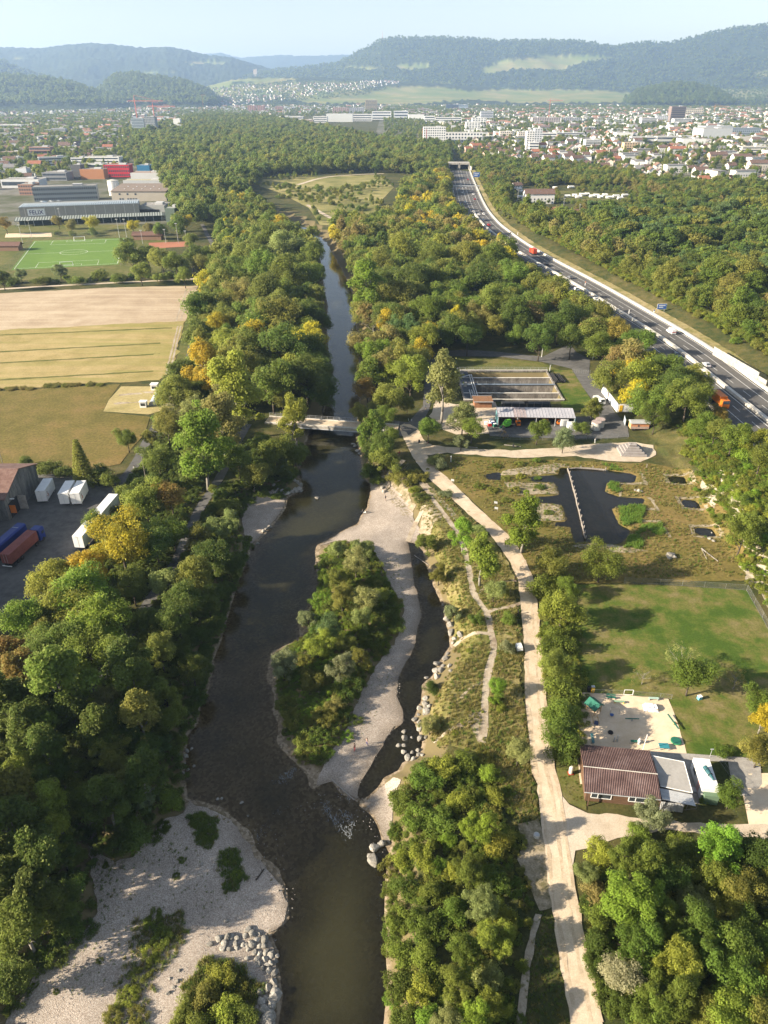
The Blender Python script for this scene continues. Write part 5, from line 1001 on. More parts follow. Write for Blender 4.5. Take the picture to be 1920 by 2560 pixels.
road_sign(1652, 781, 4.2, 2.3, 1.6, 'blue motorway sign with two lines of white lettering on the verge')
road_sign(1191, 446, 7.5, 5., 1.5, 'blue square motorway sign beside the tunnel mouth', 2)
for px, py, lab in ((1634, 785, 'white marker post beside the blue motorway sign'), (1571, 790, 'slim white post on the central motorway barrier'), (1462, 718, 'orange-topped marker post beside the motorway barrier'), (1336, 629, 'white marker post behind the red lorry'), (1294, 588, 'small white roadside sign upslope of the motorway'), (1422, 672, 'blue roadside sign on the motorway verge')):
    x, y, z = P(px, py, MWZ); t = thing('marker_post', lab, 'post', (x, y, MWZ + (0.9 if 'barrier' in lab else 0)))
    obj('post', MB().box((0, 0, 0), (.35, .25, 1.5)), WHITE, t); obj('cap', MB().box((0, 0, 1.5), (.4, .3, .5)), ORANGE if 'orange' in lab else (BLUE if 'blue' in lab else WHITE), t)
# tunnel mouth
tx, ty = MED[0]; tun = thing('tunnel_portal', 'twin concrete tunnel mouth where the motorway ends under trees', 'tunnel', (tx, ty + 10, 0))
for s, w in ((-1, 11.5), (1, 11.5)):
    x0 = s * 6.9
    obj('lintel', MB().box((x0, 0, MWZ + 6.2), (w + 1.6, 16, 2.2)), CONC, tun)
    for e in (-1, 1): obj('side_wall', MB().box((x0 + e * (w / 2 + .4), 0, MWZ - 1), (.8, 16, 7.1)), PALECONC if s > 0 else CONC, tun)
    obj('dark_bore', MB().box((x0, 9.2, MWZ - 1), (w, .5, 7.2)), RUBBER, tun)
obj('wing_wall', MB().box((14.8, -9, MWZ - 1), (.9, 22, 5.5)), PALECONC, tun)
gan = thing('sign_gantry', 'pale gantry beam spanning the motorway before the tunnel', 'gantry', (*P(1165, 482, MWZ)[:2], MWZ))
obj('beam', MB().box((0, 0, 6.), (27, .8, .9)), STEEL, gan)
for s in (-1, 0, 1): obj('post', MB().box((s * 13.2, 0, 0), (.4, .4, 6)), STEEL, gan)
# ------------------------------------------------------------------ vehicles
def car_proto(van=False):
    L, W = (5.2, 2.0) if van else (4.4, 1.8); t = thing('van' if van else 'car', 'x', 'van' if van else 'car')
    pr = [(-L / 2, .35), (-L / 2, .95), (-L / 2 + .15, 2.15), (L * .22, 2.2), (L * .36, 1.25), (L / 2 - .05, 1.0), (L / 2, .35)] if van else [(-L / 2, .35), (-L / 2 + .03, .85), (-L * .40, .95), (-L * .27, 1.40), (L * .06, 1.46), (L * .24, .95), (L * .46, .78), (L / 2, .60), (L / 2, .35)]
    def wedge(prof, w0, w1):
        bb = MB(); n = len(prof); vs = []
        zm = max(p[1] for p in prof)
        for s in (-1, 1):
            for x, z in prof: vs.append((x, s * (w0 + (w1 - w0) * max(0, (z - .9) / (zm - .9 + 1e-6))) / 2, z))
        return bb.add(vs, [tuple(range(n))[::-1], tuple(range(n, 2 * n))] + [(i, (i + 1) % n, n + (i + 1) % n, n + i) for i in range(n)])
    obj('body', wedge(pr, W, W * .82), TINT, t)
    if van:
        obj('windscreen', MB().quad((L * .23, -.82, 2.1), (L * .365, -.88, 1.28), (L * .365, .88, 1.28), (L * .23, .82, 2.1)), GLASS, t)
        obj('rear_lights', MB().box((-L / 2 - .01, 0, 1.0), (.06, 1.9, .3)), RED, t)
        for s in (-1, 1): obj('side_window', MB().box((L * .18, s * .93, 1.25), (.9, .12, .55)), GLASS, t)
    else:
        obj('windscreen', MB().quad((L * .075, -.68, 1.44), (L * .235, -.82, .97), (L * .235, .82, .97), (L * .075, .68, 1.44)), GLASS, t)
        obj('rear_window', MB().quad((-L * .275, .66, 1.41), (-L * .402, .80, .97), (-L * .402, -.80, .97), (-L * .275, -.66, 1.41)), GLASS, t)
        for s in (-1, 1): obj('side_window', MB().add([(-L * .30, s * .845, .98), (L * .19, s * .845, .98), (L * .05, s * .765, 1.38), (-L * .25, s * .765, 1.38)], [(0, 1, 2, 3) if s < 0 else (3, 2, 1, 0)]), GLASS, t)
        for s in (-1, 1): obj('headlight', MB().box((L / 2 - .06, s * .65, .60), (.14, .35, .14)), WHITE, t)
        for s in (-1, 1): obj('tail_light', MB().box((-L / 2 + .02, s * .68, .72), (.08, .3, .14)), RED, t)
    for sx in (-1, 1):
        for sy in (-1, 1): obj('wheel', MB().tube((sx * L * .31, sy * (W / 2 - .16), .33), (sx * L * .31, sy * (W / 2 + .03), .33), .33, n=12), RUBBER, t)
    return t
CAR = car_proto(); VAN = car_proto(True); usedcar = {}
CC = dict(w=('white', (.75, .75, .74)), k=('black', (.02, .02, .025)), s=('silver', (.45, .47, .50)), b=('dark blue', (.02, .04, .12)), g=('grey', (.14, .15, .17)), r=('red', (.38, .02, .02)), l=('light blue', (.30, .38, .48)))
def car(px, py, col, flip, lab, van=False, sc=1., z=MWZ + .03, rz=None, grp='cars on the motorway'):
    x, y, _ = P(px, py, z); pr = VAN if van else CAR
    a = (mw_dir(x, y) + (0 if flip else math.pi)) if rz is None else rz; key = 'v' if van else 'c'
    if key not in usedcar:
        usedcar[key] = 1; pr.location = (x, y, z); pr.rotation_euler = (0, 0, a); pr.scale = (sc, sc, sc); pr['label'] = lab; pr['group'] = grp
        pr.children[0].color = lin(CC[col][1]); return pr
    r = dup(pr, (x, y, z), a, lab, grp, (sc, sc, sc)); r.children[0].color = lin(CC[col][1]); 
    for ch in r.children:
        if ch.name.startswith('body'): ch.color = lin(CC[col][1])
    return r
car(1677, 833, 'w', 0, 'white delivery van on the motorway below the blue sign', True)
car(1765, 915, 's', 0, 'silver estate car beside the median near the noise barrier')
for q in ((1625, 840, 'b', 1, 'dark blue car behind the round green tree by the median'), (1691, 891, 'b', 1, 'dark car half hidden by leaves left of the silver car'), (1441, 726, 'w', 1, 'white car coming towards the camera, alone on its carriageway'), (1489, 752, 'w', 1, 'white car peeping out behind green crowns by the median'), (1376, 687, 'k', 1, 'black car on the near carriageway behind the white saloon'), (1345, 665, 's', 1, 'pale silver car on the near carriageway beside the median'), (1425, 696, 'g', 0, 'dark grey car driving away on the far carriageway'), (1366, 664, 'k', 0, 'black car close behind the red lorry on the far carriageway'), (1290, 610, 'w', 0, 'white car just behind the red lorry on the bend'), (1222, 564, 'r', 0, 'reddish car on the inside of the motorway bend'), (1208, 551, 'w', 0, 'white van-like car at the start of the motorway bend'), (1209, 537, 'w', 0, 'white car in the outer lane after the gantry'), (1197, 538, 'w', 0, 'white car in the middle lane after the gantry'), (1203, 529, 'k', 0, 'black car in the outer lane after the gantry'), (1178, 535, 'k', 1, 'black car near the left edge of the bend'), (1185, 546, 'l', 1, 'light blue car near the left edge of the bend'), (1169, 521, 'k', 1, 'black car last of a close trio on the near carriageway'), (1164, 513, 'k', 1, 'dark car in the middle of a close trio'), (1163, 506, 'w', 1, 'white car leading a close trio after the gantry'), (1187, 499, 'r', 0, 'dark red car with shade beyond the gantry'), (1183, 487, 'w', 0, 'white lorry-like car just before the gantry'), (1182, 481, 'k', 0, 'dark car right under the gantry beam'), (1156, 483, 'w', 1, 'white car passing under the gantry towards the camera'), (1148, 476, 'l', 1, 'turquoise car beyond the gantry on the near carriageway'), (1151, 462, 'w', 1, 'white car coming out from the tunnel'), (1170, 450, 'r', 0, 'red car about to enter the tunnel'), (1223, 582, 'l', 1, 'light blue car by the median where trees begin'), (1236, 595, 'k', 1, 'black car by the median partly behind crowns')):
    car(*q)
def lorry(px, py, flip, lab, body, box_col, L=9., artic=False, z=MWZ + .03, rz=None):
    x, y, _ = P(px, py, z); a = (mw_dir(x, y) + (0 if flip else math.pi)) if rz is None else rz
    t = thing('lorry', lab, 'lorry', (x, y, z), a)
    obj('chassis', MB().box((0, 0, .55), (L, 1.0, .35)), RUBBER, t)
    cab = MB().extrude_y([(L / 2 - 2.1, .7), (L / 2 - 2.1, 3.1), (L / 2 - .35, 3.1), (L / 2 - .05, 1.9), (L / 2, .5), (L / 2 - 2.0, .5)], -1.2, 1.2); obj('cab', cab, body, t)
    obj('windscreen', MB().quad((L / 2 - .30, -1.08, 2.98), (L / 2 - .02, -1.1, 2.0), (L / 2 - .02, 1.1, 2.0), (L / 2 - .30, 1.08, 2.98)), GLASS, t)
    if box_col is not None: obj('cargo_box', MB().box((-1.15, 0, .95), (L - 2.5, 2.45, 2.75)), box_col, t)
    for wx in (L / 2 - 1.2, -L / 2 + 1.0, -L / 2 + 2.3):
        for s in (-1, 1): obj('wheel', MB().tube((wx, s * .95, .5), (wx, s * 1.25, .5), .5, n=12), RUBBER, t)
    return t
lorry(1332, 635, 0, 'red box lorry driving away on the far carriageway', RED, plain('red_orange_paint', (.50, .07, .03), .5), 8.)
lorry(1797, 1012, 1, 'orange lorry emerging behind trees at the near end of the motorway', ORANGE, ORANGE, 9.)
# ------------------------------------------------------------------ lorry yard
GAL = pmat('stained_cladding', [(.10, .105, .10), (.19, .19, .185), (.27, .265, .25)], 1.4, .9, detail=.5, stretch=(.6, .6, .12))
RUSTROOF = pmat('brown_fibre_roof', [(.12, .065, .05), (.19, .11, .09), (.24, .16, .13)], .7, .9, detail=.35)
wh = thing('warehouse', 'weathered grey gabled warehouse with brown roof and open doorway', 'building', (-95.7, 164.5, 0))
obj('wall', MB().prism([(-40, -9.4), (-.05, -9.4), (-.05, 9.4), (-40, 9.4)], 0, 6.6), GAL, wh)
b = MB(); b.add([(0, -9.4, 6.6), (0, 9.4, 6.6), (0, 0, 10.), (-40, -9.4, 6.6), (-40, 9.4, 6.6), (-40, 0, 10.)], [(0, 1, 2), (3, 5, 4)]); obj('gable', b, GAL, wh)
for k in range(15):                                        # cladding boards of the gable front
    y0 = -9.4 + 18.8 * k / 15; y1 = y0 + 18.8 / 15 - .05; z = lambda y: 10. - abs(y) * 3.4 / 9.4
    if -8.2 < y0 < -3.2: lo = 4.2
    else: lo = 0.
    b = MB(); b.add([(.0, y0, lo), (.0, y1, lo), (.0, y1, z(y1)), (.0, y0, z(y0)), (.06, y0, lo), (.06, y1, lo), (.06, y1, z(y1)), (.06, y0, z(y0))], [(4, 5, 6, 7), (0, 4, 7, 3), (1, 2, 6, 5), (3, 7, 6, 2), (0, 1, 5, 4)]); obj('cladding_board', b, GAL, wh)
for s in (-1, 1):
    b = MB(); o1 = 10.1; b.add([(.7, 0, 10.25), (-41, 0, 10.25), (-41, s * o1, 6.6), (.7, s * o1, 6.6), (.7, 0, 10.08), (-41, 0, 10.08), (-41, s * o1, 6.43), (.7, s * o1, 6.43)], [(0, 1, 2, 3), (7, 6, 5, 4), (0, 3, 7, 4), (3, 2, 6, 7)]); obj('roof', b, RUSTROOF, wh)
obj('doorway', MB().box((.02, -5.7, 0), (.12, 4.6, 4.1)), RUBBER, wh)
obj('open_door', MB().box((1.1, -3.3, .1), (2.3, .12, 4.0)), CONC, wh); obj('orange_panel', MB().box((.9, -8.0, 1.6), (1.5, .12, 2.2)), ORANGE, wh)
obj('lamp', MB().box((.9, -7.2, 5.2), (1.1, .35, .12)), WHITE, wh)
nh = thing('neighbour_hall', 'tall hall beside the lorry yard whose shade covers the asphalt', 'building', (-113, 128, 0)); obj('wall', MB().box((0, 0, 0), (24, 50, 12.5)), GAL, nh); obj('roof', MB().box((0, 0, 12.5), (24.6, 50.6, .3)), RUSTROOF, nh)
def swap_body(x, y, L, lab, emblem, rz=math.radians(95.5), dz=.75, mat=None, legs=True):
    t = thing('swap_body' if L < 8 else 'box_trailer', lab, 'container' if L < 8 else 'trailer', (x, y, 0), rz - math.pi / 2)
    obj('box', MB().box((0, L / 2, dz), (2.5, L, 3.15)), mat or WHITE, t); obj('roof_panel', MB().box((0, L / 2, dz + 3.15), (2.42, L - .06, .04)), WHITE, t)
    obj('door_seam', MB().box((0, -.012, dz + .1), (.04, .03, 2.9)), STEEL, t); obj('bumper', MB().box((0, .02, dz - .18), (1.5, .16, .16)), RUBBER, t); obj('lock_bar', MB().box((-.3, -.02, dz + 2.95), (.3, .05, .08)), RUBBER, t)
    for sx in (-1, 1):
        for yy in (.9, L - .9): obj('leg' if legs else 'wheel', MB().box((sx * 1.05, yy, 0), (.14, .14, dz)) if legs else MB().tube((sx * .9, yy + .3, .5), (sx * 1.2, yy + .3, .5), .5, n=12), STEEL if legs else RUBBER, t)
    if emblem:
        BR = plain('brown_print', (.16, .05, .02), .6); b = MB(); b.tube((1.252, 1.35, dz + 2.1), (1.262, 1.35, dz + 2.1), .22, n=10); e = obj('emblem', b, BR, t)
        b = MB(); pts = [(-.05, .95), (.28, .85), (.38, .55), (.22, .3), (-.1, .25), (-.25, .4)]
        for (a0, a1), (c0, c1) in zip(pts[:-1], pts[1:]): b.tube((1.26, 1.35 + a0, dz + .75 + a1), (1.26, 1.35 + c0, dz + .75 + c1), .11, n=5)
        obj('emblem', b, plain('rust_print', (.42, .12, .03), .6), t)
    return t
swap_body(-90.8, 163.8, 7.2, 'white swap body with dark emblem parked against the warehouse', True)
swap_body(-84.3, 162.5, 7.2, 'white swap body without emblem, left of the close pair', False)
swap_body(-81.2, 162.5, 7.2, 'white swap body with dark emblem, right of the close pair', True)
swap_body(-72.6, 141.4, 10.0, 'long white box trailer whose front faces the sunlit asphalt', False, math.radians(84.5), .95, legs=False)
swap_body(-71.6, 152.0, 10.0, 'long white box trailer farther up the line beneath the trees', False, math.radians(84.5), .95, legs=False)
CONT = pmat('container_red', [(.20, .055, .045), (.27, .085, .07)], .6, .7, detail=.3)
ct = thing('container_lorry', 'blue lorry carrying a long rust-red shipping container', 'lorry', (-86.6, 134.3, 0), math.radians(79.5) - math.pi / 2)
obj('container', MB().box((0, 5.2, 1.25), (2.44, 10.4, 2.6)), CONT, ct)
for k in range(26):
    for s in (-1, 1): obj('rib', MB().box((s * 1.235, .35 + k * .39, 1.4), (.05, .17, 2.3)), CONT, ct)
for s in (-1, 1): obj('door_leaf', MB().box((s * .6, -.03, 1.35), (1.14, .05, 2.4)), CONT, ct); obj('lock_rod', MB().tube((s * .35, -.08, 1.35), (s * .35, -.08, 3.75), .025, n=5), STEEL, ct)
obj('chassis', MB().box((0, 6.4, .75), (1.0, 13.2, .4)), RUBBER, ct); obj('rear_bumper', MB().box((0, -.2, .6), (2.4, .14, .18)), WHITE, ct)
DBLUE = plain('lorry_blue', (.015, .035, .20), .35)
cb = MB().extrude_y([(-1.22, .6), (1.22, .6), (1.22, 3.2), (1.0, 3.55), (-1.0, 3.55), (-1.22, 3.2)], 11., 13.1); obj('cab', cb, DBLUE, ct)
obj('windscreen', MB().box((0, 13.12, 1.9), (2.1, .06, .95)), GLASS, ct)
for s in (-1, 1): obj('side_window', MB().box((s * 1.23, 12.4, 2.0), (.05, .9, .7)), GLASS, ct)
for yy in (1.2, 2.5, 3.8, 9.6, 12.1):
    for s in (-1, 1): obj('wheel', MB().tube((s * .92, yy, .5), (s * 1.24, yy, .5), .5, n=12), RUBBER, ct)
c2 = thing('tarpaulin_trailer', 'dark blue tarpaulin trailer standing between container lorry and warehouse', 'trailer', (-91.2, 136.5, 0), math.radians(79.5) - math.pi / 2)
obj('tarpaulin', MB().extrude_y([(-1.25, 1.1), (1.25, 1.1), (1.25, 3.3), (.9, 3.6), (-.9, 3.6), (-1.25, 3.3)], 0, 12.), DBLUE, c2); obj('chassis', MB().box((0, 6, .65), (1.1, 12, .4)), RUBBER, c2); obj('roof_bow', MB().box((0, 9.8, 3.6), (1.6, .12, .05)), STEEL, c2)
for yy in (1.2, 2.5, 10.6):
    for s in (-1, 1): obj('wheel', MB().tube((s * .92, yy, .5), (s * 1.24, yy, .5), .5, n=12), RUBBER, c2)
tr = thing('lime_green_tractor', 'lime green tractor cab peeping out behind the red container', 'tractor', (-91.5, 133.2, 0), .3)
obj('body', MB().extrude_y([(-.7, .7), (.7, .7), (.65, 1.6), (-.65, 1.6)], -1.6, 1.), LIME, tr); obj('cabin', MB().box((0, .2, 1.5), (1.4, 1.4, 1.4), 0, .85), LIME, tr)
for sx in (-1, 1): obj('wheel', MB().tube((sx * .7, .5, .75), (sx * 1.1, .5, .75), .75, n=14), RUBBER, tr); obj('wheel', MB().tube((sx * .7, -1.2, .45), (sx * 1.0, -1.2, .45), .45, n=14), RUBBER, tr)
for px, py, lab, h in ((8, 1165, 'leaning wooden utility pole behind the warehouse roof', 9.), (365, 1200, 'wooden utility pole beside the cycle path bend', 8.), (1482, 898, 'white lamp post beside the access road turn', 5.), (1354, 893, 'white lamp post at the grassy road corner', 4.5), (1374, 928, 'thin white pole at the corner of the settling tanks', 2.5)):
    x, y, _ = P(px, py); t = thing('utility_pole', lab, 'pole', (x, y, z1(x, y) - .1)); obj('pole', MB().tube((0, 0, 0), (.3 if 'lean' in lab else .02, 0, h), .11, .08, n=7), WHITE if 'white' in lab else GREYWOOD, t); obj('head', MB().box((.15, 0, h), (.6, .18, .12)), STEEL, t)
# garden plot on the field edge
for px, py, w, d, h, lab in ((388, 974, 2.4, 2.0, 2.2, 'small white garden cabin at the back of the plot'), (360, 1017, 2.2, 1.8, 2.0, 'small white garden cabin at the front of the plot')):
    x, y, _ = P(px, py); t = thing('garden_cabin', lab, 'cabin', (x, y, .05)); obj('wall', MB().box((0, 0, 0), (w, d, h)), WHITE, t); obj('roof', MB().box((0, 0, h), (w + .35, d + .35, .12)), WHITE, t); obj('window', MB().box((0, -d / 2 - .02, .6), (w * .7, .06, 1.0)), GLASS, t)
a = P(382, 1014); c = P(398, 984); t = thing('poly_tunnel', 'low pale polytunnel in the garden plot', 'tunnel', (a[0], a[1], .05), math.atan2(c[1] - a[1], c[0] - a[0]) - math.pi / 2); LL = math.hypot(c[0] - a[0], c[1] - a[1])
obj('cover', MB().extrude_y([(1.35 * math.cos(k * math.pi / 10), 1.5 * math.sin(k * math.pi / 10)) for k in range(11)], 0, LL), plain('polythene', (.50, .54, .60), .35), t)
for k in range(6): obj('hoop', MB().extrude_y([(1.38 * math.cos(j * math.pi / 10), 1.54 * math.sin(j * math.pi / 10)) for j in range(11)], LL * k / 5 - .04, LL * k / 5 + .04), STEEL, t)
# ------------------------------------------------------------------ settling tanks and shed yard
tk = thing('settling_tank', 'row of disused concrete settling tanks with sunken pale floors', 'tank', ((TX0 + TX1) / 2, (TY0 + TY1) / 2, 0)); W_, D_ = TX1 - TX0, TY1 - TY0
TANKC = pmat('stained_tank_concrete', [(.13, .115, .10), (.24, .215, .19), (.36, .33, .29)], .5, .95, detail=.5, stretch=(1, 1, .3))
obj('floor', MB().box((0, 0, -3.2), (W_, D_, .25)), pmat('silt', [(.27, .22, .16), (.36, .30, .23)], .4, .95), tk)
for yy, hh in ((-D_ / 2, .55), (-D_ / 2 + 6.6, .35), (0, .35), (7.4, .35), (D_ / 2, .7)): obj('tank_wall', MB().box((0, yy, -3.3), (W_ + .6, .5, 3.3 + hh)), TANKC, tk); obj('coping', MB().box((0, yy, hh), (W_ + .7, .7, .12)), PALECONC, tk)
for s in (-1, 1): obj('tank_wall', MB().box((s * W_ / 2, 0, -3.3), (.55, D_ - .5, 3.3 + .5)), TANKC, tk)
for yy in (-11.7, -4.2, 3.6, 11.2): obj('baffle', MB().box((-1.5, yy, -3.2), (.3, 6.4 if abs(yy) > 5 else 7., 1.0)), TANKC, tk); obj('outlet_trough', MB().box((W_ / 2 - 2.6, yy - 1, -3.0), (1.1, 3.2, 1.6)), TANKC, tk)
BLUEG = plain('blue_grey_steel', (.17, .21, .26), .5)
obj('walkway', MB().box((0, 0, .5), (W_, 1.1, .12)), BLUEG, tk); rail('walkway_rail', [(-W_ / 2, .5, .6), (W_ / 2, .5, .6)], 1.0, tk, STEEL, 3., (1., .5))
rail('edge_rail', [(-W_ / 2, D_ / 2 + .05, .7), (W_ / 2, D_ / 2 + .05, .7)], 1.0, tk, STEEL, 3., (1., .5)); rail('edge_rail', [(-W_ / 2 + .1, -D_ / 2, .55), (-W_ / 2 + .1, D_ / 2, .55)], 1.0, tk, BLUEG, 3., (1., .5))
obj('inlet_platform', MB().box((-W_ / 2 + 2.2, 0, .3), (3.6, D_ - 1.2, .15)), plain('dark_grating', (.06, .07, .085), .7), tk)
for k, xx in enumerate((-12.6, -13.4)): obj('pipe', MB().tube((xx, -14., 1.0), (xx, 9., 1.0), .22, n=8), STEEL, tk)
for xx in (-14.2, -15.0): obj('pipe', MB().tube((xx, -14., 1.0), (xx, -7., 1.0), .22, n=8), STEEL, tk)
obj('pipe', MB().tube((-16.5, 6.5, 1.0), (-12.6, 9., 1.0), .22, n=8), STEEL, tk)
for yy in (10.5, -2.): obj('control_box', MB().box((-W_ / 2 + 1.5, yy, .4), (1.0, .8, 1.7)), CONC, tk)
bh = thing('brick_hut', 'small red-brown flat-roofed hut in front of the settling tanks', 'hut', (34.3, 232.3, 0)); obj('wall', MB().box((0, 0, 0), (6.0, 4.4, 2.3)), pmat('rusty_brick', [(.24, .11, .06), (.34, .17, .09)], 1.5, .9, detail=.4), bh); obj('roof', MB().box((0, 0, 2.3), (6.7, 5.4, .18)), pmat('rusty_roof', [(.30, .15, .07), (.22, .12, .07)], .5, .9), bh)
for s in (-1, 1): obj('roof_edge', MB().box((0, s * 2.78, 2.28), (6.9, .14, .26)), STEEL, bh)
for px, n in ((1255, 5), (1310, 5)):
    x, y, _ = P(px, 1012); t = thing('covered_stack', 'dark tarpaulin-covered stack behind the open shed, ' + ('nearer the brick hut' if px < 1300 else 'farther from the brick hut'), 'stack', (x + 4, y - 2.5, 0)); obj('tarpaulin', MB().box((0, 0, 0), (9.5, 2.4, 1.9), 0, .94), plain('black_sheet', (.03, .032, .036), .7), t)
    for k in range(4): obj('pole', MB().tube((-4 + k * 2.7, -1.35, 0), (-4 + k * 2.7, -1.35, 2.4), .06, n=5), GREYWOOD, t)
sh = thing('vehicle_shed', 'long open-fronted shed with grey ribbed roof sheltering vehicles', 'shed', (49.8, 217.4, 0), math.radians(-2.5)); SHR = pmat('ribbed_grey_roof', [(.34, .34, .37), (.44, .43, .46)], .3, .6, detail=.2)
for k in range(24):
    x0 = -12.6 + k * 1.05; b = MB(); b.add([(x0, -3.1, 3.25), (x0 + 1.03, -3.1, 3.25), (x0 + 1.03, 3.1, 4.1), (x0, 3.1, 4.1), (x0, -3.1, 3.13), (x0 + 1.03, -3.1, 3.13), (x0 + 1.03, 3.1, 3.98), (x0, 3.1, 3.98)], [(0, 1, 2, 3), (7, 6, 5, 4), (0, 4, 5, 1), (1, 5, 6, 2), (3, 2, 6, 7), (0, 3, 7, 4)]); o_ = obj('roof_sheet', b, pmat('rosy_roof', [(.36, .30, .30), (.44, .37, .37)], .3, .6) if 4 < k < 9 else SHR, sh)
    obj('roof_rib', MB().add([(x0 - .03, -3.1, 3.33), (x0 + .03, -3.1, 3.33), (x0 + .03, 3.1, 4.18), (x0 - .03, 3.1, 4.18), (x0 - .03, -3.1, 3.2), (x0 + .03, -3.1, 3.2), (x0 + .03, 3.1, 4.05), (x0 - .03, 3.1, 4.05)], [(0, 1, 2, 3), (0, 4, 5, 1), (0, 3, 7, 4), (1, 5, 6, 2)]), SHR, sh)
obj('back_wall', MB().box((0, 3.0, 0), (25, .15, 3.9)), DARKWOOD, sh)
for s in (-1, 1): obj('side_wall', MB().prism([(s * 12.5 - .08, -3), (s * 12.5 + .08, -3), (s * 12.5 + .08, 3), (s * 12.5 - .08, 3)], 0, 3.15), plain('teal_boards', (.12, .28, .30), .7), sh)
for k in range(5): obj('post', MB().box((-12.3 + k * 6.15, -2.9, 0), (.2, .2, 3.15)), STEEL, sh)
dg = thing('excavator', 'lime green excavator with folded boom at the shed front', 'excavator', (40.5, 214.2, 0), .4)
obj('tracks', MB().box((0, 0, 0), (2.6, 2.0, .6)), RUBBER, dg); obj('cab', MB().box((.5, .3, .6), (1.3, 1.2, 1.6), 0, .9), LIME, dg); obj('body', MB().box((-.6, 0, .6), (1.6, 1.9, .9)), LIME, dg)
obj('boom', MB().tube((.6, -.5, 1.2), (-1.4, -.6, 2.9), .28, .22, 6), LIME, dg); obj('arm', MB().tube((-1.4, -.6, 2.9), (-3.0, -.7, 1.0), .22, .15, 6), LIME, dg); obj('bucket', MB().box((-3.1, -.7, .4), (.7, .8, .6)), GREENP, dg)
def small_truck(x, y, rz, lab, m, w=1.0):
    t = thing('dumper', lab, 'dumper', (x, y, 0), rz); obj('skip', MB().box((-.5, 0, .6), (1.6 * w, 1.4, .8), 0, 1.15), m, t); obj('cab', MB().box((.9, 0, .5), (.9, 1.3, 1.5), 0, .9), m, t); obj('windscreen', MB().box((1.32, 0, 1.2), (.06, 1.0, .6)), GLASS, t)
    for sx in (-.9, .8):
        for sy in (-1, 1): obj('wheel', MB().tube((sx, sy * .5, .4), (sx, sy * .8, .4), .4, n=10), RUBBER, t)
small_truck(44.0, 215.2, -1.6, 'orange dumper beside the green excavator', ORANGE); small_truck(53.2, 216.6, -1.5, 'orange dumper in the middle bay of the shed', ORANGE); small_truck(57.3, 216.3, -1.5, 'orange dumper in the bay next to the white boxes', ORANGE)
for x, y, lab in ((58.9, 215.3, 'white site container inside the end bay of the shed'), (60.6, 211.6, 'white site container standing clear in front of the shed end')):
    t = thing('site_container', lab, 'container', (x, y, 0), .05); obj('box', MB().box((0, 0, .15), (2.4, 2.3, 2.3)), WHITE, t); obj('skid', MB().box((0, 0, 0), (2.2, 2.0, .15)), RUBBER, t); obj('door', MB().box((0, -1.17, .25), (.9, .04, 1.9)), STEEL, t)
for k, (x, y, m, lab) in enumerate(((33.6, 215.6, WHITE, 'white tank crate left of the shed, the outermost'), (34.6, 214.4, RED, 'reddish crate stack left of the shed'), (35.8, 215.8, BLUE, 'blue-drum pallet against the shed side'), (36.2, 213.9, GREENP, 'green crate at the shed corner'), (35.4, 217.6, WHITE, 'white tank crate behind the blue drums'))):
    t = thing('pallet_crate', lab, 'crate', (x, y, 0), .1 * k); obj('pallet', MB().box((0, 0, 0), (1.2, 1.0, .15)), GREYWOOD, t); obj('crate', MB().box((0, 0, .15), (1.1, .95, .95)), m, t); obj('lid', MB().box((0, 0, 1.1), (.9, .75, .15)), WHITE, t)
x, y, _ = P(1395, 948); t = thing('pipe_pile', 'pile of black plastic pipes lying on the grass beside the tanks', 'pipes', (x, y, 0), .0)
for k in range(11): obj('pipe', MB().tube((-1.6 + k % 5 * .75 + (k // 5) * .3, -4.4 + .3 * (k % 3), .25 + (k // 5) * .42), (-2.2 + k % 5 * .75 + (k // 5) * .3, 4.2 + .3 * (k % 2), .25 + (k // 5) * .42), .24, n=7), RUBBER, t)
gw = thing('green_roofed_building', 'low white building with graffiti wall and grassy flat roof', 'building', (82.2, 235.6, 0), math.radians(1.)); GRAF = pmat('graffiti_wall', [(.72, .72, .70), (.76, .76, .74), (.55, .56, .60), (.78, .78, .76)], 1.3, .7, detail=.15, dscale=3., lo=.3, hi=.75)
obj('wall', MB().box((0, 0, 0), (5.6, 18.6, 2.9)), GRAF, gw); obj('sedum_roof', MB().box((.2, 0, 2.9), (5.4, 18.2, .12)), VERGE, gw)
for s in (-1, 1): obj('parapet', MB().box((s * 2.8, 0, 2.9), (.2, 18.8, .22)), STEEL, gw)
obj('orange_door', MB().box((-1.6, -9.36, .1), (1.1, .08, 2.4)), YELLOW, gw)
t = thing('drop_side_van', 'white flatbed van parked on the access road by the graffiti wall', 'van', (75.6, 234.2, .05), math.radians(-72)); obj('cab', MB().extrude_y([(.6, .5), (2.3, .5), (2.3, 1.2), (1.9, 2.1), (.6, 2.1)], -.95, .95), WHITE, t); obj('load_bed', MB().box((-1.2, 0, .7), (3.4, 2.0, .5)), STEEL, t); obj('cover', MB().box((-1.2, 0, 1.2), (3.4, 1.9, .7), 0, .95), WHITE, t); obj('windscreen', MB().quad((2.32, -.8, 1.25), (2.32, .8, 1.25), (1.93, .75, 2.05), (1.93, -.75, 2.05)), GLASS, t)
for wx in (-1.8, 1.5):
    for s in (-1, 1): obj('wheel', MB().tube((wx, s * .7, .35), (wx, s * 1.0, .35), .35, n=12), RUBBER, t)
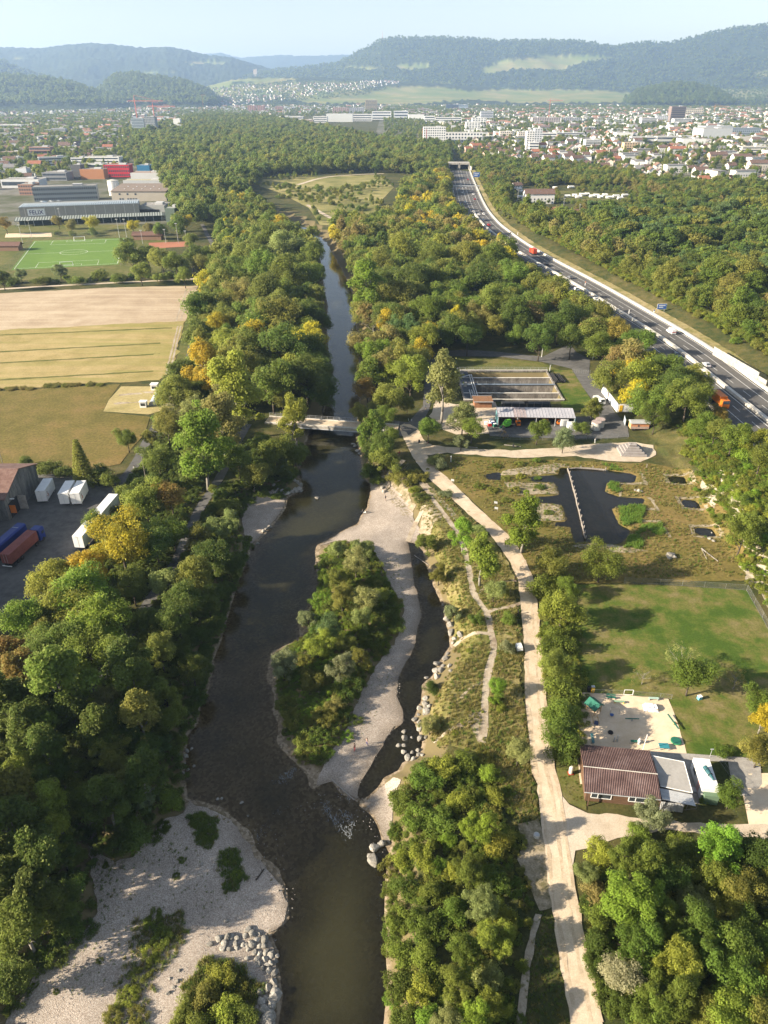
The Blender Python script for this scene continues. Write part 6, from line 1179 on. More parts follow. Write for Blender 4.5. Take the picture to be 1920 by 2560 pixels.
for x, y, lab in ((68.7, 212.2, 'pale round concrete silo, the nearer of the pair'), (70.5, 214.3, 'pale round concrete silo, the farther of the pair')):
    t = thing('concrete_ring', lab, 'silo', (x, y, 0)); b = MB(); cyl_n(b, (0, 0, 0), 1.5, 2.5, 20); obj('shell', b, PALECONC, t); b = MB(); cyl_n(b, (0, 0, 2.5), 1.56, .14, 20); obj('lid', b, pmat('pinkish_lid', [(.42, .33, .30), (.50, .40, .37)], 1.), t)
wg = thing('timber_wagon', 'orange-brown timber wagon with curved grey roof on wheels', 'wagon', (82.5, 212.0, 0), math.radians(-1)); WGN = pmat('orange_boards', [(.48, .19, .09), (.58, .27, .14)], 1., .8, detail=.3, stretch=(4, 1, 1))
obj('body', MB().box((0, 0, .7), (5.8, 2.4, 1.9)), WGN, wg); obj('lower_boards', MB().box((0, -1.22, .7), (5.8, .06, .8)), pmat('faded_boards', [(.42, .30, .24), (.50, .38, .32)], 1., .8), wg); obj('end_wall', MB().box((-2.93, 0, .7), (.06, 2.4, 1.9)), TANWOOD, wg)
ro = MB().extrude_y([(1.45 * math.cos(math.pi * k / 10), 2.55 + .75 * math.sin(math.pi * k / 10)) for k in range(11)], -3.1, 3.1); ro = obj('roof', ro, STEEL, wg); ro.rotation_euler = (0, 0, math.pi / 2)
for sx in (-2, 2):
    for sy in (-1, 1): obj('wheel', MB().tube((sx, sy * 1.0, .4), (sx, sy * 1.2, .4), .4, n=12), RUBBER, wg)
obj('window', MB().box((-.5, -1.24, 1.5), (.5, .06, .5)), GLASS, wg)
t = thing('metal_gate', 'pale blue metal gate beside the orange wagon', 'gate', (79.3, 216.5, 0), math.radians(80)); obj('gate_frame', MB().box((0, 0, .1), (3.4, .1, 2.0)), plain('pale_blue_metal', (.42, .50, .58), .5), t)
for s in (-1, 1): obj('post', MB().box((s * 1.8, 0, 0), (.15, .15, 2.3)), STEEL, t)
# stepped pyramid of stone beams
py_ = thing('stepped_pyramid', 'stepped pyramid of grey stone beams on the gravel lane', 'monument', (75.2, 195.3, .06), math.radians(-2)); BEAM = pmat('grey_beam', [(.28, .25, .24), (.38, .35, .33)], 1.2, .9, detail=.3)
for k in range(5):
    w = 7.6 - 1.35 * k; d = 7.0 - 1.3 * k
    for s in (-1, 1): obj('beam', MB().box((0, s * (d / 2 - .3), k * .55), (w, .6, .52)), BEAM, py_); obj('beam', MB().box((s * (w / 2 - .3), 0, k * .55 + .003), (.6, d - 1.22, .515)), BEAM, py_)
obj('core', MB().box((0, 0, 0), (2.2, 1.8, 2.5)), BEAM, py_)
# palisade in the pond
pal = thing('palisade', 'brushwood palisade held by wooden stakes across the dark pond', 'palisade')
l1 = PL([(1419, 1172), (1426, 1195), (1433, 1220), (1440, 1250), (1447, 1280), (1455, 1310), (1462, 1345)]); l2 = PL([(1419, 1172), (1450, 1170), (1480, 1172), (1512, 1175)])
for ln in (l1, l2):
    for j in range(3):
        pts_ = [(x + random.uniform(-.1, .1), y + random.uniform(-.1, .1)) for x, y in resample(ln, 1.6)]
        for (a0, a1), (c0, c1) in zip(pts_[:-1], pts_[1:]): obj('branch', MB().tube((a0, a1, -.12 + j * .16), (c0, c1, -.10 + j * .16 + random.uniform(-.05, .05)), random.uniform(.10, .16), n=5), GREYWOOD, pal)
    for x, y in resample(ln, 2.2): obj('stake', MB().tube((x + .25, y, -.9), (x + .25, y, .75 + random.uniform(-.15, .25)), .13, n=6), GREYWOOD, pal)
# ------------------------------------------------------------------ people
def person(px, py, lab, top, legs, skin=(.42, .26, .19), rz=0., walk=.12, hair=(.05, .035, .02), h=1.72, sit=False, bare=False):
    x, y, z = P(px, py, 0); z = z1(x, y)
    for _ in range(4): x, y, _z = P(px, py, z); z = z1(x, y)
    t = thing('person', lab, 'person', (x, y, z + .02), rz); k = h / 1.72
    V = [(0, 0, .93), (0, 0, 1.15), (0, 0, 1.38), (0, .0, 1.50), (0, .02, 1.60), (.17, 0, 1.40), (.23, walk, 1.14), (.22, walk * 2.2, .90), (-.17, 0, 1.40), (-.23, -walk, 1.14), (-.22, -walk * 1.2, .90), (.09, .02, .88), (.10, walk, .48), (.10, walk * .4, .06), (.10, walk * .4 + .14, .03), (-.09, 0, .88), (-.10, -walk * .4, .48), (-.10, -walk * 1.6, .08), (-.10, -walk * 1.6 + .14, .03), (0, .03, 1.70)]
    if sit: V = [(a, b_ * 1.0, c - .62 if c > .8 else max(.05, c * .35)) for a, b_, c in V]; V[12] = (.12, .42, .42); V[16] = (-.12, .42, .42); V[13] = (.12, .62, .08); V[17] = (-.12, .62, .08); V[14] = (.12, .74, .06); V[18] = (-.12, .74, .06)
    E_ = [(0, 1), (1, 2), (2, 3), (3, 4), (4, 19), (2, 5), (5, 6), (6, 7), (2, 8), (8, 9), (9, 10), (0, 11), (11, 12), (12, 13), (13, 14), (0, 15), (15, 16), (16, 17), (17, 18)]
    R_ = [.15, .14, .17, .07, .10, .075, .05, .04, .075, .05, .04, .095, .065, .045, .04, .095, .065, .045, .04, .085]
    m = bpy.data.meshes.new('body'); m.from_pydata([(a * k, b_ * k, c * k) for a, b_, c in V], E_, []); m.skin_vertices or None
    o = obj('body', m, None, t)
    o.modifiers.new('skin', 'SKIN'); sv = m.skin_vertices[0].data if m.skin_vertices else None
    if sv is None:
        bm = bmesh.new(); bm.from_mesh(m); bm.verts.layers.skin.verify(); bm.to_mesh(m); bm.free(); sv = m.skin_vertices[0].data
    for i, r in enumerate(R_): sv[i].radius = (r * k, r * k * .8)
    sv[0].use_root = True; o.modifiers.new('sub', 'SUBSURF').render_levels = 1
    mm, nt, out = _new('clothes'); L = nt.links; tc = N(nt, 'ShaderNodeTexCoord'); sp = N(nt, 'ShaderNodeSeparateXYZ'); L.new(tc.outputs['Object'], sp.inputs[0])
    def step(v): q = N(nt, 'ShaderNodeMath', operation='GREATER_THAN', i_1=v * k); L.new(sp.outputs[2], q.inputs[0]); return q.outputs[0]
    off = -.62 if sit else 0.
    col = mix(nt, legs, top, step(.95 + off)); col = mix(nt, col, skin, step(1.46 + off)); col = mix(nt, col, hair, step(1.70 + off)); col = mix(nt, (.04, .035, .03), col, step(.08))
    p = N(nt, 'ShaderNodeBsdfPrincipled', i_Roughness=.85); L.new(col, p.inputs['Base Color']); L.new(p.outputs[0], out.inputs[0]); m.materials.append(mm)
    b = MB(); b.lathe((0, -.01 * k, (1.60 + off) * k), [(.02, .16), (.085, .13), (.115, .06), (.11, .0), (.09, -.03)][::-1], 10); obj('hair', b, plain('hair_' + '_'.join(f'{c:.2f}' for c in hair).replace('.', ''), hair, .8), t)
    return t
SK = (.50, .32, .24)
person(887, 1876, 'bather in red shorts on the gravel, nearer the island', SK, (.5, .06, .06), SK, .4, .14); person(918, 1862, 'bather in dark shorts walking on the gravel towards the side channel', SK, (.05, .05, .20), SK, 1.2, .16)
person(964, 1252, 'person in dark clothes standing on the beach near the round bush', (.05, .06, .08), (.30, .22, .17), SK, .5, .08); person(914, 1284, 'person in white shirt sitting at the edge of the beach', (.75, .75, .74), (.10, .10, .12), SK, 1.5, .05, sit=True); person(907, 1282, 'person in black sitting next to the one in white', (.03, .03, .035), (.05, .05, .06), SK, 1.2, .05, sit=True)
person(1263, 1366, 'walker in black and red on the gravel road', (.30, .04, .03), (.03, .03, .04), SK, .1, .16); person(1064, 1024, 'walker in white on the asphalt approach above the bridge', (.70, .70, .70), (.40, .28, .24), SK, .1, .16); person(1487, 1108, 'figure in white standing where the lane meets the yard fence', (.70, .70, .70), (.65, .65, .62), SK, .3, .06)
person(1312, 1112, 'x', (.02, .02, .02), (.02, .02, .02)) if False else None
person(337, 1178, 'walker with white top on the cycle path bend', (.68, .66, .62), (.25, .18, .15), SK, .1, .16); person(533, 637, 'walker on the white path beside the sports ground', (.45, .10, .06), (.1, .1, .12), SK, .1, .15); person(515, 724, 'walker in black at the top of the field path', (.02, .02, .02), (.03, .03, .04), SK, 2., .15); person(539, 686, 'cyclist-like walker in white at the path crossing', (.72, .72, .72), (.1, .1, .1), SK, 1., .15)
person(999, 1135, 'person in red sitting in the shade beside the bridge ramp', (.45, .05, .04), (.1, .1, .12), SK, 1., .05, sit=True)
def bike(px, py, lab, rz):
    x, y, _ = P(px, py); t = thing('bicycle', lab, 'bicycle', (x, y, z1(x, y) + .06), rz)
    for s in (-.52, .52):
        b = MB(); pt = [(s + .33 * math.cos(k * math.pi / 8), 0, .34 + .33 * math.sin(k * math.pi / 8)) for k in range(17)]
        for a, c in zip(pt[:-1], pt[1:]): b.tube(a, c, .025, n=4)
        obj('wheel', b, RUBBER, t)
    b = MB(); [b.tube(a, c, .025, n=5) for a, c in (((-.52, 0, .34), (-.1, 0, .34)), ((-.1, 0, .34), (.35, 0, .8)), ((-.1, 0, .34), (-.2, 0, .85)), ((-.2, 0, .8), (.35, 0, .82)), ((.35, 0, .95), (.52, 0, .34)))]; obj('frame', b, RED, t); obj('saddle', MB().box((-.22, 0, .86), (.26, .12, .06)), RUBBER, t); obj('handlebar', MB().tube((.36, -.25, .98), (.36, .25, .98), .02, n=5), STEEL, t)
bike(1068, 1112, 'bicycle leaning at the junction edge of the gravel road', .6); bike(1287, 1452, 'red bicycle lying against bushes by the gravel road', 1.2)
# ------------------------------------------------------------------ boulders and riprap
BOULD = [stone_mesh(50 + s, 2) for s in range(7)]
for m in BOULD: m.materials.append(STONE)
ROCKS = []
def rock(px, py, r, sq=.7, z=None, tint=1.):
    x, y, _ = P(px, py, -2.6); g = z1(x, y)
    for _ in range(3): x, y, _z = P(px, py, max(g, WL)); g = z1(x, y)
    s = r / FOC * depth_of(x, y, g) * 2.55; ROCKS.append((px, py, x, y, max(g, WL - .25) + s * sq * .18, s, sq, tint))
def zoomed(pts, ox, oy, sc):
    for q in pts: rock(ox + q[0] / sc, oy + q[1] / sc, q[2] / sc)
# spur of riprap in the foreground (outline read off the photograph)
zoomed([(265, 990, 55), (360, 1030, 55), (400, 950, 60), (465, 955, 40), (540, 960, 42), (525, 1055, 52), (530, 1115, 32), (655, 940, 42), (700, 850, 55), (770, 920, 60), (860, 905, 36), (825, 985, 48), (930, 1000, 58), (675, 1070, 42), (755, 1050, 58), (710, 1130, 38), (625, 1060, 40), (865, 1090, 40), (945, 1085, 50), (800, 1170, 45), (875, 1200, 45), (965, 1175, 55), (1035, 1205, 62), (1125, 1230, 36), (1100, 1295, 28), (940, 1270, 48), (975, 1360, 45), (1030, 1335, 48), (915, 1410, 45), (1000, 1440, 48), (1075, 1480, 52), (840, 1260, 45), (860, 1340, 40), (725, 1520, 55), (700, 1270, 40), (1065, 1610, 68), (985, 1690, 62), (1095, 1690, 50), (1090, 1800, 92), (870, 1760, 60), (965, 1840, 52), (895, 1890, 62), (1040, 1950, 75), (915, 2030, 80), (980, 2130, 100), (850, 2140, 60), (140, 1060, 45), (340, 1110, 45), (415, 1130, 40), (1000, 2250, 90)], 500, 2180, 5.82)
zoomed([(900, 80, 48), (800, 200, 72), (525, 500, 78), (530, 680, 100), (720, 655, 48), (910, 440, 105), (950, 690, 95), (1080, 660, 48), (400, 870, 75), (520, 870, 65), (510, 1020, 80), (720, 1060, 58), (880, 1000, 58), (890, 1120, 65), (600, 1190, 85), (750, 1230, 62), (1000, 1120, 48), (920, 260, 60), (1040, 40, 60)], 960, 1780, 10.37)
zoomed([(1240, 260, 24), (1262, 295, 26), (1265, 345, 24), (1225, 205, 14), (1215, 165, 14), (1290, 385, 18), (1320, 355, 24), (1275, 410, 14), (1230, 515, 22), (1175, 545, 20), (1165, 590, 24), (1200, 590, 22), (1170, 630, 26), (1105, 635, 12), (1255, 560, 16), (1100, 770, 20), (1060, 830, 18), (1095, 810, 22), (1105, 850, 26), (1125, 820, 18), (1240, 480, 14), (1260, 590, 14), (1210, 560, 16)], 640, 1450, 2.592)
zoomed([(350, 700, 20), (380, 720, 20), (410, 740, 22), (440, 765, 24), (430, 800, 22), (390, 790, 20), (400, 825, 22), (360, 830, 20), (310, 820, 26), (265, 815, 22), (220, 820, 30), (190, 845, 28), (235, 855, 18), (285, 850, 20), (175, 715, 20), (200, 760, 24), (330, 845, 18), (160, 790, 20), (445, 825, 16), (600, 890, 24)], 640, 1020, 3.95)
zoomed([(90, 1085, 16), (65, 1095, 14), (45, 1110, 12), (10, 1190, 10), (830, 855, 14), (820, 830, 14), (805, 800, 12), (640, 560, 14), (655, 590, 14), (630, 545, 12), (670, 610, 12)], 640, 900, 2.592)
zoomed([(770, 415, 34), (825, 390, 26), (765, 500, 46), (745, 465, 22), (800, 400, 20)], 640, 1960, 2.592)
zoomed([(1215, 1108, 14), (1240, 1095, 10), (1207, 1145, 16), (1258, 1205, 10), (1217, 1232, 10), (1185, 1252, 10), (1565, 1445, 12), (1440, 1415, 10), (1410, 1420, 10), (1605, 1530, 8), (1200, 1190, 8)], 0, 1450, 2.592)
zoomed([(1150, 1280, 16), (1095, 1355, 16), (1125, 1318, 12), (1100, 1265, 10), (1160, 1210, 12), (1470, 890, 16), (1310, 520, 10)], 0, 1960, 2.592)
zoomed([(1030, 1270, 26), (1050, 1280, 18), (1015, 1285, 16), (820, 850, 12), (840, 855, 10), (800, 845, 10), (1290, 1130, 14), (1305, 1175, 12), (1280, 1160, 10)], 1280, 900, 2.592)
RL = [('the foreground riprap spur', 640, 2400), ('the side-channel mouth', 1010, 1860), ('the side-channel bank', 1110, 1670), ('the bridge-side gravel spit', 730, 1220), ('the far west bank', 660, 1325), ('the lone midstream rocks', 935, 2140), ('the dark west shore', 465, 1900), ('the shaded gravel bar', 430, 2460), ('the pond meadow', 1690, 1390), ('the bridge pier', 890, 1125), ('the sunny beach', 955, 1215)]
rr = {}
for q in ROCKS: rr.setdefault(min(RL, key=lambda a: (a[1] - q[0]) ** 2 + (a[2] - q[1]) ** 2)[0], []).append(q)
for nm, L in rr.items():
    L.sort(key=lambda q: -q[5]); _y = sorted(q[1] for q in L); L0 = (_y[len(L) // 3], _y[2 * len(L) // 3], sorted(q[0] for q in L)[len(L) // 2])
    for i, (px, py, x, y, z, s, sq, tn) in enumerate(L):
        o = obj('boulder', BOULD[(i * 5 + int(px)) % 7], None, None, (x, y, z), random.uniform(0, 6.28)); o.rotation_euler = (random.uniform(-.25, .25), random.uniform(-.25, .25), random.uniform(0, 6.28)); o.scale = (s * random.uniform(.85, 1.2), s * random.uniform(.75, 1.0), s * sq); v = random.uniform(.55, 1.05); o.color = (v, v * .98, v * .95, 1)
        size = 'largest' if i == 0 else (ORD[i] + ' largest' if i < 20 else None)
        tag(o, f'pale limestone boulder, the {size} at {nm}' if size else f'pale limestone boulder, a smaller one {"near the top" if py < L0[0] else ("in the middle" if py < L0[1] else "near the bottom")} of {nm}, {"water" if px > L0[2] else "land"} side', 'boulder', 'boulders at ' + nm)
# driftwood, logs
def log(px, py, qx, qy, r, lab, z=None, mat=GREYWOOD, twigs=0):
    z0 = -2.6 if z is None else z; a = P(px, py, z0); c = P(qx, qy, z0); za = z1(*a[:2]); zc = z1(*c[:2]); t = thing('driftwood_log', lab, 'log', (a[0], a[1], max(za, WL) + r * .7)); d = (c[0] - a[0], c[1] - a[1], max(zc, WL) - max(za, WL)); obj('trunk', MB().tube((0, 0, 0), d, r, r * .6, 7), mat, t)
    for k in range(twigs):
        f = random.uniform(.3, .9); e = (d[0] * f + random.uniform(-.9, .9), d[1] * f + random.uniform(-.9, .9), d[2] * f + random.uniform(.1, .5)); obj('twig', MB().tube((d[0] * f, d[1] * f, d[2] * f), e, r * .4, r * .15, 5), mat, t)
log(829, 1946, 886, 1998, .16, 'bleached log lying in the rapids at the tip of the island', twigs=2); log(640, 2200, 660, 2172, .12, 'dark forked branch stranded on the gravel bar', twigs=3, mat=BARK)
log(1753, 1372, 1795, 1404, .16, 'long bare log lying on the pond meadow', 0., twigs=1); log(1755, 1376, 1768, 1400, .13, 'short bare log crossing the long one on the meadow', 0.)
log(1035, 1385, 1072, 1412, .1, 'pale stick by the upper end of the side channel'); log(960, 1220, 1000, 1150, .12, 'timber edging beam of the ramp to the beach', -.8)
log(1260, 1113, 1302, 1117, .14, 'pale log beside the gravel lane below the shed', 0.); log(1170, 1118, 1194, 1120, .16, 'pale beam lying by the lane near the road fork', 0.)
for px, py, h, lab in ((1127, 1155, 1.9, 'white-topped wooden post beside the gravel road bend'), (1131, 1208, 1.3, 'grey information board beside the gravel road above the beach'), (1240, 1278, 1.3, 'grey information board on the pond side of the gravel road'), (1239, 1262, .8, 'pale stone block near the pond-side information board'), (1283, 1118, 1.0, 'black box standing on the gravel lane'), (1048, 1107, 1.0, 'black litter bin at the junction of road and lane'), (1025, 1052, .7, 'white bollard pair at the bridge approach'), (1616, 1170, 1.2, 'short wooden post on the meadow below the lane'), (1295, 1536, 1.0, 'dark post beside the narrow part of the gravel road')):
    x, y, _ = P(px, py); t = thing('info_post', lab, 'post', (x, y, z1(x, y)), -.4)
    if 'board' in lab: obj('board', MB().box((0, 0, h * .5), (.9, .06, .6)), STEEL, t); [obj('leg', MB().box((s * .38, .04, 0), (.06, .06, h)), GREYWOOD, t) for s in (-1, 1)]
    elif 'bollard' in lab: [obj('bollard', MB().tube((s * .6, 0, 0), (s * .6, 0, h), .1, n=8), WHITE, t) for s in (-1, 1)]
    else: m_ = RUBBER if ('black' in lab or 'dark' in lab) else (WHITE if 'white' in lab else (PALECONC if 'stone' in lab else GREYWOOD)); obj('post', MB().box((0, 0, 0), (.45 if 'box' in lab or 'block' in lab or 'bin' in lab else .16, .4 if 'bin' in lab else .2, h)), m_, t); obj('top', MB().box((0, 0, h), (.5 if 'bin' in lab else .22, .3, .08)), m_, t)
for px, py, lab in ((1297, 1625, 'white covered trailer beside the gravel road across from the hedge'),):
    x, y, _ = P(px, py); t = thing('covered_cart', lab, 'cart', (x, y, .1), .1); obj('cover', MB().box((0, 0, .35), (1.2, 1.6, .8), 0, .85), WHITE, t); [obj('wheel', MB().tube((s * .55, 0, .25), (s * .7, 0, .25), .25, n=10), RUBBER, t) for s in (-1, 1)]
x, y, _ = P(1341, 2092); t = thing('stone_ring', 'pale round stone beside the gravel road opposite the forecourt', 'stone', (x, y, .05)); b = MB(); cyl_n(b, (0, 0, 0), .45, .5, 14); obj('drum', b, PALECONC, t); b = MB(); cyl_n(b, (0, 0, .5), .3, .06, 14); obj('lid', b, STEEL, t)
# fences: posts, bars and wire net
NET = None
def net_mat():
    m, nt, out = _new('wire_net'); L = nt.links; co = coords(nt, 'object'); w = N(nt, 'ShaderNodeTexVoronoi', i_Scale=7., feature='DISTANCE_TO_EDGE'); L.new(co, w.inputs['Vector'])
    a = mapr(nt, w.outputs['Distance'], .03, .07, .35, 0.); tr = N(nt, 'ShaderNodeBsdfTransparent'); p = N(nt, 'ShaderNodeBsdfPrincipled', i_Roughness=.5); p.inputs['Base Color'].default_value = (.30, .31, .31, 1); x = N(nt, 'ShaderNodeMixShader'); L.new(a, x.inputs[0]); L.new(tr.outputs[0], x.inputs[1]); L.new(p.outputs[0], x.inputs[2]); L.new(x.outputs[0], out.inputs[0]); return m
NET = net_mat()
FSTEEL = pmat('dull_steel', [(.20, .21, .20), (.28, .29, .28)], 1., .6)
def fence(pts, h, lab, step=3., net=True, mat=FSTEEL, r=.025, z=None):
    w = PL(pts) if z is None else [P(a, c, z)[:2] for a, c in pts]; t = thing('wire_fence', lab, 'fence'); zz = lambda x, y: z1(x, y) if z is None else z
    for x, y in resample(w, step): obj('post', MB().tube((x, y, zz(x, y) - .1), (x, y, zz(x, y) + h), r, n=6), mat, t)
    for f in (1., .08):
        b = MB()
        for a, c in zip(w[:-1], w[1:]): b.tube((*a, zz(*a) + h * f), (*c, zz(*c) + h * f), r * .6, n=5)
        obj('wire', b, mat, t)
    if net:
        b = MB()
        for a, c in zip(w[:-1], w[1:]): b.quad((*a, zz(*a)), (*c, zz(*c)), (*c, zz(*c) + h), (*a, zz(*a) + h))
        obj('net', b, NET, t)
fence([(1560, 1458), (1650, 1461), (1760, 1468), (1866, 1476), (1905, 1545), (1945, 1620)], 1.5, 'wire mesh fence round the far sides of the lawn', 3.4)
fence([(1480, 1734), (1557, 1738)], 1.1, 'low wire fence between lawn and playground, hedge side'); fence([(1583, 1739), (1650, 1744), (1678, 1748)], 1.1, 'low wire fence between lawn and playground, tree side')
fence([(1225, 1096), (1300, 1100), (1440, 1100), (1570, 1096)], 1.6, 'tall wire fence in front of the shed yard', 3.); fence([(1430, 932), (1475, 936)], 1.6, 'grey bar gate fence across the access road', .8)
fence([(1148, 924), (1260, 922), (1376, 926)], 1.2, 'thin wire fence behind the settling tanks', 3.); fence([(1020, 1166), (996, 1186), (965, 1205)], 1.0, 'wooden rail fence along the ramp to the beach', 1.6, False, GREYWOOD, .06)
fence([(1800, 1905), (1830, 1950), (1850, 1965)], 1.1, 'low wire fence behind the white container', 2.)
x, y, _ = P(1570, 1738); t = thing('garden_gate', 'small white-framed gate between lawn and playground', 'gate', (x, y, .05), math.radians(-2)); 
for q in (((-.8, 0, 0), (-.8, 0, 1.25)), ((.8, 0, 0), (.8, 0, 1.25)), ((-.8, 0, 1.25), (.8, 0, 1.25)), ((-.8, 0, .1), (.8, 0, .1))): obj('gate_bar', MB().tube(*q, .05, n=6), WHITE, t)
# ------------------------------------------------------------------ playground
def pl_thing(name, lab, cat, px, py, rz=0.): x, y, _ = P(1420 + px / 5.53, 1700 + py / 5.53); return thing(name, lab, cat, (x, y, .06), rz)
t = pl_thing('play_house', 'green-roofed wooden play tower with ladder and ramp', 'play tower', 345, 430, math.radians(35))
for s in (-1, 1):
    obj('roof', MB().add([(0, -1.25, 2.5), (0, 1.25, 2.5), (s * 1.25, 1.25, 1.65), (s * 1.25, -1.25, 1.65), (0, -1.25, 2.42), (0, 1.25, 2.42), (s * 1.25, 1.25, 1.57), (s * 1.25, -1.25, 1.57)], [(0, 1, 2, 3), (7, 6, 5, 4), (0, 3, 7, 4), (2, 1, 5, 6), (3, 2, 6, 7)]), GREENP, t)
    for u in (-1, 1): obj('post', MB().box((s * .8, u * .9, 0), (.12, .12, 1.9)), TANWOOD, t)
obj('floor', MB().box((0, 0, .9), (1.6, 1.8, .08)), TANWOOD, t)
t2 = math.radians(-35)
for s in (-1, 1): o_ = obj('ladder_side', MB().tube((-1.0 + s * .33 - .3, -1.2 - s * .3, 1.1), (-1.9 + s * .35, -2.4 - s * .35, .1), .06, n=6), TANWOOD, t)
obj('ladder_rung', MB().tube((-1.5, -1.5, .6), (-.9, -2.1, .6), .04, n=5), TANWOOD, t); obj('foot_board', MB().box((-1.75, -2.25, .05), (.9, .7, .08), .6), plain('slate_blue', (.07, .09, .16), .7), t)
def bench(px, py, lab, rz, m=GREENP, L=1.7, back=True, legs=STEEL):
    t = pl_thing('bench', lab, 'bench', px, py, rz)
    for k in range(3): obj('seat_slat', MB().box((0, -.15 + k * .16, .42), (L, .13, .04)), m, t)
    if back:
        for k in range(2): obj('back_slat', MB().box((0, .30 + .03 * k, .58 + k * .18), (L, .04, .13)), m, t)
    for s in (-1, 1): obj('leg', MB().box((s * L * .4, .05, 0), (.08, .45, .42)), legs, t)
bench(590, 262, 'dark green bench at the back of the playground near the play tower', -.1); bench(705, 322, 'pale green bench on yellow legs beside the dark bench', -.08, plain('pale_green', (.24, .36, .24), .6), 1.9, False, YELLOW); bench(1178, 278, 'green and white bench at the far corner by the tree', -.05, plain('white_green', (.38, .52, .44), .6), 1.8, False)
bench(915, 872, 'short green bench beside the white figure', -.02, GREENP, 1.3, False); bench(335, 830, 'narrow green plank bench by the hedge', 1.45, plain('blue_green', (.03, .17, .20), .6), 2.0, False)
t = pl_thing('see_saw', 'long thin green see-saw in the middle of the sand', 'see-saw', 880, 565, -.02); obj('plank', MB().box((0, 0, .45), (2.4, .18, .08)), GREENP, t); obj('pivot', MB().box((0, 0, 0), (.2, .3, .45)), STEEL, t); [obj('handle', MB().tube((s * .9, 0, .5), (s * .9, 0, .8), .03, n=5), STEEL, t) for s in (-1, 1)]
t = pl_thing('balance_beam', 'green tilted see-saw plank at the lawn edge of the sand', 'see-saw', 1445, 605, math.radians(-78)); obj('plank', MB().box((0, 0, .5), (3.4, .28, .09)), GREENP, t); obj('pivot', MB().box((.2, .2, 0), (.3, .5, .5)), TANWOOD, t); obj('seat', MB().box((.35, .3, .4), (.3, .5, .08)), TANWOOD, t)
t = pl_thing('roundabout', 'round green trampoline-like roundabout by the lawn', 'roundabout', 1488, 862); b = MB(); cyl_n(b, (0, 0, .25), .78, .16, 22); obj('platform', b, GREENP, t); b = MB(); b.lathe((0, 0, .2), [(.80, 0), (.90, .02), (.90, .15), (.86, .17)], 22); obj('rim', b, plain('leaf_green', (.05, .22, .10), .6), t); b = MB(); cyl_n(b, (0, 0, 0), .15, .15); obj('base', b, STEEL, t)
t = pl_thing('play_table', 'teal table on short legs near the club house', 'table', 1318, 945, -.05); obj('top', MB().box((0, 0, .55), (1.6, 1.1, .07)), plain('teal_top', (.04, .22, .26), .6), t); [obj('leg', MB().box((sx * .65, sy * .42, 0), (.1, .1, .55)), STEEL, t) for sx in (-1, 1) for sy in (-1, 1)]
t = pl_thing('covered_sandbox', 'box draped with a crumpled white tarpaulin on the sand', 'box', 1140, 395, -.1)
V_, F_ = [], []; n_ = 9
for j in range(n_):
    for i in range(n_): u, w = i / (n_ - 1) * 2 - 1, j / (n_ - 1) * 2 - 1; e = max(abs(u), abs(w)); V_.append((u * 1.3 + random.uniform(-.06, .06), w * .85 + random.uniform(-.06, .06), .62 + random.uniform(-.06, .1) if e < .9 else random.uniform(.0, .05)))
F_ = [(j * n_ + i, j * n_ + i + 1, (j + 1) * n_ + i + 1, (j + 1) * n_ + i) for j in range(n_ - 1) for i in range(n_ - 1)]; obj('tarpaulin', MB().add(V_, F_), WHITE, t); obj('box', MB().box((0, 0, 0), (2.2, 1.4, .5)), TANWOOD, t)
t = pl_thing('spring_rider', 'blue round spring toy with its frame on the sand', 'toy', 600, 505); b = MB(); b.lathe((0, 0, .3), [(.05, 0), (.32, .05), (.34, .18), (.1, .25)], 14); obj('seat', b, BLUE, t); obj('spring', MB().tube((0, 0, 0), (0, 0, .32), .1, n=8), STEEL, t); obj('handle', MB().tube((-.25, 0, .6), (.25, 0, .6), .03, n=5), STEEL, t)
t = pl_thing('swing_frame', 'thin rectangular metal frame standing behind the blue toy', 'frame', 640, 470, .0); [obj('bar', MB().tube(a, c, .04, n=5), GREYWOOD, t) for a, c in (((-.8, 0, 0), (-.8, 0, 1.6)), ((.8, 0, 0), (.8, 0, 1.6)), ((-.8, 0, 1.6), (.8, 0, 1.6)))]
t = pl_thing('tyre', 'dark tyre lying on the sand near the hedge shade', 'tyre', 585, 735); b = MB(); b.lathe((0, 0, 0), [(.22, .02), (.42, .0), (.46, .12), (.42, .26), (.22, .24)], 18); obj('ring', b, RUBBER, t); b = MB(); cyl_n(b, (0, 0, .05), .22, .08); obj('filling', b, PALECONC, t)
t = pl_thing('stone_stools', 'pair of pale pillar-like stools behind the club house roof', 'stool', 655, 850); [obj('stool', MB().tube((s * .3, 0, 0), (s * .3, .12 * s, 1.2), .16, .12, 8), PALECONC, t) for s in (-1, 1)]; obj('brace', MB().tube((-.3, 0, .5), (.3, 0, .5), .05, n=5), STEEL, t)
t = pl_thing('white_figure', 'white garden figure on a stand beside the short green bench', 'figure', 975, 885); b = MB(); b.lathe((0, 0, 0), [(.2, 0), (.12, .15), (.22, .5), (.26, .75), (.12, .95), (.17, 1.1), (.05, 1.28)], 12); obj('figure', b, WHITE, t); obj('stand', MB().box((0, 0, 0), (.45, .45, .06)), STEEL, t)
t = pl_thing('waste_bins', 'dark and yellow waste bins at the hedge corner of the playground', 'bin', 335, 165); obj('bin', MB().box((0, 0, 0), (.55, .55, .9), 0, 1.1), YELLOW, t); obj('bin', MB().box((-.6, .2, 0), (.55, .55, 1.0), 0, 1.1), RUBBER, t); obj('lid', MB().box((.1, .3, .95), (.6, .5, .1)), STEEL, t)
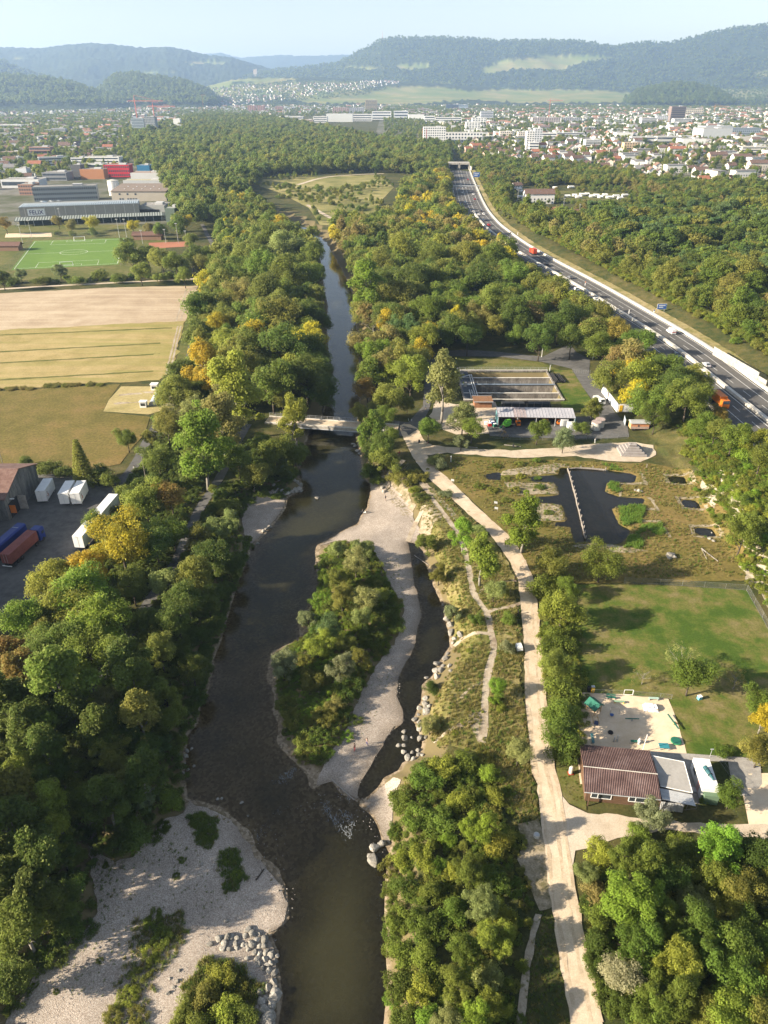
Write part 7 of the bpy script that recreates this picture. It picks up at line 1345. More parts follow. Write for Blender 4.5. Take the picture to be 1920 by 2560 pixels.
x, y, _ = P(1560, 1875); t = thing('flag_mast', 'thin white mast rising at the back edge of the club house roof', 'mast', (43.0, 81.3, .05)); obj('pole', MB().tube((0, 0, 0), (.1, 0, 4.2), .05, n=6), WHITE, t); obj('foot', MB().box((0, 0, 0), (.3, .3, .1)), STEEL, t)
# ------------------------------------------------------------------ club house
WAVE = pmat('brown_corrugated', [(.085, .05, .047), (.125, .078, .072), (.18, .125, .118)], .5, .75, detail=.3)
def corrugated(c00, c10, c11, c01, n, amp, thick=.02):
    """sheet between four corners (along, then up the slope), waves running up the slope"""
    a, b_, c, d = map(Vector, (c00, c10, c11, c01)); up = (b_ - a).cross(d - a).normalized(); V = []; k = n * 4
    for j in range(2):
        p, q = (a, b_) if j == 0 else (d, c)
        for i in range(k + 1): V.append(p.lerp(q, i / k) + up * amp * math.sin(i * math.pi / 2))
    m_ = len(V); V += [v - up * thick for v in V]; F = [(i, i + 1, k + 2 + i, k + 1 + i) for i in range(k)] + [(m_ + i, m_ + k + 1 + i, m_ + k + 2 + i, m_ + i + 1) for i in range(k)] + [(i, m_ + i, m_ + i + 1, i + 1) for i in range(k)]
    return MB().add([tuple(v) for v in V], F)
ch = thing('club_house', 'dark wooden club house with brown corrugated roof beside the playground', 'building')
A0, A1, M0, M1, B0, B1 = (32.0, 80.6, 2.75), (43.1, 79.3, 2.75), (31.3, 75.5, 3.55), (42.4, 74.0, 3.55), (30.55, 71.3, 2.95), (41.75, 69.95, 2.95)
obj('roof', corrugated(M0, M1, A1, A0, 42, .055), WAVE, ch); obj('roof', corrugated(B0, B1, (M1[0] - .02, M1[1] - .1, M1[2] + .09), (M0[0] - .02, M0[1] - .1, M0[2] + .09), 42, .055), WAVE, ch)
obj('ridge_cap', MB().tube((M0[0] - .05, M0[1] - .1, M0[2] + .16), (M1[0] + .05, M1[1] - .1, M1[2] + .16), .07, n=6), PALECONC, ch)
w0, w1 = Vector((31.15, 71.95)), Vector((41.9, 70.65)); dv = (w1 - w0).normalized(); nv = Vector((dv.y, -dv.x)); bk = -nv * 8.4
obj('wall', MB().prism([tuple(w0), tuple(w1), tuple(w1 + bk), tuple(w0 + bk)], 0, 2.7), DARKWOOD, ch)
ang = math.atan2(dv.y, dv.x); mid = (w0 + w1) / 2
for k in range(11): c_ = mid + nv * .04; obj('plank', MB().box((c_.x, c_.y, .08 + k * .235), ((w1 - w0).length, .07, .215), ang), DARKWOOD, ch)
for f in (.21, .73):
    c_ = w0.lerp(w1, f) + nv * .10; wv = obj('window', MB().box((c_.x, c_.y, 1.05), (2.9, .06, 1.15), ang), GLASS, ch)
    for dz_, hh in ((1.0, .1), (2.15, .1)): obj('frame', MB().box((c_.x + nv.x * .03, c_.y + nv.y * .03, dz_), (3.05, .1, hh), ang), WHITE, wv)
    for e in (-1.5, -.5, 1.5): q_ = c_ + dv * e; obj('frame', MB().box((q_.x + nv.x * .03, q_.y + nv.y * .03, 1.05), (.1, .1, 1.15), ang), WHITE, wv)
for f, wd in ((.03, .14), (.99, .14)): c_ = w0.lerp(w1, f) + nv * .9; obj('roof_post', MB().box((c_.x, c_.y, 0), (.14, .14, 2.75), ang), DARKWOOD, ch)
obj('gutter', MB().tube((B0[0], B0[1] - .08, B0[2] - .08), (B1[0], B1[1] - .08, B1[2] - .08), .07, n=6), STEEL, ch)
an = thing('club_annex', 'flat grey-roofed annex joined to the club house side', 'building')
obj('roof', MB().prism([(43.25, 78.3), (47.9, 77.1), (47.1, 71.3), (42.6, 72.5)], 2.55, 2.68), pmat('grey_membrane', [(.30, .285, .26), (.37, .35, .325)], .4, .8, detail=.15), an)
for a_, c_ in (((43.25, 78.3), (47.9, 77.1)), ((47.9, 77.1), (47.1, 71.3)), ((47.1, 71.3), (42.6, 72.5))): obj('roof_edge', MB().tube((*a_, 2.68), (*c_, 2.68), .06, n=6), WHITE, an)
obj('wall', MB().prism([(43.4, 78.), (47.6, 76.9), (46.9, 71.6), (42.8, 72.7)], 0, 2.55), plain('grey_boards', (.22, .21, .20), .8), an)
for k in range(3): y0 = .62 * k; obj('lean_to_panel', MB().add([(42.45 - .05 * k, 72.35 - y0, 2.45 - .1 * k), (47.0, 71.15 - y0, 2.45 - .1 * k), (46.98, 70.56 - y0, 2.36 - .1 * k), (42.4 - .05 * k, 71.76 - y0, 2.36 - .1 * k), (42.45, 72.35 - y0, 2.40 - .1 * k), (47.0, 71.15 - y0, 2.40 - .1 * k), (46.98, 70.56 - y0, 2.31 - .1 * k), (42.4, 71.76 - y0, 2.31 - .1 * k)], [(0, 3, 2, 1), (3, 7, 6, 2), (4, 5, 6, 7), (0, 1, 5, 4)]), STEEL, an)
obj('corrugated_side', corrugated((41.9, 70.05, .4), (45.4, 69.5, .4), (45.4, 69.7, 2.0), (41.9, 70.3, 2.0), 16, .05), STEEL, an)
fence([(1655, 2030), (1690, 2028), (1740, 2022)], 1.3, 'grey board fence below the annex', 1.2, False, GREYWOOD, .05)
wc = thing('white_container', 'white container cabin with green cabinet beside the annex', 'container', (50.6, 74.9, .06), math.radians(-7.))
obj('body', MB().box((0, 0, .1), (2.45, 5.9, 2.4)), WHITE, wc)
for k in range(10): obj('roof_panel', MB().box((0, -2.68 + k * .595, 2.5), (2.5, .56, .05 + .02 * (k % 2))), WHITE, wc)
obj('door', MB().box((-1.24, -1.3, .2), (.06, .9, 2.0)), plain('rosy_paint', (.62, .40, .38), .6), wc); obj('window', MB().box((-1.24, 1.2, 1.1), (.05, 1.2, .8)), GLASS, wc); obj('cabinet', MB().box((.1, -3.35, 0), (2.2, .75, 1.9)), plain('sage_green', (.13, .20, .13), .7), wc); obj('step', MB().box((-1.6, -1.3, 0), (.7, .9, .2)), STEEL, wc)
t = thing('rolled_tarpaulin', 'rolled dark blue-green tarpaulin lying on the white container roof', 'tarpaulin', (51.0, 74.8, 2.64), math.radians(8)); b = MB(); b.tube((0, -1.3, .16), (-.05, 0, .22), .12, .34, 9); b.tube((-.05, 0, .22), (-.1, 1.2, .24), .34, .36, 9); obj('roll', b, plain('petrol_cloth', (.02, .09, .11), .6), t); [obj('strap', MB().tube((-.05 - .03 * k, -.4 + k * .9, .24), (-.05 - .03 * k, -.33 + k * .9, .24), .37, n=9), RUBBER, t) for k in range(2)]
t = thing('upright_caravan_board', 'pale upright tank standing against the club house end wall', 'tank', (30.1, 77.0, .05), .1); b = MB(); b.lathe((0, 0, .1), [(.3, 0), (.34, .3), (.34, 1.2), (.2, 1.5)], 12); obj('tank', b, PALECONC, t); obj('foot', MB().box((0, 0, 0), (.8, .7, .1)), RED, t)
t = thing('floodlight', 'small floodlight post at the lawn edge by the paving', 'lamp', (*P(1774, 1893)[:2], .05)); obj('pole', MB().tube((0, 0, 0), (0, 0, 1.8), .04, n=6), STEEL, t); obj('head', MB().box((0, 0, 1.8), (.5, .15, .1)), STEEL, t)
t = thing('blue_crate', 'small light blue crate under the tree by the lawn', 'crate', (*P(1748, 1748)[:2], .05), .3); obj('box', MB().box((0, 0, 0), (.7, .6, .7)), plain('sky_blue', (.15, .45, .60), .5), t); obj('lid', MB().box((0, 0, .7), (.74, .64, .06)), WHITE, t)
# ------------------------------------------------------------------ white water
def foam(pts, n, lab, s0=.05, s1=.22):
    b = MB(); r = random.Random(9)
    for _ in range(n):
        (ax, ay), (cx, cy) = r.choice(list(zip(pts[:-1], pts[1:]))); f = r.random(); x = ax + (cx - ax) * f + r.gauss(0, .38); y = ay + (cy - ay) * f + r.gauss(0, .5); s = r.uniform(s0, s1) * .42; l = r.uniform(2, 7) * s; a0 = r.gauss(-1.25, .45); k = 6
        b.add([(x + l * math.cos(q) * math.cos(a0) - s * r.uniform(.5, 1.2) * math.sin(q) * math.sin(a0), y + l * math.cos(q) * math.sin(a0) + s * r.uniform(.5, 1.2) * math.sin(q) * math.cos(a0), WL + .015) for q in [i * 6.283 / k for i in range(k)]], [tuple(range(k))])
    tag(obj('foam', b, pmat('water_foam', [(.30, .32, .33), (.42, .44, .45)], 4., .6)), lab, kind='stuff')
foam(PL([(830, 1950), (845, 1966), (868, 1985), (884, 1998)], WL), 70, 'white water along the log in the rapids', .03, .12); foam(PL([(815, 2005), (820, 2030), (840, 2055), (860, 2075), (872, 2090), (880, 2060), (850, 2030)], WL), 220, 'white water of the rapids', .03, .13); foam(PL([(690, 1955), (710, 1942), (725, 1940), (735, 1925)], WL), 120, 'white ripples at the west side of the rapids', .03, .1); foam(PL([(690, 2025), (700, 2030), (640, 2090), (660, 2085)], WL), 40, 'small white ripples', .03, .08)
# ------------------------------------------------------------------ town: large buildings
def zfor(y, py): v = (1280 - py) / FOC; return CAM_H + y * (-math.sin(PITCH) + v * math.cos(PITCH)) / (math.cos(PITCH) + v * math.sin(PITCH))
WALLM = pmat('rendered_wall', [(1, 1, 1), (.93, .93, .93)], .15, .85, detail=.12, tint=True); ROOFM = pmat('town_roof', [(1, 1, 1), (.8, .8, .8)], .2, .9, detail=.25, tint=True); BALC = plain('balcony_front', (.6, .6, .6), .7)
FLATR = pmat('flat_roof_gravel', [(.26, .25, .23), (.36, .34, .31)], .1, .9); WMAT = pmat('town_window', [(.035, .045, .06), (.07, .085, .11)], .4, .2, detail=0, spec=.6)
BIG = []
def wmesh(w, h): b = MB(); b.box((0, 0, 0), (w, .12, h)); return b.mesh('window')
def block(name, lab, x0, x1, yb, yt, dep, col, storeys=4, style='ribbon', skew=0., cols=None, cat='building', roofc=None, win=None, yb1=None, top=True, side=True):
    """flat-roofed building: its front foot between two points of the photograph, its top at a third"""
    a = P(x0, yb); c = P(x1, yb if yb1 is None else yb1); w = math.hypot(c[0] - a[0], c[1] - a[1]); rz = math.atan2(c[1] - a[1], c[0] - a[0]) + skew; h = max(2.5, zfor(a[1], yt))
    t = thing(name, lab, cat, ((a[0] + c[0]) / 2, (a[1] + c[1]) / 2, 0), rz); BIG.append((lab, (a[0] + c[0]) / 2, (a[1] + c[1]) / 2, w))
    obj('wall', MB().box((0, dep / 2, -.5), (w, dep, h + .5)), WALLM, t).color = (*col, 1)
    if top:
        obj('roof', MB().box((0, dep / 2, h), (w - .6, dep - .6, .1)), FLATR if roofc is None else ROOFM, t).color = (*(roofc or (1, 1, 1)), 1)
        for s in (-1, 1): obj('parapet', MB().box((0, dep / 2 + s * (dep / 2 - .15), h), (w, .3, .5)), WALLM, t).color = (*col, 1)
        obj('roof_plant', MB().box((w * .2, dep * .55, h), (min(w * .3, 9), dep * .35, 1.8)), WALLM, t).color = (.5, .5, .5, 1)
    sh_ = h / storeys
    for k in range(storeys):
        z = k * sh_ + sh_ * .32
        if style == 'ribbon':
            obj('window_band', MB().box((0, -.03, z), (w * .94, .14, sh_ * .45)), win or WMAT, t)
            if side: obj('window_band', MB().box((-w / 2 - .03, dep / 2, z), (.14, dep * .85, sh_ * .45)), win or WMAT, t)
        elif style == 'grid':
            n = cols or max(3, int(w / 4)); me = wmesh(w / n * .55, sh_ * .48); me.materials.append(win or WMAT)
            for i in range(n): obj('window', me, None, t, (-w / 2 + (i + .5) * w / n, -.03, z))
        elif style == 'balcony':
            obj('window_band', MB().box((0, -.03, z), (w * .96, .14, sh_ * .5)), win or WMAT, t); obj('balcony', MB().box((0, -.9, k * sh_ + .1), (w * .98, 1.7, sh_ * .30)), WALLM, t).color = (*col, 1)
    return t
W1c = (.72, .72, .70); CR = (.62, .55, .42); GY = (.36, .37, .38); BR = (.30, .20, .15)
b = block('apartment_block', 'white apartment block with a red vertical stripe beside the motorway wood', 1058, 1113, 360, 318, 22, W1c, 7, 'grid', cols=10)
w_ = 3.; obj('red_stripe', MB().box((-26 * .62, -.08, 6), (1., .1, 20)), RED, b)
for k in range(5): obj('red_panel', MB().box((-b.children[0].dimensions[0] / 2 - .1 if False else -24., 8, 5 + k * 5), (.3, 5, 2.4)), RED, b)
block('office_block', 'long white office with two rows of dark windows behind the red-striped block', 1087, 1154, 309, 294, 30, W1c, 3, 'ribbon'); block('office_block', 'white office wing left of the long white office', 1061, 1086, 309, 291, 30, W1c, 3, 'ribbon')
block('office_block', 'dark glass office block far behind the white offices', 1115, 1145, 276, 261, 40, (.05, .07, .10), 4, 'ribbon'); block('office_block', 'pale block beside the dark glass office', 1146, 1170, 276, 262, 40, (.35, .42, .48), 4, 'ribbon')
block('office_block', 'low white complex right of the red-striped apartment block', 1113, 1205, 357, 332, 24, W1c, 3, 'grid', cols=12); block('office_block', 'striped white tower with dark floors behind the low white complex', 1201, 1232, 302, 278, 25, (.5, .52, .55), 6, 'ribbon')
block('apartment_tower', 'slim white tower rising above brown-roofed houses', 1314, 1333, 376, 328, 16, W1c, 9, 'grid', cols=3); block('apartment_tower', 'white slab close behind the slim white tower', 1333, 1352, 372, 322, 18, (.62, .64, .66), 9, 'grid', cols=3); block('apartment_block', 'white block stepping down in front of the slim tower', 1322, 1345, 384, 356, 14, W1c, 4, 'ribbon')
block('apartment_block', 'white block with stepped top left of the salmon houses', 1164, 1200, 330, 306, 20, W1c, 6, 'grid', cols=5); block('apartment_block', 'white stepped block behind the dark-striped tower', 1180, 1215, 316, 295, 20, W1c, 5, 'grid', cols=5)
block('apartment_block', 'cream block of flats in the middle of town', 1249, 1280, 348, 329, 18, (.66, .60, .52), 4, 'grid', cols=6); block('apartment_block', 'cream block of flats beside the slim white tower', 1294, 1316, 352, 330, 18, (.66, .60, .52), 5, 'grid', cols=4); block('office_block', 'white low office with ribbon windows right of the slim tower', 1352, 1390, 352, 333, 20, W1c, 3, 'ribbon'); block('office_block', 'long grey school-like block behind the caravan wood', 1390, 1460, 347, 332, 18, (.55, .56, .57), 3, 'ribbon')
block('apartment_tower', 'dark brown tower with pale balcony edges under the far hill', 1673, 1709, 307, 266, 26, (.22, .17, .15), 9, 'balcony'); block('apartment_block', 'white flats in front of the dark brown tower', 1683, 1728, 313, 297, 22, W1c, 4, 'balcony'); block('apartment_block', 'cream long flats right of the dark brown tower', 1712, 1756, 290, 272, 22, CR, 4, 'grid', cols=9); block('apartment_block', 'white flats in the distance left of the brown tower', 1602, 1640, 314, 295, 22, W1c, 5, 'balcony'); block('apartment_block', 'white slab left of the brown tower', 1640, 1668, 308, 290, 20, (.6, .61, .62), 5, 'grid', cols=6)
block('factory_hall', 'big pale grey factory hall in the east town', 1754, 1826, 351, 322, 60, (.46, .48, .49), 1, 'none', top=True); block('factory_hall', 'tall grey factory hall behind the big pale hall', 1760, 1828, 342, 316, 50, (.38, .41, .43), 1, 'none'); block('office_block', 'blue-grey office block beside the factory halls', 1828, 1898, 342, 320, 25, (.28, .33, .38), 4, 'grid', cols=14); block('office_block', 'long office with two ribbons of windows in front of the halls', 1577, 1640, 360, 342, 18, (.55, .55, .53), 2, 'ribbon'); block('office_block', 'office with mullioned ribbons right of the long office', 1640, 1690, 361, 341, 18, (.5, .5, .48), 2, 'ribbon'); block('factory_hall', 'white windowless hall above the brown-roofed flats', 1704, 1762, 367, 348, 35, W1c, 1, 'none'); block('factory_hall', 'white long hall left of the white windowless hall', 1540, 1580, 350, 332, 30, W1c, 1, 'none'); block('factory_hall', 'low beige hall at the right side of town', 1846, 1910, 356, 342, 30, (.50, .47, .42), 1, 'none'); block('office_block', 'cream office at the right side of town above the yellow flats', 1852, 1915, 385, 367, 18, (.70, .66, .58), 3, 'ribbon'); block('office_block', 'grey building with steel bays at the east edge of the wood', 1460, 1487, 331, 318, 20, (.33, .34, .36), 2, 'grid', cols=6)
block('apartment_block', 'beige flats with a vertical slot above the houses', 1558, 1597, 380, 357, 16, (.56, .42, .26), 4, 'grid', cols=6); block('apartment_block', 'white flats left of the beige flats', 1462, 1500, 372, 350, 18, W1c, 4, 'balcony'); block('building_shell', 'half-built grey flats wrapped in red scaffolding', 1330, 1400, 312, 294, 25, (.42, .36, .34), 5, 'grid', cols=12); block('building_shell', 'half-built grey flats right of the crane', 1402, 1455, 308, 295, 25, (.36, .37, .38), 4, 'grid', cols=10)
for q in (('white factory building at the west end of the far industrial row', 699, 723, 307, 291, W1c, 'none'), ('white factory building with stair towers in the far industrial row', 724, 757, 311, 292, W1c, 'ribbon'), ('pale building with orange base in the far industrial row', 757, 782, 313, 300, (.6, .45, .36), 'ribbon'), ('white office in the middle of the far industrial row', 783, 818, 307, 292, W1c, 'ribbon'), ('broad white hall of the far industrial row', 816, 882, 305, 285, (.62, .63, .62), 'none'), ('white office wing with fine windows right of the broad white hall', 882, 930, 303, 286, W1c, 'ribbon'), ('modern white office with black ribbon windows', 930, 978, 299, 279, (.68, .69, .70), 'ribbon'), ('dark ribboned office right of the modern white office', 985, 1020, 300, 278, (.55, .57, .60), 'ribbon'), ('white low hall at the east end of the far industrial row', 1021, 1060, 302, 287, W1c, 'none')):
    block('factory_building', q[0], q[1], q[2], q[3], q[4], 45, q[5], 3, q[6])
block('apartment_tower', 'tan tower block standing alone before the village slope', 913, 943, 279, 250, 30, (.52, .42, .26), 9, 'balcony')
for x0, x1, y0, y1, l in ((620, 640, 281, 264, 'leftmost red-brown tower of three before the village'), (643, 662, 281, 264, 'middle red-brown tower of three before the village'), (689, 708, 279, 266, 'right red-brown tower of three before the village')): block('apartment_tower', l, x0, x1, y0, y1, 25, (.34, .19, .15), 6, 'grid', cols=4)
block('apartment_block', 'long brown-red flats left of the tan tower', 832, 872, 283, 269, 25, (.36, .24, .20), 5, 'grid', cols=8); block('apartment_block', 'long grey flats right of the brown-red flats', 873, 910, 283, 270, 25, (.34, .34, .36), 5, 'grid', cols=8)
# west town
block('apartment_tower', 'grey glass tower with a red crane, the left half', 333, 364, 338, 296, 24, (.34, .40, .44), 11, 'ribbon'); block('building_shell', 'open concrete shell tower beside the grey glass tower', 366, 392, 338, 292, 22, (.30, .32, .33), 11, 'grid', cols=7); block('office_block', 'white office with tower behind the west wood', 421, 455, 331, 313, 20, W1c, 3, 'ribbon'); block('apartment_tower', 'white tower on the white office behind the west wood', 436, 453, 326, 297, 14, W1c, 6, 'none')
block('office_block', 'long white office with ribbon windows behind the fir trees', 100, 180, 416, 395, 18, W1c, 3, 'ribbon', yb1=413); block('office_block', 'white office with grey ribbons, middle of the long row', 180, 212, 416, 395, 20, (.66, .67, .68), 3, 'ribbon'); block('office_block', 'white office with grey ribbons, east end of the long row', 214, 300, 415, 393, 18, W1c, 3, 'ribbon')
block('office_block', 'bright red office building in the west business park', 263, 326, 443, 413, 16, (.48, .02, .035), 3, 'grid', cols=12); block('office_block', 'bright blue building right of the red office', 345, 376, 437, 414, 14, (.03, .17, .32), 2, 'none'); block('office_block', 'orange building left of the red office', 203, 262, 448, 424, 16, (.42, .19, .09), 2, 'none'); block('office_block', 'dark grey cube left of the orange building', 182, 206, 446, 413, 14, (.10, .105, .11), 3, 'none'); block('office_block', 'white glazed pavilion behind the orange building', 206, 262, 430, 410, 14, (.62, .64, .62), 2, 'ribbon')
block('factory_hall', 'low white hall with brown roof behind the big brown-roofed hall', 328, 410, 449, 433, 22, (.56, .56, .56), 1, 'none', roofc=(.30, .20, .15)); block('factory_hall', 'pale low hall right behind the big brown-roofed hall', 310, 420, 470, 452, 16, (.45, .46, .47), 1, 'none', roofc=(.42, .38, .24)); block('factory_office', 'long grey factory office with three rows of windows', 87, 246, 505, 469, 16, (.34, .36, .36), 3, 'grid', cols=30, yb1=500); block('factory_office', 'brick-red factory wing left of the grey factory office', 50, 86, 488, 462, 18, (.33, .19, .14), 3, 'grid', cols=6); block('factory_hall', 'grey sawtooth hall behind the factory office', 108, 168, 452, 432, 22, (.24, .25, .27), 2, 'ribbon'); block('factory_hall', 'white low hall at the west edge', 5, 100, 470, 450, 22, (.62, .63, .64), 1, 'ribbon'); block('factory_hall', 'light blue hall at the west edge', 0, 48, 410, 396, 25, (.42, .50, .50), 1, 'none'); block('office_block', 'white cube house left of the chimneys', 44, 70, 445, 422, 12, (.60, .62, .66), 3, 'none'); block('office_block', 'white building at the far west edge below the hill', 0, 55, 325, 312, 22, W1c, 2, 'ribbon'); block('apartment_block', 'red-brown terraced flats at the west edge', 0, 60, 394, 380, 16, (.32, .19, .15), 3, 'grid', cols=10); block('apartment_block', 'dark red flats with sloping roof in the west town', 78, 130, 396, 368, 16, (.34, .20, .16), 3, 'balcony'); block('apartment_block', 'grey flats among trees in the west town', 130, 165, 337, 321, 14, (.40, .41, .42), 4, 'ribbon')
# hall with brown shed roof and white tank
a = P(281, 503); c = P(423, 500); w = c[0] - a[0]; t = thing('brown_roofed_hall', 'large hall with brown sloping roof and long blank grey wall', 'building', ((a[0] + c[0]) / 2, a[1], 0)); hF = zfor(a[1], 478); hB = hF + 3.; BIG.append(('the brown-roofed hall', (a[0] + c[0]) / 2, a[1], w)); dB = 38.
obj('wall', MB().add([(-w / 2, 0, 0), (w / 2, 0, 0), (w / 2, dB, 0), (-w / 2, dB, 0), (-w / 2, 0, hF), (w / 2, 0, hF), (w / 2, dB, hB), (-w / 2, dB, hB)], [(0, 1, 5, 4), (1, 2, 6, 5), (2, 3, 7, 6), (3, 0, 4, 7)]), WALLM, t).color = (.40, .36, .30, 1); obj('roof', MB().add([(-w / 2 - .6, -.6, hF + .05), (w / 2 + .6, -.6, hF + .05), (w / 2 + .6, dB, hB + .1), (-w / 2 - .6, dB, hB + .1), (-w / 2 - .6, -.6, hF - .3), (w / 2 + .6, -.6, hF - .3)], [(0, 1, 2, 3), (0, 4, 5, 1)]), ROOFM, t).color = (.24, .19, .155, 1)
me = wmesh(1.8, 1.6); me.materials.append(WMAT)
for i, z in [(i, hF * .62) for i in (2, 5, 8)] + [(i, hF * .12) for i in (2, 3, 5, 6, 7, 8)]: obj('window', me, None, t, (-w / 2 + 3 + i * 2.6, -.03, z))
for i in range(9): obj('skylight', MB().box((-w * .3 + i % 5 * w * .16, 10 + i // 5 * 12, hF + (10 + i // 5 * 12) / dB * 3.05 + .1), (.9, 2.2, .25)), WHITE, t)
x, y, _ = P(288, 488); t = thing('storage_tank', 'white round storage tank beside the brown-roofed hall', 'tank', (x, y, 0)); hT = zfor(y, 452); b = MB(); b.lathe((0, 0, 0), [(5.6, 0), (5.6, hT)], 24); obj('shell', b, WHITE, t); b = MB(); b.lathe((0, 0, hT), [(5.7, 0), (5.7, .3), (.3, 1.6)], 24); obj('roof', b, pmat('tank_roof', [(.5, .49, .44), (.6, .59, .54)], .2), t)
# the long hall with the name board
A = Vector(P(52, 567)[:2]); B = Vector(P(352, 555)[:2]); dv = (B - A).normalized(); rz = math.atan2(dv.y, dv.x); Lh = (B - A).length; fh = thing('factory_hall', 'very long grey hall with ribbed skylight roof, striped canopy and name board', 'building', (A.x, A.y, 0), rz); BIG.append(('the long hall with the name board', (A.x + B.x) / 2, A.y, Lh))
zc = zfor(A.y, 549); zw = zfor(A.y + 9, 519); RIBR = pmat('ribbed_roof', [(.30, .33, .35), (.38, .41, .43)], .3, .6)
obj('wall', MB().box((Lh / 2, 9 + 13, 0), (Lh, 26, zw)), WALLM, fh).color = (.33, .31, .28, 1)
for k in range(12): obj('pilaster', MB().box((4 + k * (Lh - 8) / 11, 8.9, zc), (.35, .25, zw - zc)), PALECONC, fh)
obj('roof', MB().box((Lh / 2, 22, zw), (Lh + .6, 26.6, .15)), RIBR, fh)
for k in range(52): obj('skylight', MB().box((1.2 + k * (Lh - 2.4) / 51, 17, zw + .15), (.95, 15, .35)), pmat('skylight_glass', [(.45, .52, .56), (.55, .62, .66)], .5, .3), fh)
obj('canopy', MB().add([(-4, 0, zc - 1.), (Lh + 20, 0, zc - 1.), (Lh + 20, 8.9, zc + .6), (-4, 8.9, zc + .6), (-4, 0, zc - 1.3), (Lh + 20, 0, zc - 1.3), (Lh + 20, 8.9, zc + .3), (-4, 8.9, zc + .3)], [(0, 1, 2, 3), (7, 6, 5, 4), (0, 4, 5, 1), (0, 3, 7, 4), (1, 5, 6, 2)]), plain('dark_canopy', (.075, .09, .085), .7), fh)
for k in range(56): x0 = -3.4 + k * (Lh + 22) / 56; obj('canopy_strip', MB().add([(x0, 0.1, zc - .95), (x0 + 1.1, .1, zc - .95), (x0 + 1.1, 8.7, zc + .62), (x0, 8.7, zc + .62)], [(0, 1, 2, 3)]), pmat('canopy_light', [(.34, .38, .36), (.42, .46, .44)], .5), fh)
for k in range(18): obj('post', MB().box((-3 + k * (Lh + 20) / 17, .4, 0), (.3, .3, zc - 1.2)), STEEL, fh)
obj('back_wall', MB().box((Lh / 2 + 8, 8.6, 0), (Lh + 20, .3, zc - .2)), plain('dark_green_boards', (.035, .055, .045), .8), fh)
sgx = Lh * .135; obj('name_board', MB().box((sgx, 8.6, zw - 6.4), (13., .2, 5.2)), WHITE, fh)
fc = bpy.data.curves.new('lettering', 'FONT'); fc.body = 'FELIX'; fc.size = 4.4; fc.align_x = 'CENTER'; fc.extrude = .04; fc.offset = .03
fo = bpy.data.objects.new('tmp', fc); COL.objects.link(fo); bpy.context.view_layer.update(); fm = bpy.data.meshes.new_from_object(fo.evaluated_get(bpy.context.evaluated_depsgraph_get())); bpy.data.objects.remove(fo)
fm.materials.clear(); l_ = obj('lettering', fm, plain('navy_print', (.04, .035, .14), .6), fh); l_.location = (sgx, 8.42, zw - 5.35); l_.rotation_euler = (math.pi / 2, 0, 0)
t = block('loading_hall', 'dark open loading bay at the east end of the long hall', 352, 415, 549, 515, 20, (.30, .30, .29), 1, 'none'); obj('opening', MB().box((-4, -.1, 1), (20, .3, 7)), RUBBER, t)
block('loading_hall', 'green-grey shed closing the east end of the long hall', 416, 440, 556, 522, 22, (.13, .17, .14), 1, 'none', roofc=(.30, .32, .28))
for k, x_ in enumerate((78, 84, 90)): x, y, _ = P(x_, 447); t = thing('chimney', ('left', 'middle', 'right')[k] + ' of three thin white chimneys among the west halls', 'chimney', (x, y, 0)); obj('stack', MB().tube((0, 0, 0), (0, 0, zfor(y, 434)), .8, n=8), WHITE, t); obj('cap', MB().tube((0, 0, zfor(y, 434)), (0, 0, zfor(y, 434) + .5), 1., n=8), STEEL, t)
def crane(px, pb, pt, lab, jib, m=plain('crane_red', (.42, .13, .11), .6)):
    x, y, _ = P(px, pb); h = zfor(y, pt); t = thing('tower_crane', lab, 'crane', (x, y, 0), random.uniform(-.2, .2)); obj('mast', MB().box((0, 0, 0), (1.7, 1.7, h)), m, t); obj('jib', MB().box((jib * .3, 0, h), (jib, 1.1, 1.2)), m, t); obj('counterweight', MB().box((-jib * .2, 0, h - 2.), (3, 2, 3)), CONC, t); obj('peak', MB().tube((0, 0, h), (0, 0, h + jib * .14), 1.4, .3, 4), m, t); obj('tie', MB().tube((0, 0, h + jib * .14), (jib * .6, 0, h + 1.8), .3, n=4), m, t)
crane(1371, 300, 252, 'red tower crane over the half-built flats', 55); crane(349, 335, 253, 'tall red tower crane left of the shell tower', 90); crane(392, 335, 266, 'lower red tower crane right of the shell tower', 70); crane(510, 285, 238, 'rust-orange tower crane before the wooded knoll', 20, plain('rust_crane', (.4, .16, .06), .6)); crane(1784, 285, 266, 'orange crane beside the cream long flats', 60, plain('orange_crane', (.5, .2, .06), .6))
# ------------------------------------------------------------------ houses
def house_mesh(w, d, h, r):
    wl = MB().add([(-w / 2, -d / 2, -.5), (w / 2, -d / 2, -.5), (w / 2, d / 2, -.5), (-w / 2, d / 2, -.5), (-w / 2, -d / 2, h), (w / 2, -d / 2, h), (w / 2, d / 2, h), (-w / 2, d / 2, h), (-w / 2, 0, h + r), (w / 2, 0, h + r)], [(0, 1, 5, 4), (2, 3, 7, 6), (1, 2, 6, 9, 5), (3, 0, 4, 8, 7)]).mesh('wall'); o = .6; e = r * o / (d / 2)
    rf = MB()
    for s in (-1, 1): rf.add([(-w / 2 - o, 0, h + r + .25), (w / 2 + o, 0, h + r + .25), (w / 2 + o, s * (d / 2 + o), h - e + .25), (-w / 2 - o, s * (d / 2 + o), h - e + .25), (-w / 2 - o, 0, h + r), (w / 2 + o, 0, h + r), (w / 2 + o, s * (d / 2 + o), h - e), (-w / 2 - o, s * (d / 2 + o), h - e)], [(0, 1, 2, 3), (4, 7, 6, 5), (3, 2, 6, 7), (0, 3, 7, 4), (1, 5, 6, 2)])
    rf = rf.mesh('roof'); wl.materials.append(WALLM); rf.materials.append(ROOFM); return wl, rf
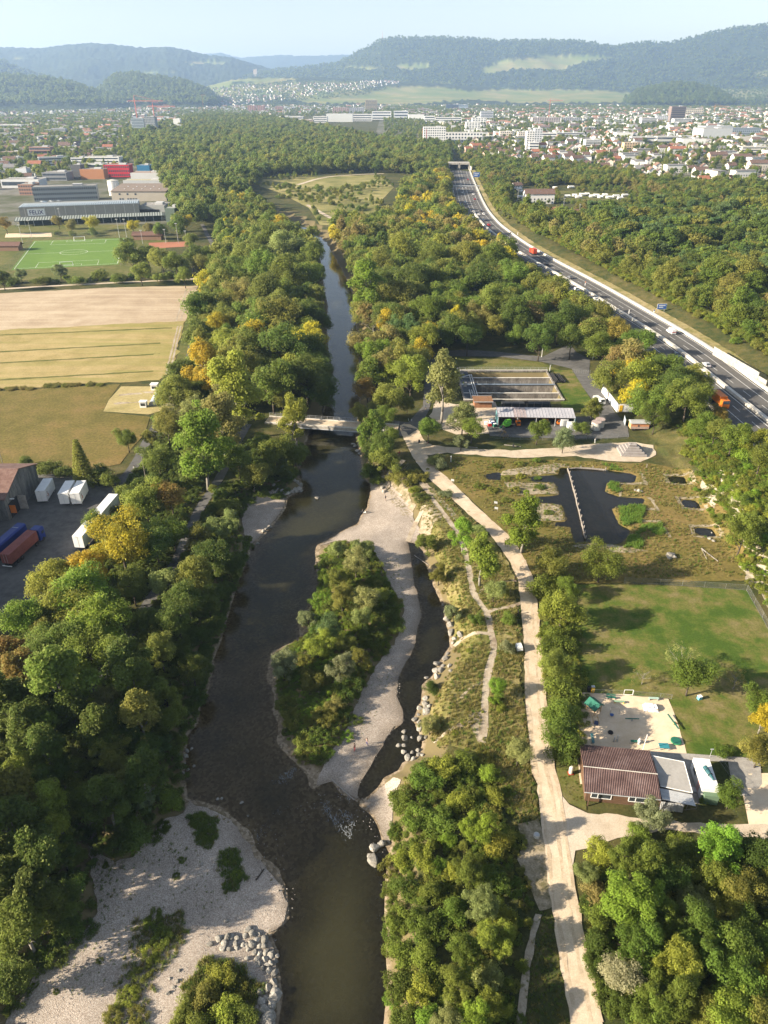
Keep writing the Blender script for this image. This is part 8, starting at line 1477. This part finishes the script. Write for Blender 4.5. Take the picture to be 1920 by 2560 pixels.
HV = [((9, 8, 5.2, 3.0), house_mesh(9, 8, 5.2, 3.0)), ((12, 9, 5.6, 3.2), house_mesh(12, 9, 5.6, 3.2)), ((17, 10, 8.2, 3.4), house_mesh(17, 10, 8.2, 3.4)), ((28, 11, 9., 3.6), house_mesh(28, 11, 9., 3.6)), ((10, 9, 3.2, 2.4), house_mesh(10, 9, 3.2, 2.4)), ((26, 13, 9.5, .25), house_mesh(26, 13, 9.5, .25))]
HW = wmesh(1.1, 1.3); HW.materials.append(WMAT); CHM = MB().box((0, 0, 0), (.7, .7, 1.6)).mesh('chimney'); CHM.materials.append(PALECONC)
WC = [((.74, .73, .70), 'white'), ((.74, .73, .70), 'white'), ((.66, .60, .50), 'cream'), ((.72, .70, .66), 'white'), ((.62, .46, .36), 'salmon')]; RC = [((.17, .11, .09), 'brown'), ((.16, .10, .08), 'dark brown'), ((.34, .14, .085), 'red-tiled'), ((.22, .135, .10), 'brown'), ((.24, .23, .23), 'grey')]
HOUSES = []
def house(x, y, v, wc, rc, rz, win=False, z=0., lab=None): HOUSES.append([x, y, v, wc, rc, rz, win, z, lab])
def hp(px, py, v, wc, rc, rz=0., lab=None): x, y, _ = P(px, py); house(x, y, v, wc, rc, rz, True, 0., lab)
# the row of houses that face the wood, read off the photograph
for q in ((1595, 432, 1, 0, 4, .15, 'large white house with grey roof at the edge of the wood'), (1565, 425, 0, 0, 0, 1.6, None), (1612, 430, 1, 0, 0, .2, None), (1645, 440, 0, 0, 0, 1.4, None), (1667, 447, 0, 0, 0, 1.5, None), (1640, 412, 0, 2, 0, 1.5, None), (1690, 428, 1, 0, 1, .1, None), (1686, 410, 0, 0, 0, 1.4, None), (1725, 432, 1, 0, 0, .2, None), (1758, 425, 0, 0, 1, 1.5, None), (1733, 408, 1, 0, 1, .1, None), (1780, 420, 0, 0, 0, 1.4, None), (1825, 424, 1, 0, 1, .2, None), (1755, 460, 1, 4, 2, .1, 'red-roofed bungalow behind the wood edge'), (1820, 458, 1, 0, 2, .9, 'white house with bright red roof at the wood edge'), (1880, 432, 1, 0, 1, .1, None), (1868, 420, 0, 0, 1, 1.3, None), (1905, 455, 0, 0, 0, 1.5, None), (1674, 455, 4, 0, 4, .1, 'small white house with dark flat front in front of the wood'), (1535, 398, 1, 0, 1, .1, None), (1545, 385, 2, 0, 1, 1.5, None), (1507, 384, 2, 2, 1, 1.4, None), (1560, 412, 4, 0, 2, .4, None), (1512, 412, 0, 0, 2, 1.5, None), (1540, 405, 0, 4, 2, .2, None), (1580, 393, 1, 4, 1, .2, None), (1630, 392, 1, 4, 1, .2, None), (1690, 386, 3, 0, 2, .08, 'long white flats with red-brown roof above the houses'), (1738, 406, 2, 0, 0, 1.45, 'white gabled flats in the middle of the houses'), (1790, 402, 3, 4, 0, .12, 'long brown-fronted flats with brown roof'), (1755, 380, 2, 0, 2, .9, None), (1850, 408, 3, 0, 0, .12, 'long white flats with brown roof right of the brown-fronted flats'), (1893, 425, 3, 2, 0, .08, 'yellow flats with broad brown roof at the town edge'),
          (1265, 404, 1, 0, 1, .2, 'white house with brown roof nearest the tunnel wood'), (1285, 402, 1, 0, 2, 1.5, 'white gabled house with bright red roof near the tunnel wood'), (1320, 405, 1, 0, 0, 1.5, None), (1335, 402, 1, 0, 1, .2, None), (1370, 408, 2, 0, 1, .15, None), (1385, 396, 1, 0, 2, .4, None), (1420, 405, 2, 0, 1, .2, None), (1440, 410, 2, 0, 1, .3, None), (1170, 380, 1, 4, 2, .3, 'salmon terraced house nearest the motorway wood'), (1190, 376, 2, 4, 2, .2, 'salmon terraced house in the middle of its row'), (1212, 380, 1, 4, 2, .4, 'salmon house with stepped roof beside the row'), (1232, 372, 1, 4, 2, .3, 'salmon house at the far end of the row'), (1210, 393, 0, 4, 2, .9, 'small house with salmon gable among trees'), (1345, 508, 3, 0, 1, .06, 'long low house with brown roof by the campsite'), (1291, 470, 4, 0, 1, .4, 'small house with brown roof by the campsite road')): hp(*q)
def fits(x, y, r):
    for q in HOUSES:
        if (q[0] - x) ** 2 + (q[1] - y) ** 2 < (r + 8) ** 2: return False
    for l, bx_, by_, w in BIG:
        if abs(x - bx_) < w / 2 + r + 4 and -12 < y - by_ < 45: return False
    return True
rh = np.random.default_rng(77)
def settle(poly, step, seed, far=False, pr=1.):
    X, Y = spread(PL(poly), step, seed, jitter=.3); o_ = np.argsort(Y)
    for i in o_:
        x, y = float(X[i]), float(Y[i])
        if rh.uniform() > pr: continue
        v = int(rh.choice([0, 1, 2, 4, 1, 5])) if not far else int(rh.choice([1, 2, 3, 5, 5, 5])); rz = float(rh.choice([.15, 1.7, .1, 1.5]) + rh.uniform(-.1, .1))
        if fits(x, y, 9): house(x, y, v, int(rh.choice(5, p=[.4, .25, .15, .17, .03])), 4 if v == 5 else int(rh.choice(5, p=[.36, .34, .08, .12, .1])), rz)
settle([(1150, 372), (1240, 398), (1330, 410), (1450, 418), (1560, 440), (1990, 462), (1990, 335), (1700, 330), (1400, 330), (1150, 340)], 33, 501, pr=.66)
settle([(-120, 470), (40, 462), (180, 440), (260, 400), (330, 350), (300, 318), (-150, 330)], 34, 502, pr=.6)
settle([(1130, 335), (1990, 332), (1990, 272), (1000, 275), (1060, 300)], 60, 503, True, .75); settle([(-150, 328), (320, 316), (520, 300), (700, 290), (700, 270), (400, 268), (-150, 290)], 60, 504, True, .6); settle([(560, 290), (820, 283), (1000, 275), (1000, 268), (560, 268)], 75, 505, True, .8)
HOUSES.sort(key=lambda q: q[1] if q[8] is None else -1)
vis_h = [q for q in HOUSES if -20 < pix(q[0], q[1], 3)[0] < 1940]; own_h, rest_h = vis_h[:295], vis_h[295:]
HL = {}
for q in own_h:
    if q[8] is None:
        nm = min(BIG, key=lambda b_: (b_[1] - q[0]) ** 2 + (b_[2] - q[1]) ** 2)[0]; HL.setdefault((WC[q[3]][1], RC[q[4]][1], nm), []).append(q)
for (wc, rc, nm), L in HL.items():
    s_ = ' '.join(nm.split()[:7]); L.sort(key=lambda q: q[1])
    for i, q in enumerate(L): q[8] = f'{wc} house, {rc} roof, ' + (f'{ORD[min(i, 19)]} ' if len(L) > 1 else '') + f'by {s_}'
labs = {}
for q in own_h:
    n_ = labs.get(q[8], 0); labs[q[8]] = n_ + 1
    if n_: q[8] = q[8] + f', {ORD[min(n_, 19)]} along'
for x, y, v, wc, rc, rz, win, z, lab in own_h:
    (w, d, h, r), (wl, rf) = HV[v]; t = thing('house', lab, 'house', (x, y, z), rz, 'houses of the town'); obj('wall', wl, None, t).color = (*WC[wc][0], 1); ro = obj('roof', rf, None, t); ro.color = (*RC[rc][0], 1)
    if y < 1500:
        obj('chimney', CHM, None, ro, (w * .2, d * .12, h + r * .6))
        for e in (-1, 1):
            for k in range(int(w / 3.2)):
                for zz in ((.9, 3.6) if h > 4 else (.9,)): obj('window', HW, None, t, (-w / 2 + (k + .5) * w / int(w / 3.2), e * (d / 2 + .03), zz))
        for zz in (.9, 3.6) if h > 4 else (.9,):
            for k in (-1, 1): o_ = obj('window', HW, None, t, (-w / 2 - .03, k * d * .22, zz), math.pi / 2)
def far_houses(name, items, lab):
    """houses too far and too many to tell apart"""
    b = MB(); mi = []
    for x, y, z, w, d, h, r, rz, wi, ri in items:
        cs, sn = math.cos(rz), math.sin(rz); T = lambda u, v_, q: (x + u * cs - v_ * sn, y + u * sn + v_ * cs, z + q); a, c = w / 2, d / 2
        b.add([T(-a, -c, -2), T(a, -c, -2), T(a, c, -2), T(-a, c, -2), T(-a, -c, h), T(a, -c, h), T(a, c, h), T(-a, c, h), T(-a, 0, h + r), T(a, 0, h + r)], [(0, 1, 5, 4), (2, 3, 7, 6), (1, 2, 6, 9, 5), (3, 0, 4, 8, 7)]); mi += [wi] * 4
        b.add([T(-a - .5, -c - .5, h - .1), T(a + .5, -c - .5, h - .1), T(a + .5, 0, h + r + .2), T(-a - .5, 0, h + r + .2), T(a + .5, c + .5, h - .1), T(-a - .5, c + .5, h - .1)], [(0, 1, 2, 3), (3, 2, 4, 5)]); mi += [3 + ri] * 2
    m = b.mesh(name)
    for nm_, c in (('far_white', W1c), ('far_cream', (.62, .56, .48)), ('far_grey', (.42, .42, .42)), ('far_brown_roof', (.24, .14, .10)), ('far_red_roof', (.34, .16, .11)), ('far_dark_roof', (.15, .11, .10)), ('far_flat_roof', (.42, .41, .39))): m.materials.append(plain(nm_, c, .9, detail=0))
    m.polygons.foreach_set('material_index', mi); tag(obj(name, m), lab, kind='stuff')
far_houses('far_town', [(q[0], q[1], 0, *HV[q[2]][0], q[5], int(rh.choice(3, p=[.55, .2, .25])), 3 if q[2] == 5 else int(rh.choice(3, p=[.4, .15, .45]))) for q in rest_h], 'mass of small town houses in the distance')
vill = []
def village(hill_, box, n):
    X, Y, Z = HILLS[hill_]; sx, sy = pix(X, Y, Z); k = (sdf(box, sx, sy) < 0) & (Y < 7100); ii = np.argwhere(k)
    for i in rh.choice(len(ii), min(n, len(ii)), replace=len(ii) < n):
        a, c = ii[i]; vill.append((X[a, c] + rh.uniform(-14, 14), Y[a, c] + rh.uniform(-14, 14), Z[a, c] + 1.5, rh.uniform(9, 15), rh.uniform(8, 11), rh.uniform(4, 7), rh.uniform(3, 5), rh.uniform(0, 1.6), int(rh.choice(3, p=[.2, .3, .5])), int(rh.choice(3))))
village('village_slope', [(470, 255), (530, 225), (600, 213), (700, 210), (800, 208), (860, 212), (860, 226), (760, 246), (700, 252), (600, 262), (480, 268)], 430); village('village_slope', [(830, 222), (880, 206), (950, 203), (1010, 206), (960, 215), (900, 226)], 120)
X0, Y0 = spread(PL([(480, 272), (700, 268), (1000, 268), (1990, 266), (1990, 262), (480, 262)]), 70, 600)
vill += [(float(a), float(c), 0, rh.uniform(10, 26), rh.uniform(9, 14), rh.uniform(5, 12), rh.uniform(0, 4), rh.uniform(0, 1.6), int(rh.choice(3, p=[.7, .2, .1])), int(rh.choice(3))) for a, c in zip(X0, Y0) if rh.uniform() < .5]
far_houses('far_village', vill, 'village houses scattered up the slope below the ridge')
def forest_on(name, hill_, polys, n, h0, h1, lab, notin=()):
    X, Y, Z = HILLS[hill_]; sx, sy = pix(X, Y, Z); k = np.zeros(X.shape, bool)
    for q in polys: k |= sdf(q, sx, sy) < 0
    for q in notin: k &= sdf(q, sx, sy) > 0
    k &= np.arange(X.shape[0])[:, None] < X.shape[0] * .76
    ii = np.argwhere(k); pk = ii[rh.choice(len(ii), n, replace=True)]; p_ = np.column_stack([X[pk[:, 0], pk[:, 1]] + rh.uniform(-14, 14, n), Y[pk[:, 0], pk[:, 1]] + rh.uniform(-18, 18, n), Z[pk[:, 0], pk[:, 1]] - 1.5])
    src, ix = mass_srcs(['broad', 'oak'], .03, list('gdd')); scatter(name, p_, rh.uniform(0, 6.28, n), rh.uniform(h0, h1, n), rh.integers(0, len(src), n), src, lab, rh.uniform(.9, 1.3, n))
forest_on('slope_trees', 'village_slope', [[(470, 262), (530, 220), (700, 207), (900, 205), (1000, 215), (900, 240), (700, 258)], [(1600, 262), (1990, 262), (1990, 222), (1700, 226)]], 3200, 9, 16, 'trees between the houses of the far village')
for nm_, n_ in (('ridge', 9000), ('west_low', 2600), ('knoll', 2200), ('wooded_spur', 1500), ('southwest', 1500)): forest_on('hill_forest', nm_, [[(-400, 0), (2400, 0), (2400, 262), (-400, 262)]], n_, 16, 26, 'forest covering the ' + nm_.replace('_', ' ') + ' hill', notin=[] if nm_ != 'ridge' else [[(1190, 180), (1260, 148), (1370, 138), (1490, 136), (1545, 146), (1450, 160), (1400, 180), (1300, 175), (1215, 188)], [(985, 162), (1072, 158), (1074, 174), (1000, 177)], [(860, 169), (910, 167), (960, 172), (930, 178)]])
x, y, z = on_hill('ridge', 640, 190); t = thing('castle_tower', 'pale ruined castle tower on the wooded spur above the village', 'tower', (x, y, z)); obj('keep', MB().box((0, 0, -5), (34, 24, 62)), plain('castle_stone', (.52, .42, .33), .9), t); obj('turret', MB().box((13, 0, 57), (8, 24, 7)), plain('castle_stone', (.52, .42, .33), .9), t)
x, y, z = on_hill('ridge', 957, 104); t = thing('radio_mast', 'thin red and white radio mast on the crest of the ridge', 'mast', (x, y, z)); obj('mast', MB().tube((0, 0, 0), (0, 0, 95), 3., 1., 6), plain('mast_red', (.55, .25, .2), .7), t); obj('base', MB().box((8, 0, 0), (14, 10, 12)), WHITE, t)
# ------------------------------------------------------------------ campsite, sports ground
def caravan(px, py, lab, rz, L=5.5):
    x, y, _ = P(px, py); t = thing('caravan', lab, 'caravan', (x, y, 0), rz, 'caravans on the campsite'); obj('body', MB().extrude_y([(-L / 2, .5), (-L / 2 + .1, 2.3), (-L / 2 + .6, 2.75), (L / 2 - .5, 2.75), (L / 2, 1.6), (L / 2, .5)], -1.15, 1.15), WHITE, t); obj('window', MB().box((0, -1.17, 1.5), (1.6, .06, .7)), GLASS, t); obj('awning', MB().box((.2, -2.2, 2.0), (L * .8, 2.1, .12)), WHITE, t); [obj('wheel', MB().tube((0, s * .9, .35), (0, s * 1.1, .35), .35, n=8), RUBBER, t) for s in (-1, 1)]
CV = [(1298, 476), (1306, 482), (1314, 488), (1387, 473), (1427, 471), (1418, 494), (1436, 492), (1446, 496), (1455, 490), (1467, 489), (1480, 494), (1490, 492), (1500, 496), (1512, 491), (1522, 497), (1540, 494), (1550, 499), (1562, 492), (1300, 496), (1310, 500)]
for i, (px, py) in enumerate(CV): caravan(px, py, f'white caravan, {ORD[i] if i < 12 else ORD[i - 12] + " after the twelfth"} from the low brown-roofed house', rh.uniform(-.3, .3), rh.uniform(5, 7)) if i else caravan(px, py, 'white caravan, nearest of all to the tunnel wood', .2)
def mast(px, py, h, lab, heads=1):
    x, y, _ = P(px, py); t = thing('floodlight_mast', lab, 'mast', (x, y, z1(x, y)), 0, 'floodlight masts'); obj('pole', MB().tube((0, 0, 0), (0, 0, h), .16, .10, 6), STEEL, t); obj('lamp_head', MB().box((0, -.2, h), (1.6, .5, .45)), STEEL, t)
for i, (px, py, h, l) in enumerate(((58, 612, 13, 'floodlight mast at the far left corner of the pitch'), (80, 595, 12, 'floodlight mast beside the sand court'), (154, 562, 12, 'floodlight mast in front of the long hall wall'), (300, 600, 14, 'floodlight mast at the far right corner of the pitch'), (318, 600, 14, 'taller twin of the mast at the far right corner'), (357, 610, 9, 'floodlight mast at the left end of the club courts'), (415, 608, 9, 'floodlight mast in the middle of the club courts'), (446, 608, 13, 'tall floodlight mast at the tree end of the club courts'), (467, 612, 9, 'floodlight mast at the right end of the club courts'), (1293, 513, 11, 'floodlight mast nearest the motorway at the red courts'), (1327, 527, 13, 'floodlight mast at the left end of the red courts'), (1353, 535, 10, 'floodlight mast in front of the red courts'), (1316, 518, 7, 'short lamp mast behind the red courts'), (1408, 523, 9, 'floodlight mast left of the courts club house'), (1447, 540, 9, 'floodlight mast right of the courts club house'))): mast(px, py, h, l)
pitch = next(o for o in bpy.data.objects if o.name == 'football_pitch'); F0, F1, F2, F3 = [Vector(q) for q in PL([(36, 672), (294, 659), (309, 598), (88, 604)])]
def fp(u, v): return (F0.lerp(F1, u)).lerp(F3.lerp(F2, u), v)
def pline(pts, w=.24):
    b = MB(); pl = [tuple(fp(*q)) for q in pts]; a = offset_line(pl, w / 2); c = offset_line(pl, -w / 2)
    for i in range(len(pl) - 1): b.quad((*a[i], .085), (*a[i + 1], .085), (*c[i + 1], .085), (*c[i], .085))
    obj('pitch_line', b, WHITE, pitch)
pline([(.0, .0), (1, 0)]); pline([(1, 0), (1, 1)]); pline([(1, 1), (0, 1)]); pline([(0, 1), (0, 0)]); pline([(0, .5), (1, .5)]); pline([(.5 + .145 * math.cos(k * math.pi / 12), .5 + .095 * math.sin(k * math.pi / 12)) for k in range(25)])
for v0, v1 in ((0, .165), (1, .835)): pline([(.2, v0), (.2, v1), (.8, v1), (.8, v0)]); pline([(.36, v0), (.36, v0 + (v1 - v0) / 3), (.64, v0 + (v1 - v0) / 3), (.64, v0)])
for v, l in ((0., 'white football goal at the near end of the green pitch'), (1., 'white football goal at the far end of the green pitch')):
    c = fp(.5, v); d = (F1 - F0).normalized(); t = thing('football_goal', l, 'goal', (c.x, c.y, .06), math.atan2(d.y, d.x) + (0 if v else math.pi))
    for q in (((-3.7, 0, 0), (-3.7, 0, 2.5)), ((3.7, 0, 0), (3.7, 0, 2.5)), ((-3.7, 0, 2.5), (3.7, 0, 2.5)), ((-3.7, -2, 0), (3.7, -2, 0)), ((-3.7, 0, 2.5), (-3.7, -2, 0)), ((3.7, 0, 2.5), (3.7, -2, 0))): obj('goal_bar', MB().tube(*q, .12, n=6), WHITE, t)
fence([(10, 690), (62, 640), (80, 606)], 5., 'tall ball-stop fence along the left side of the pitch', 5.); fence([(302, 665), (318, 610), (326, 588)], 5., 'tall ball-stop fence along the right side of the pitch', 5.); fence([(78, 600), (240, 596), (316, 592)], 5., 'tall ball-stop fence behind the far goal', 6.)
for px, py, v, wc, rc, lab in ((372, 598, 3, 4, 1, 'low brown club hut behind the small tree group at the courts'), (15, 625, 3, 0, 1, 'brown-roofed sports hut at the left edge'), (1435, 533, 1, 2, 1, 'small club house with brown hipped roof by the red courts')):
    x, y, _ = P(px, py); (w, d, h, r), (wl, rf) = HV[4] if v == 1 else HV[1]; t = thing('club_hut', lab, 'hut', (x, y, z1(x, y)), .03); a_ = obj('wall', wl, None, t); a_.color = (.25, .15, .10, 1); a_.scale = (1.7 if v == 3 else 1.2, .8, .6); c_ = obj('roof', rf, None, t); c_.color = (.16, .09, .07, 1); c_.scale = a_.scale
for k, (px, py) in enumerate(((106, 506), (112, 506), (128, 505), (148, 504))):
    car(px, py, 'wlws'[k], 1, f'{["white", "light blue", "white", "silver"][k]} car on the roof deck behind the long hall, {ORD[k] if k else "first"} from the west', z=zfor(P(px, 530)[1] + 30, 510) if False else 0.05, rz=.1, grp='cars parked in the west business park')
# ------------------------------------------------------------------ haze
def haze(density=7.5e-5, top=640.):
    b = MB(); b.box((0, 9000, -12), (28000, 20000, top + 12)); m, nt, out = _new('haze_air')
    v = N(nt, 'ShaderNodeVolumePrincipled'); v.inputs['Color'].default_value = (.46, .66, 1.0, 1); v.inputs['Density'].default_value = density; v.inputs['Anisotropy'].default_value = .25
    nt.links.new(v.outputs[0], out.inputs['Volume']); tag(obj('haze', b, m), kind='stuff')
haze()
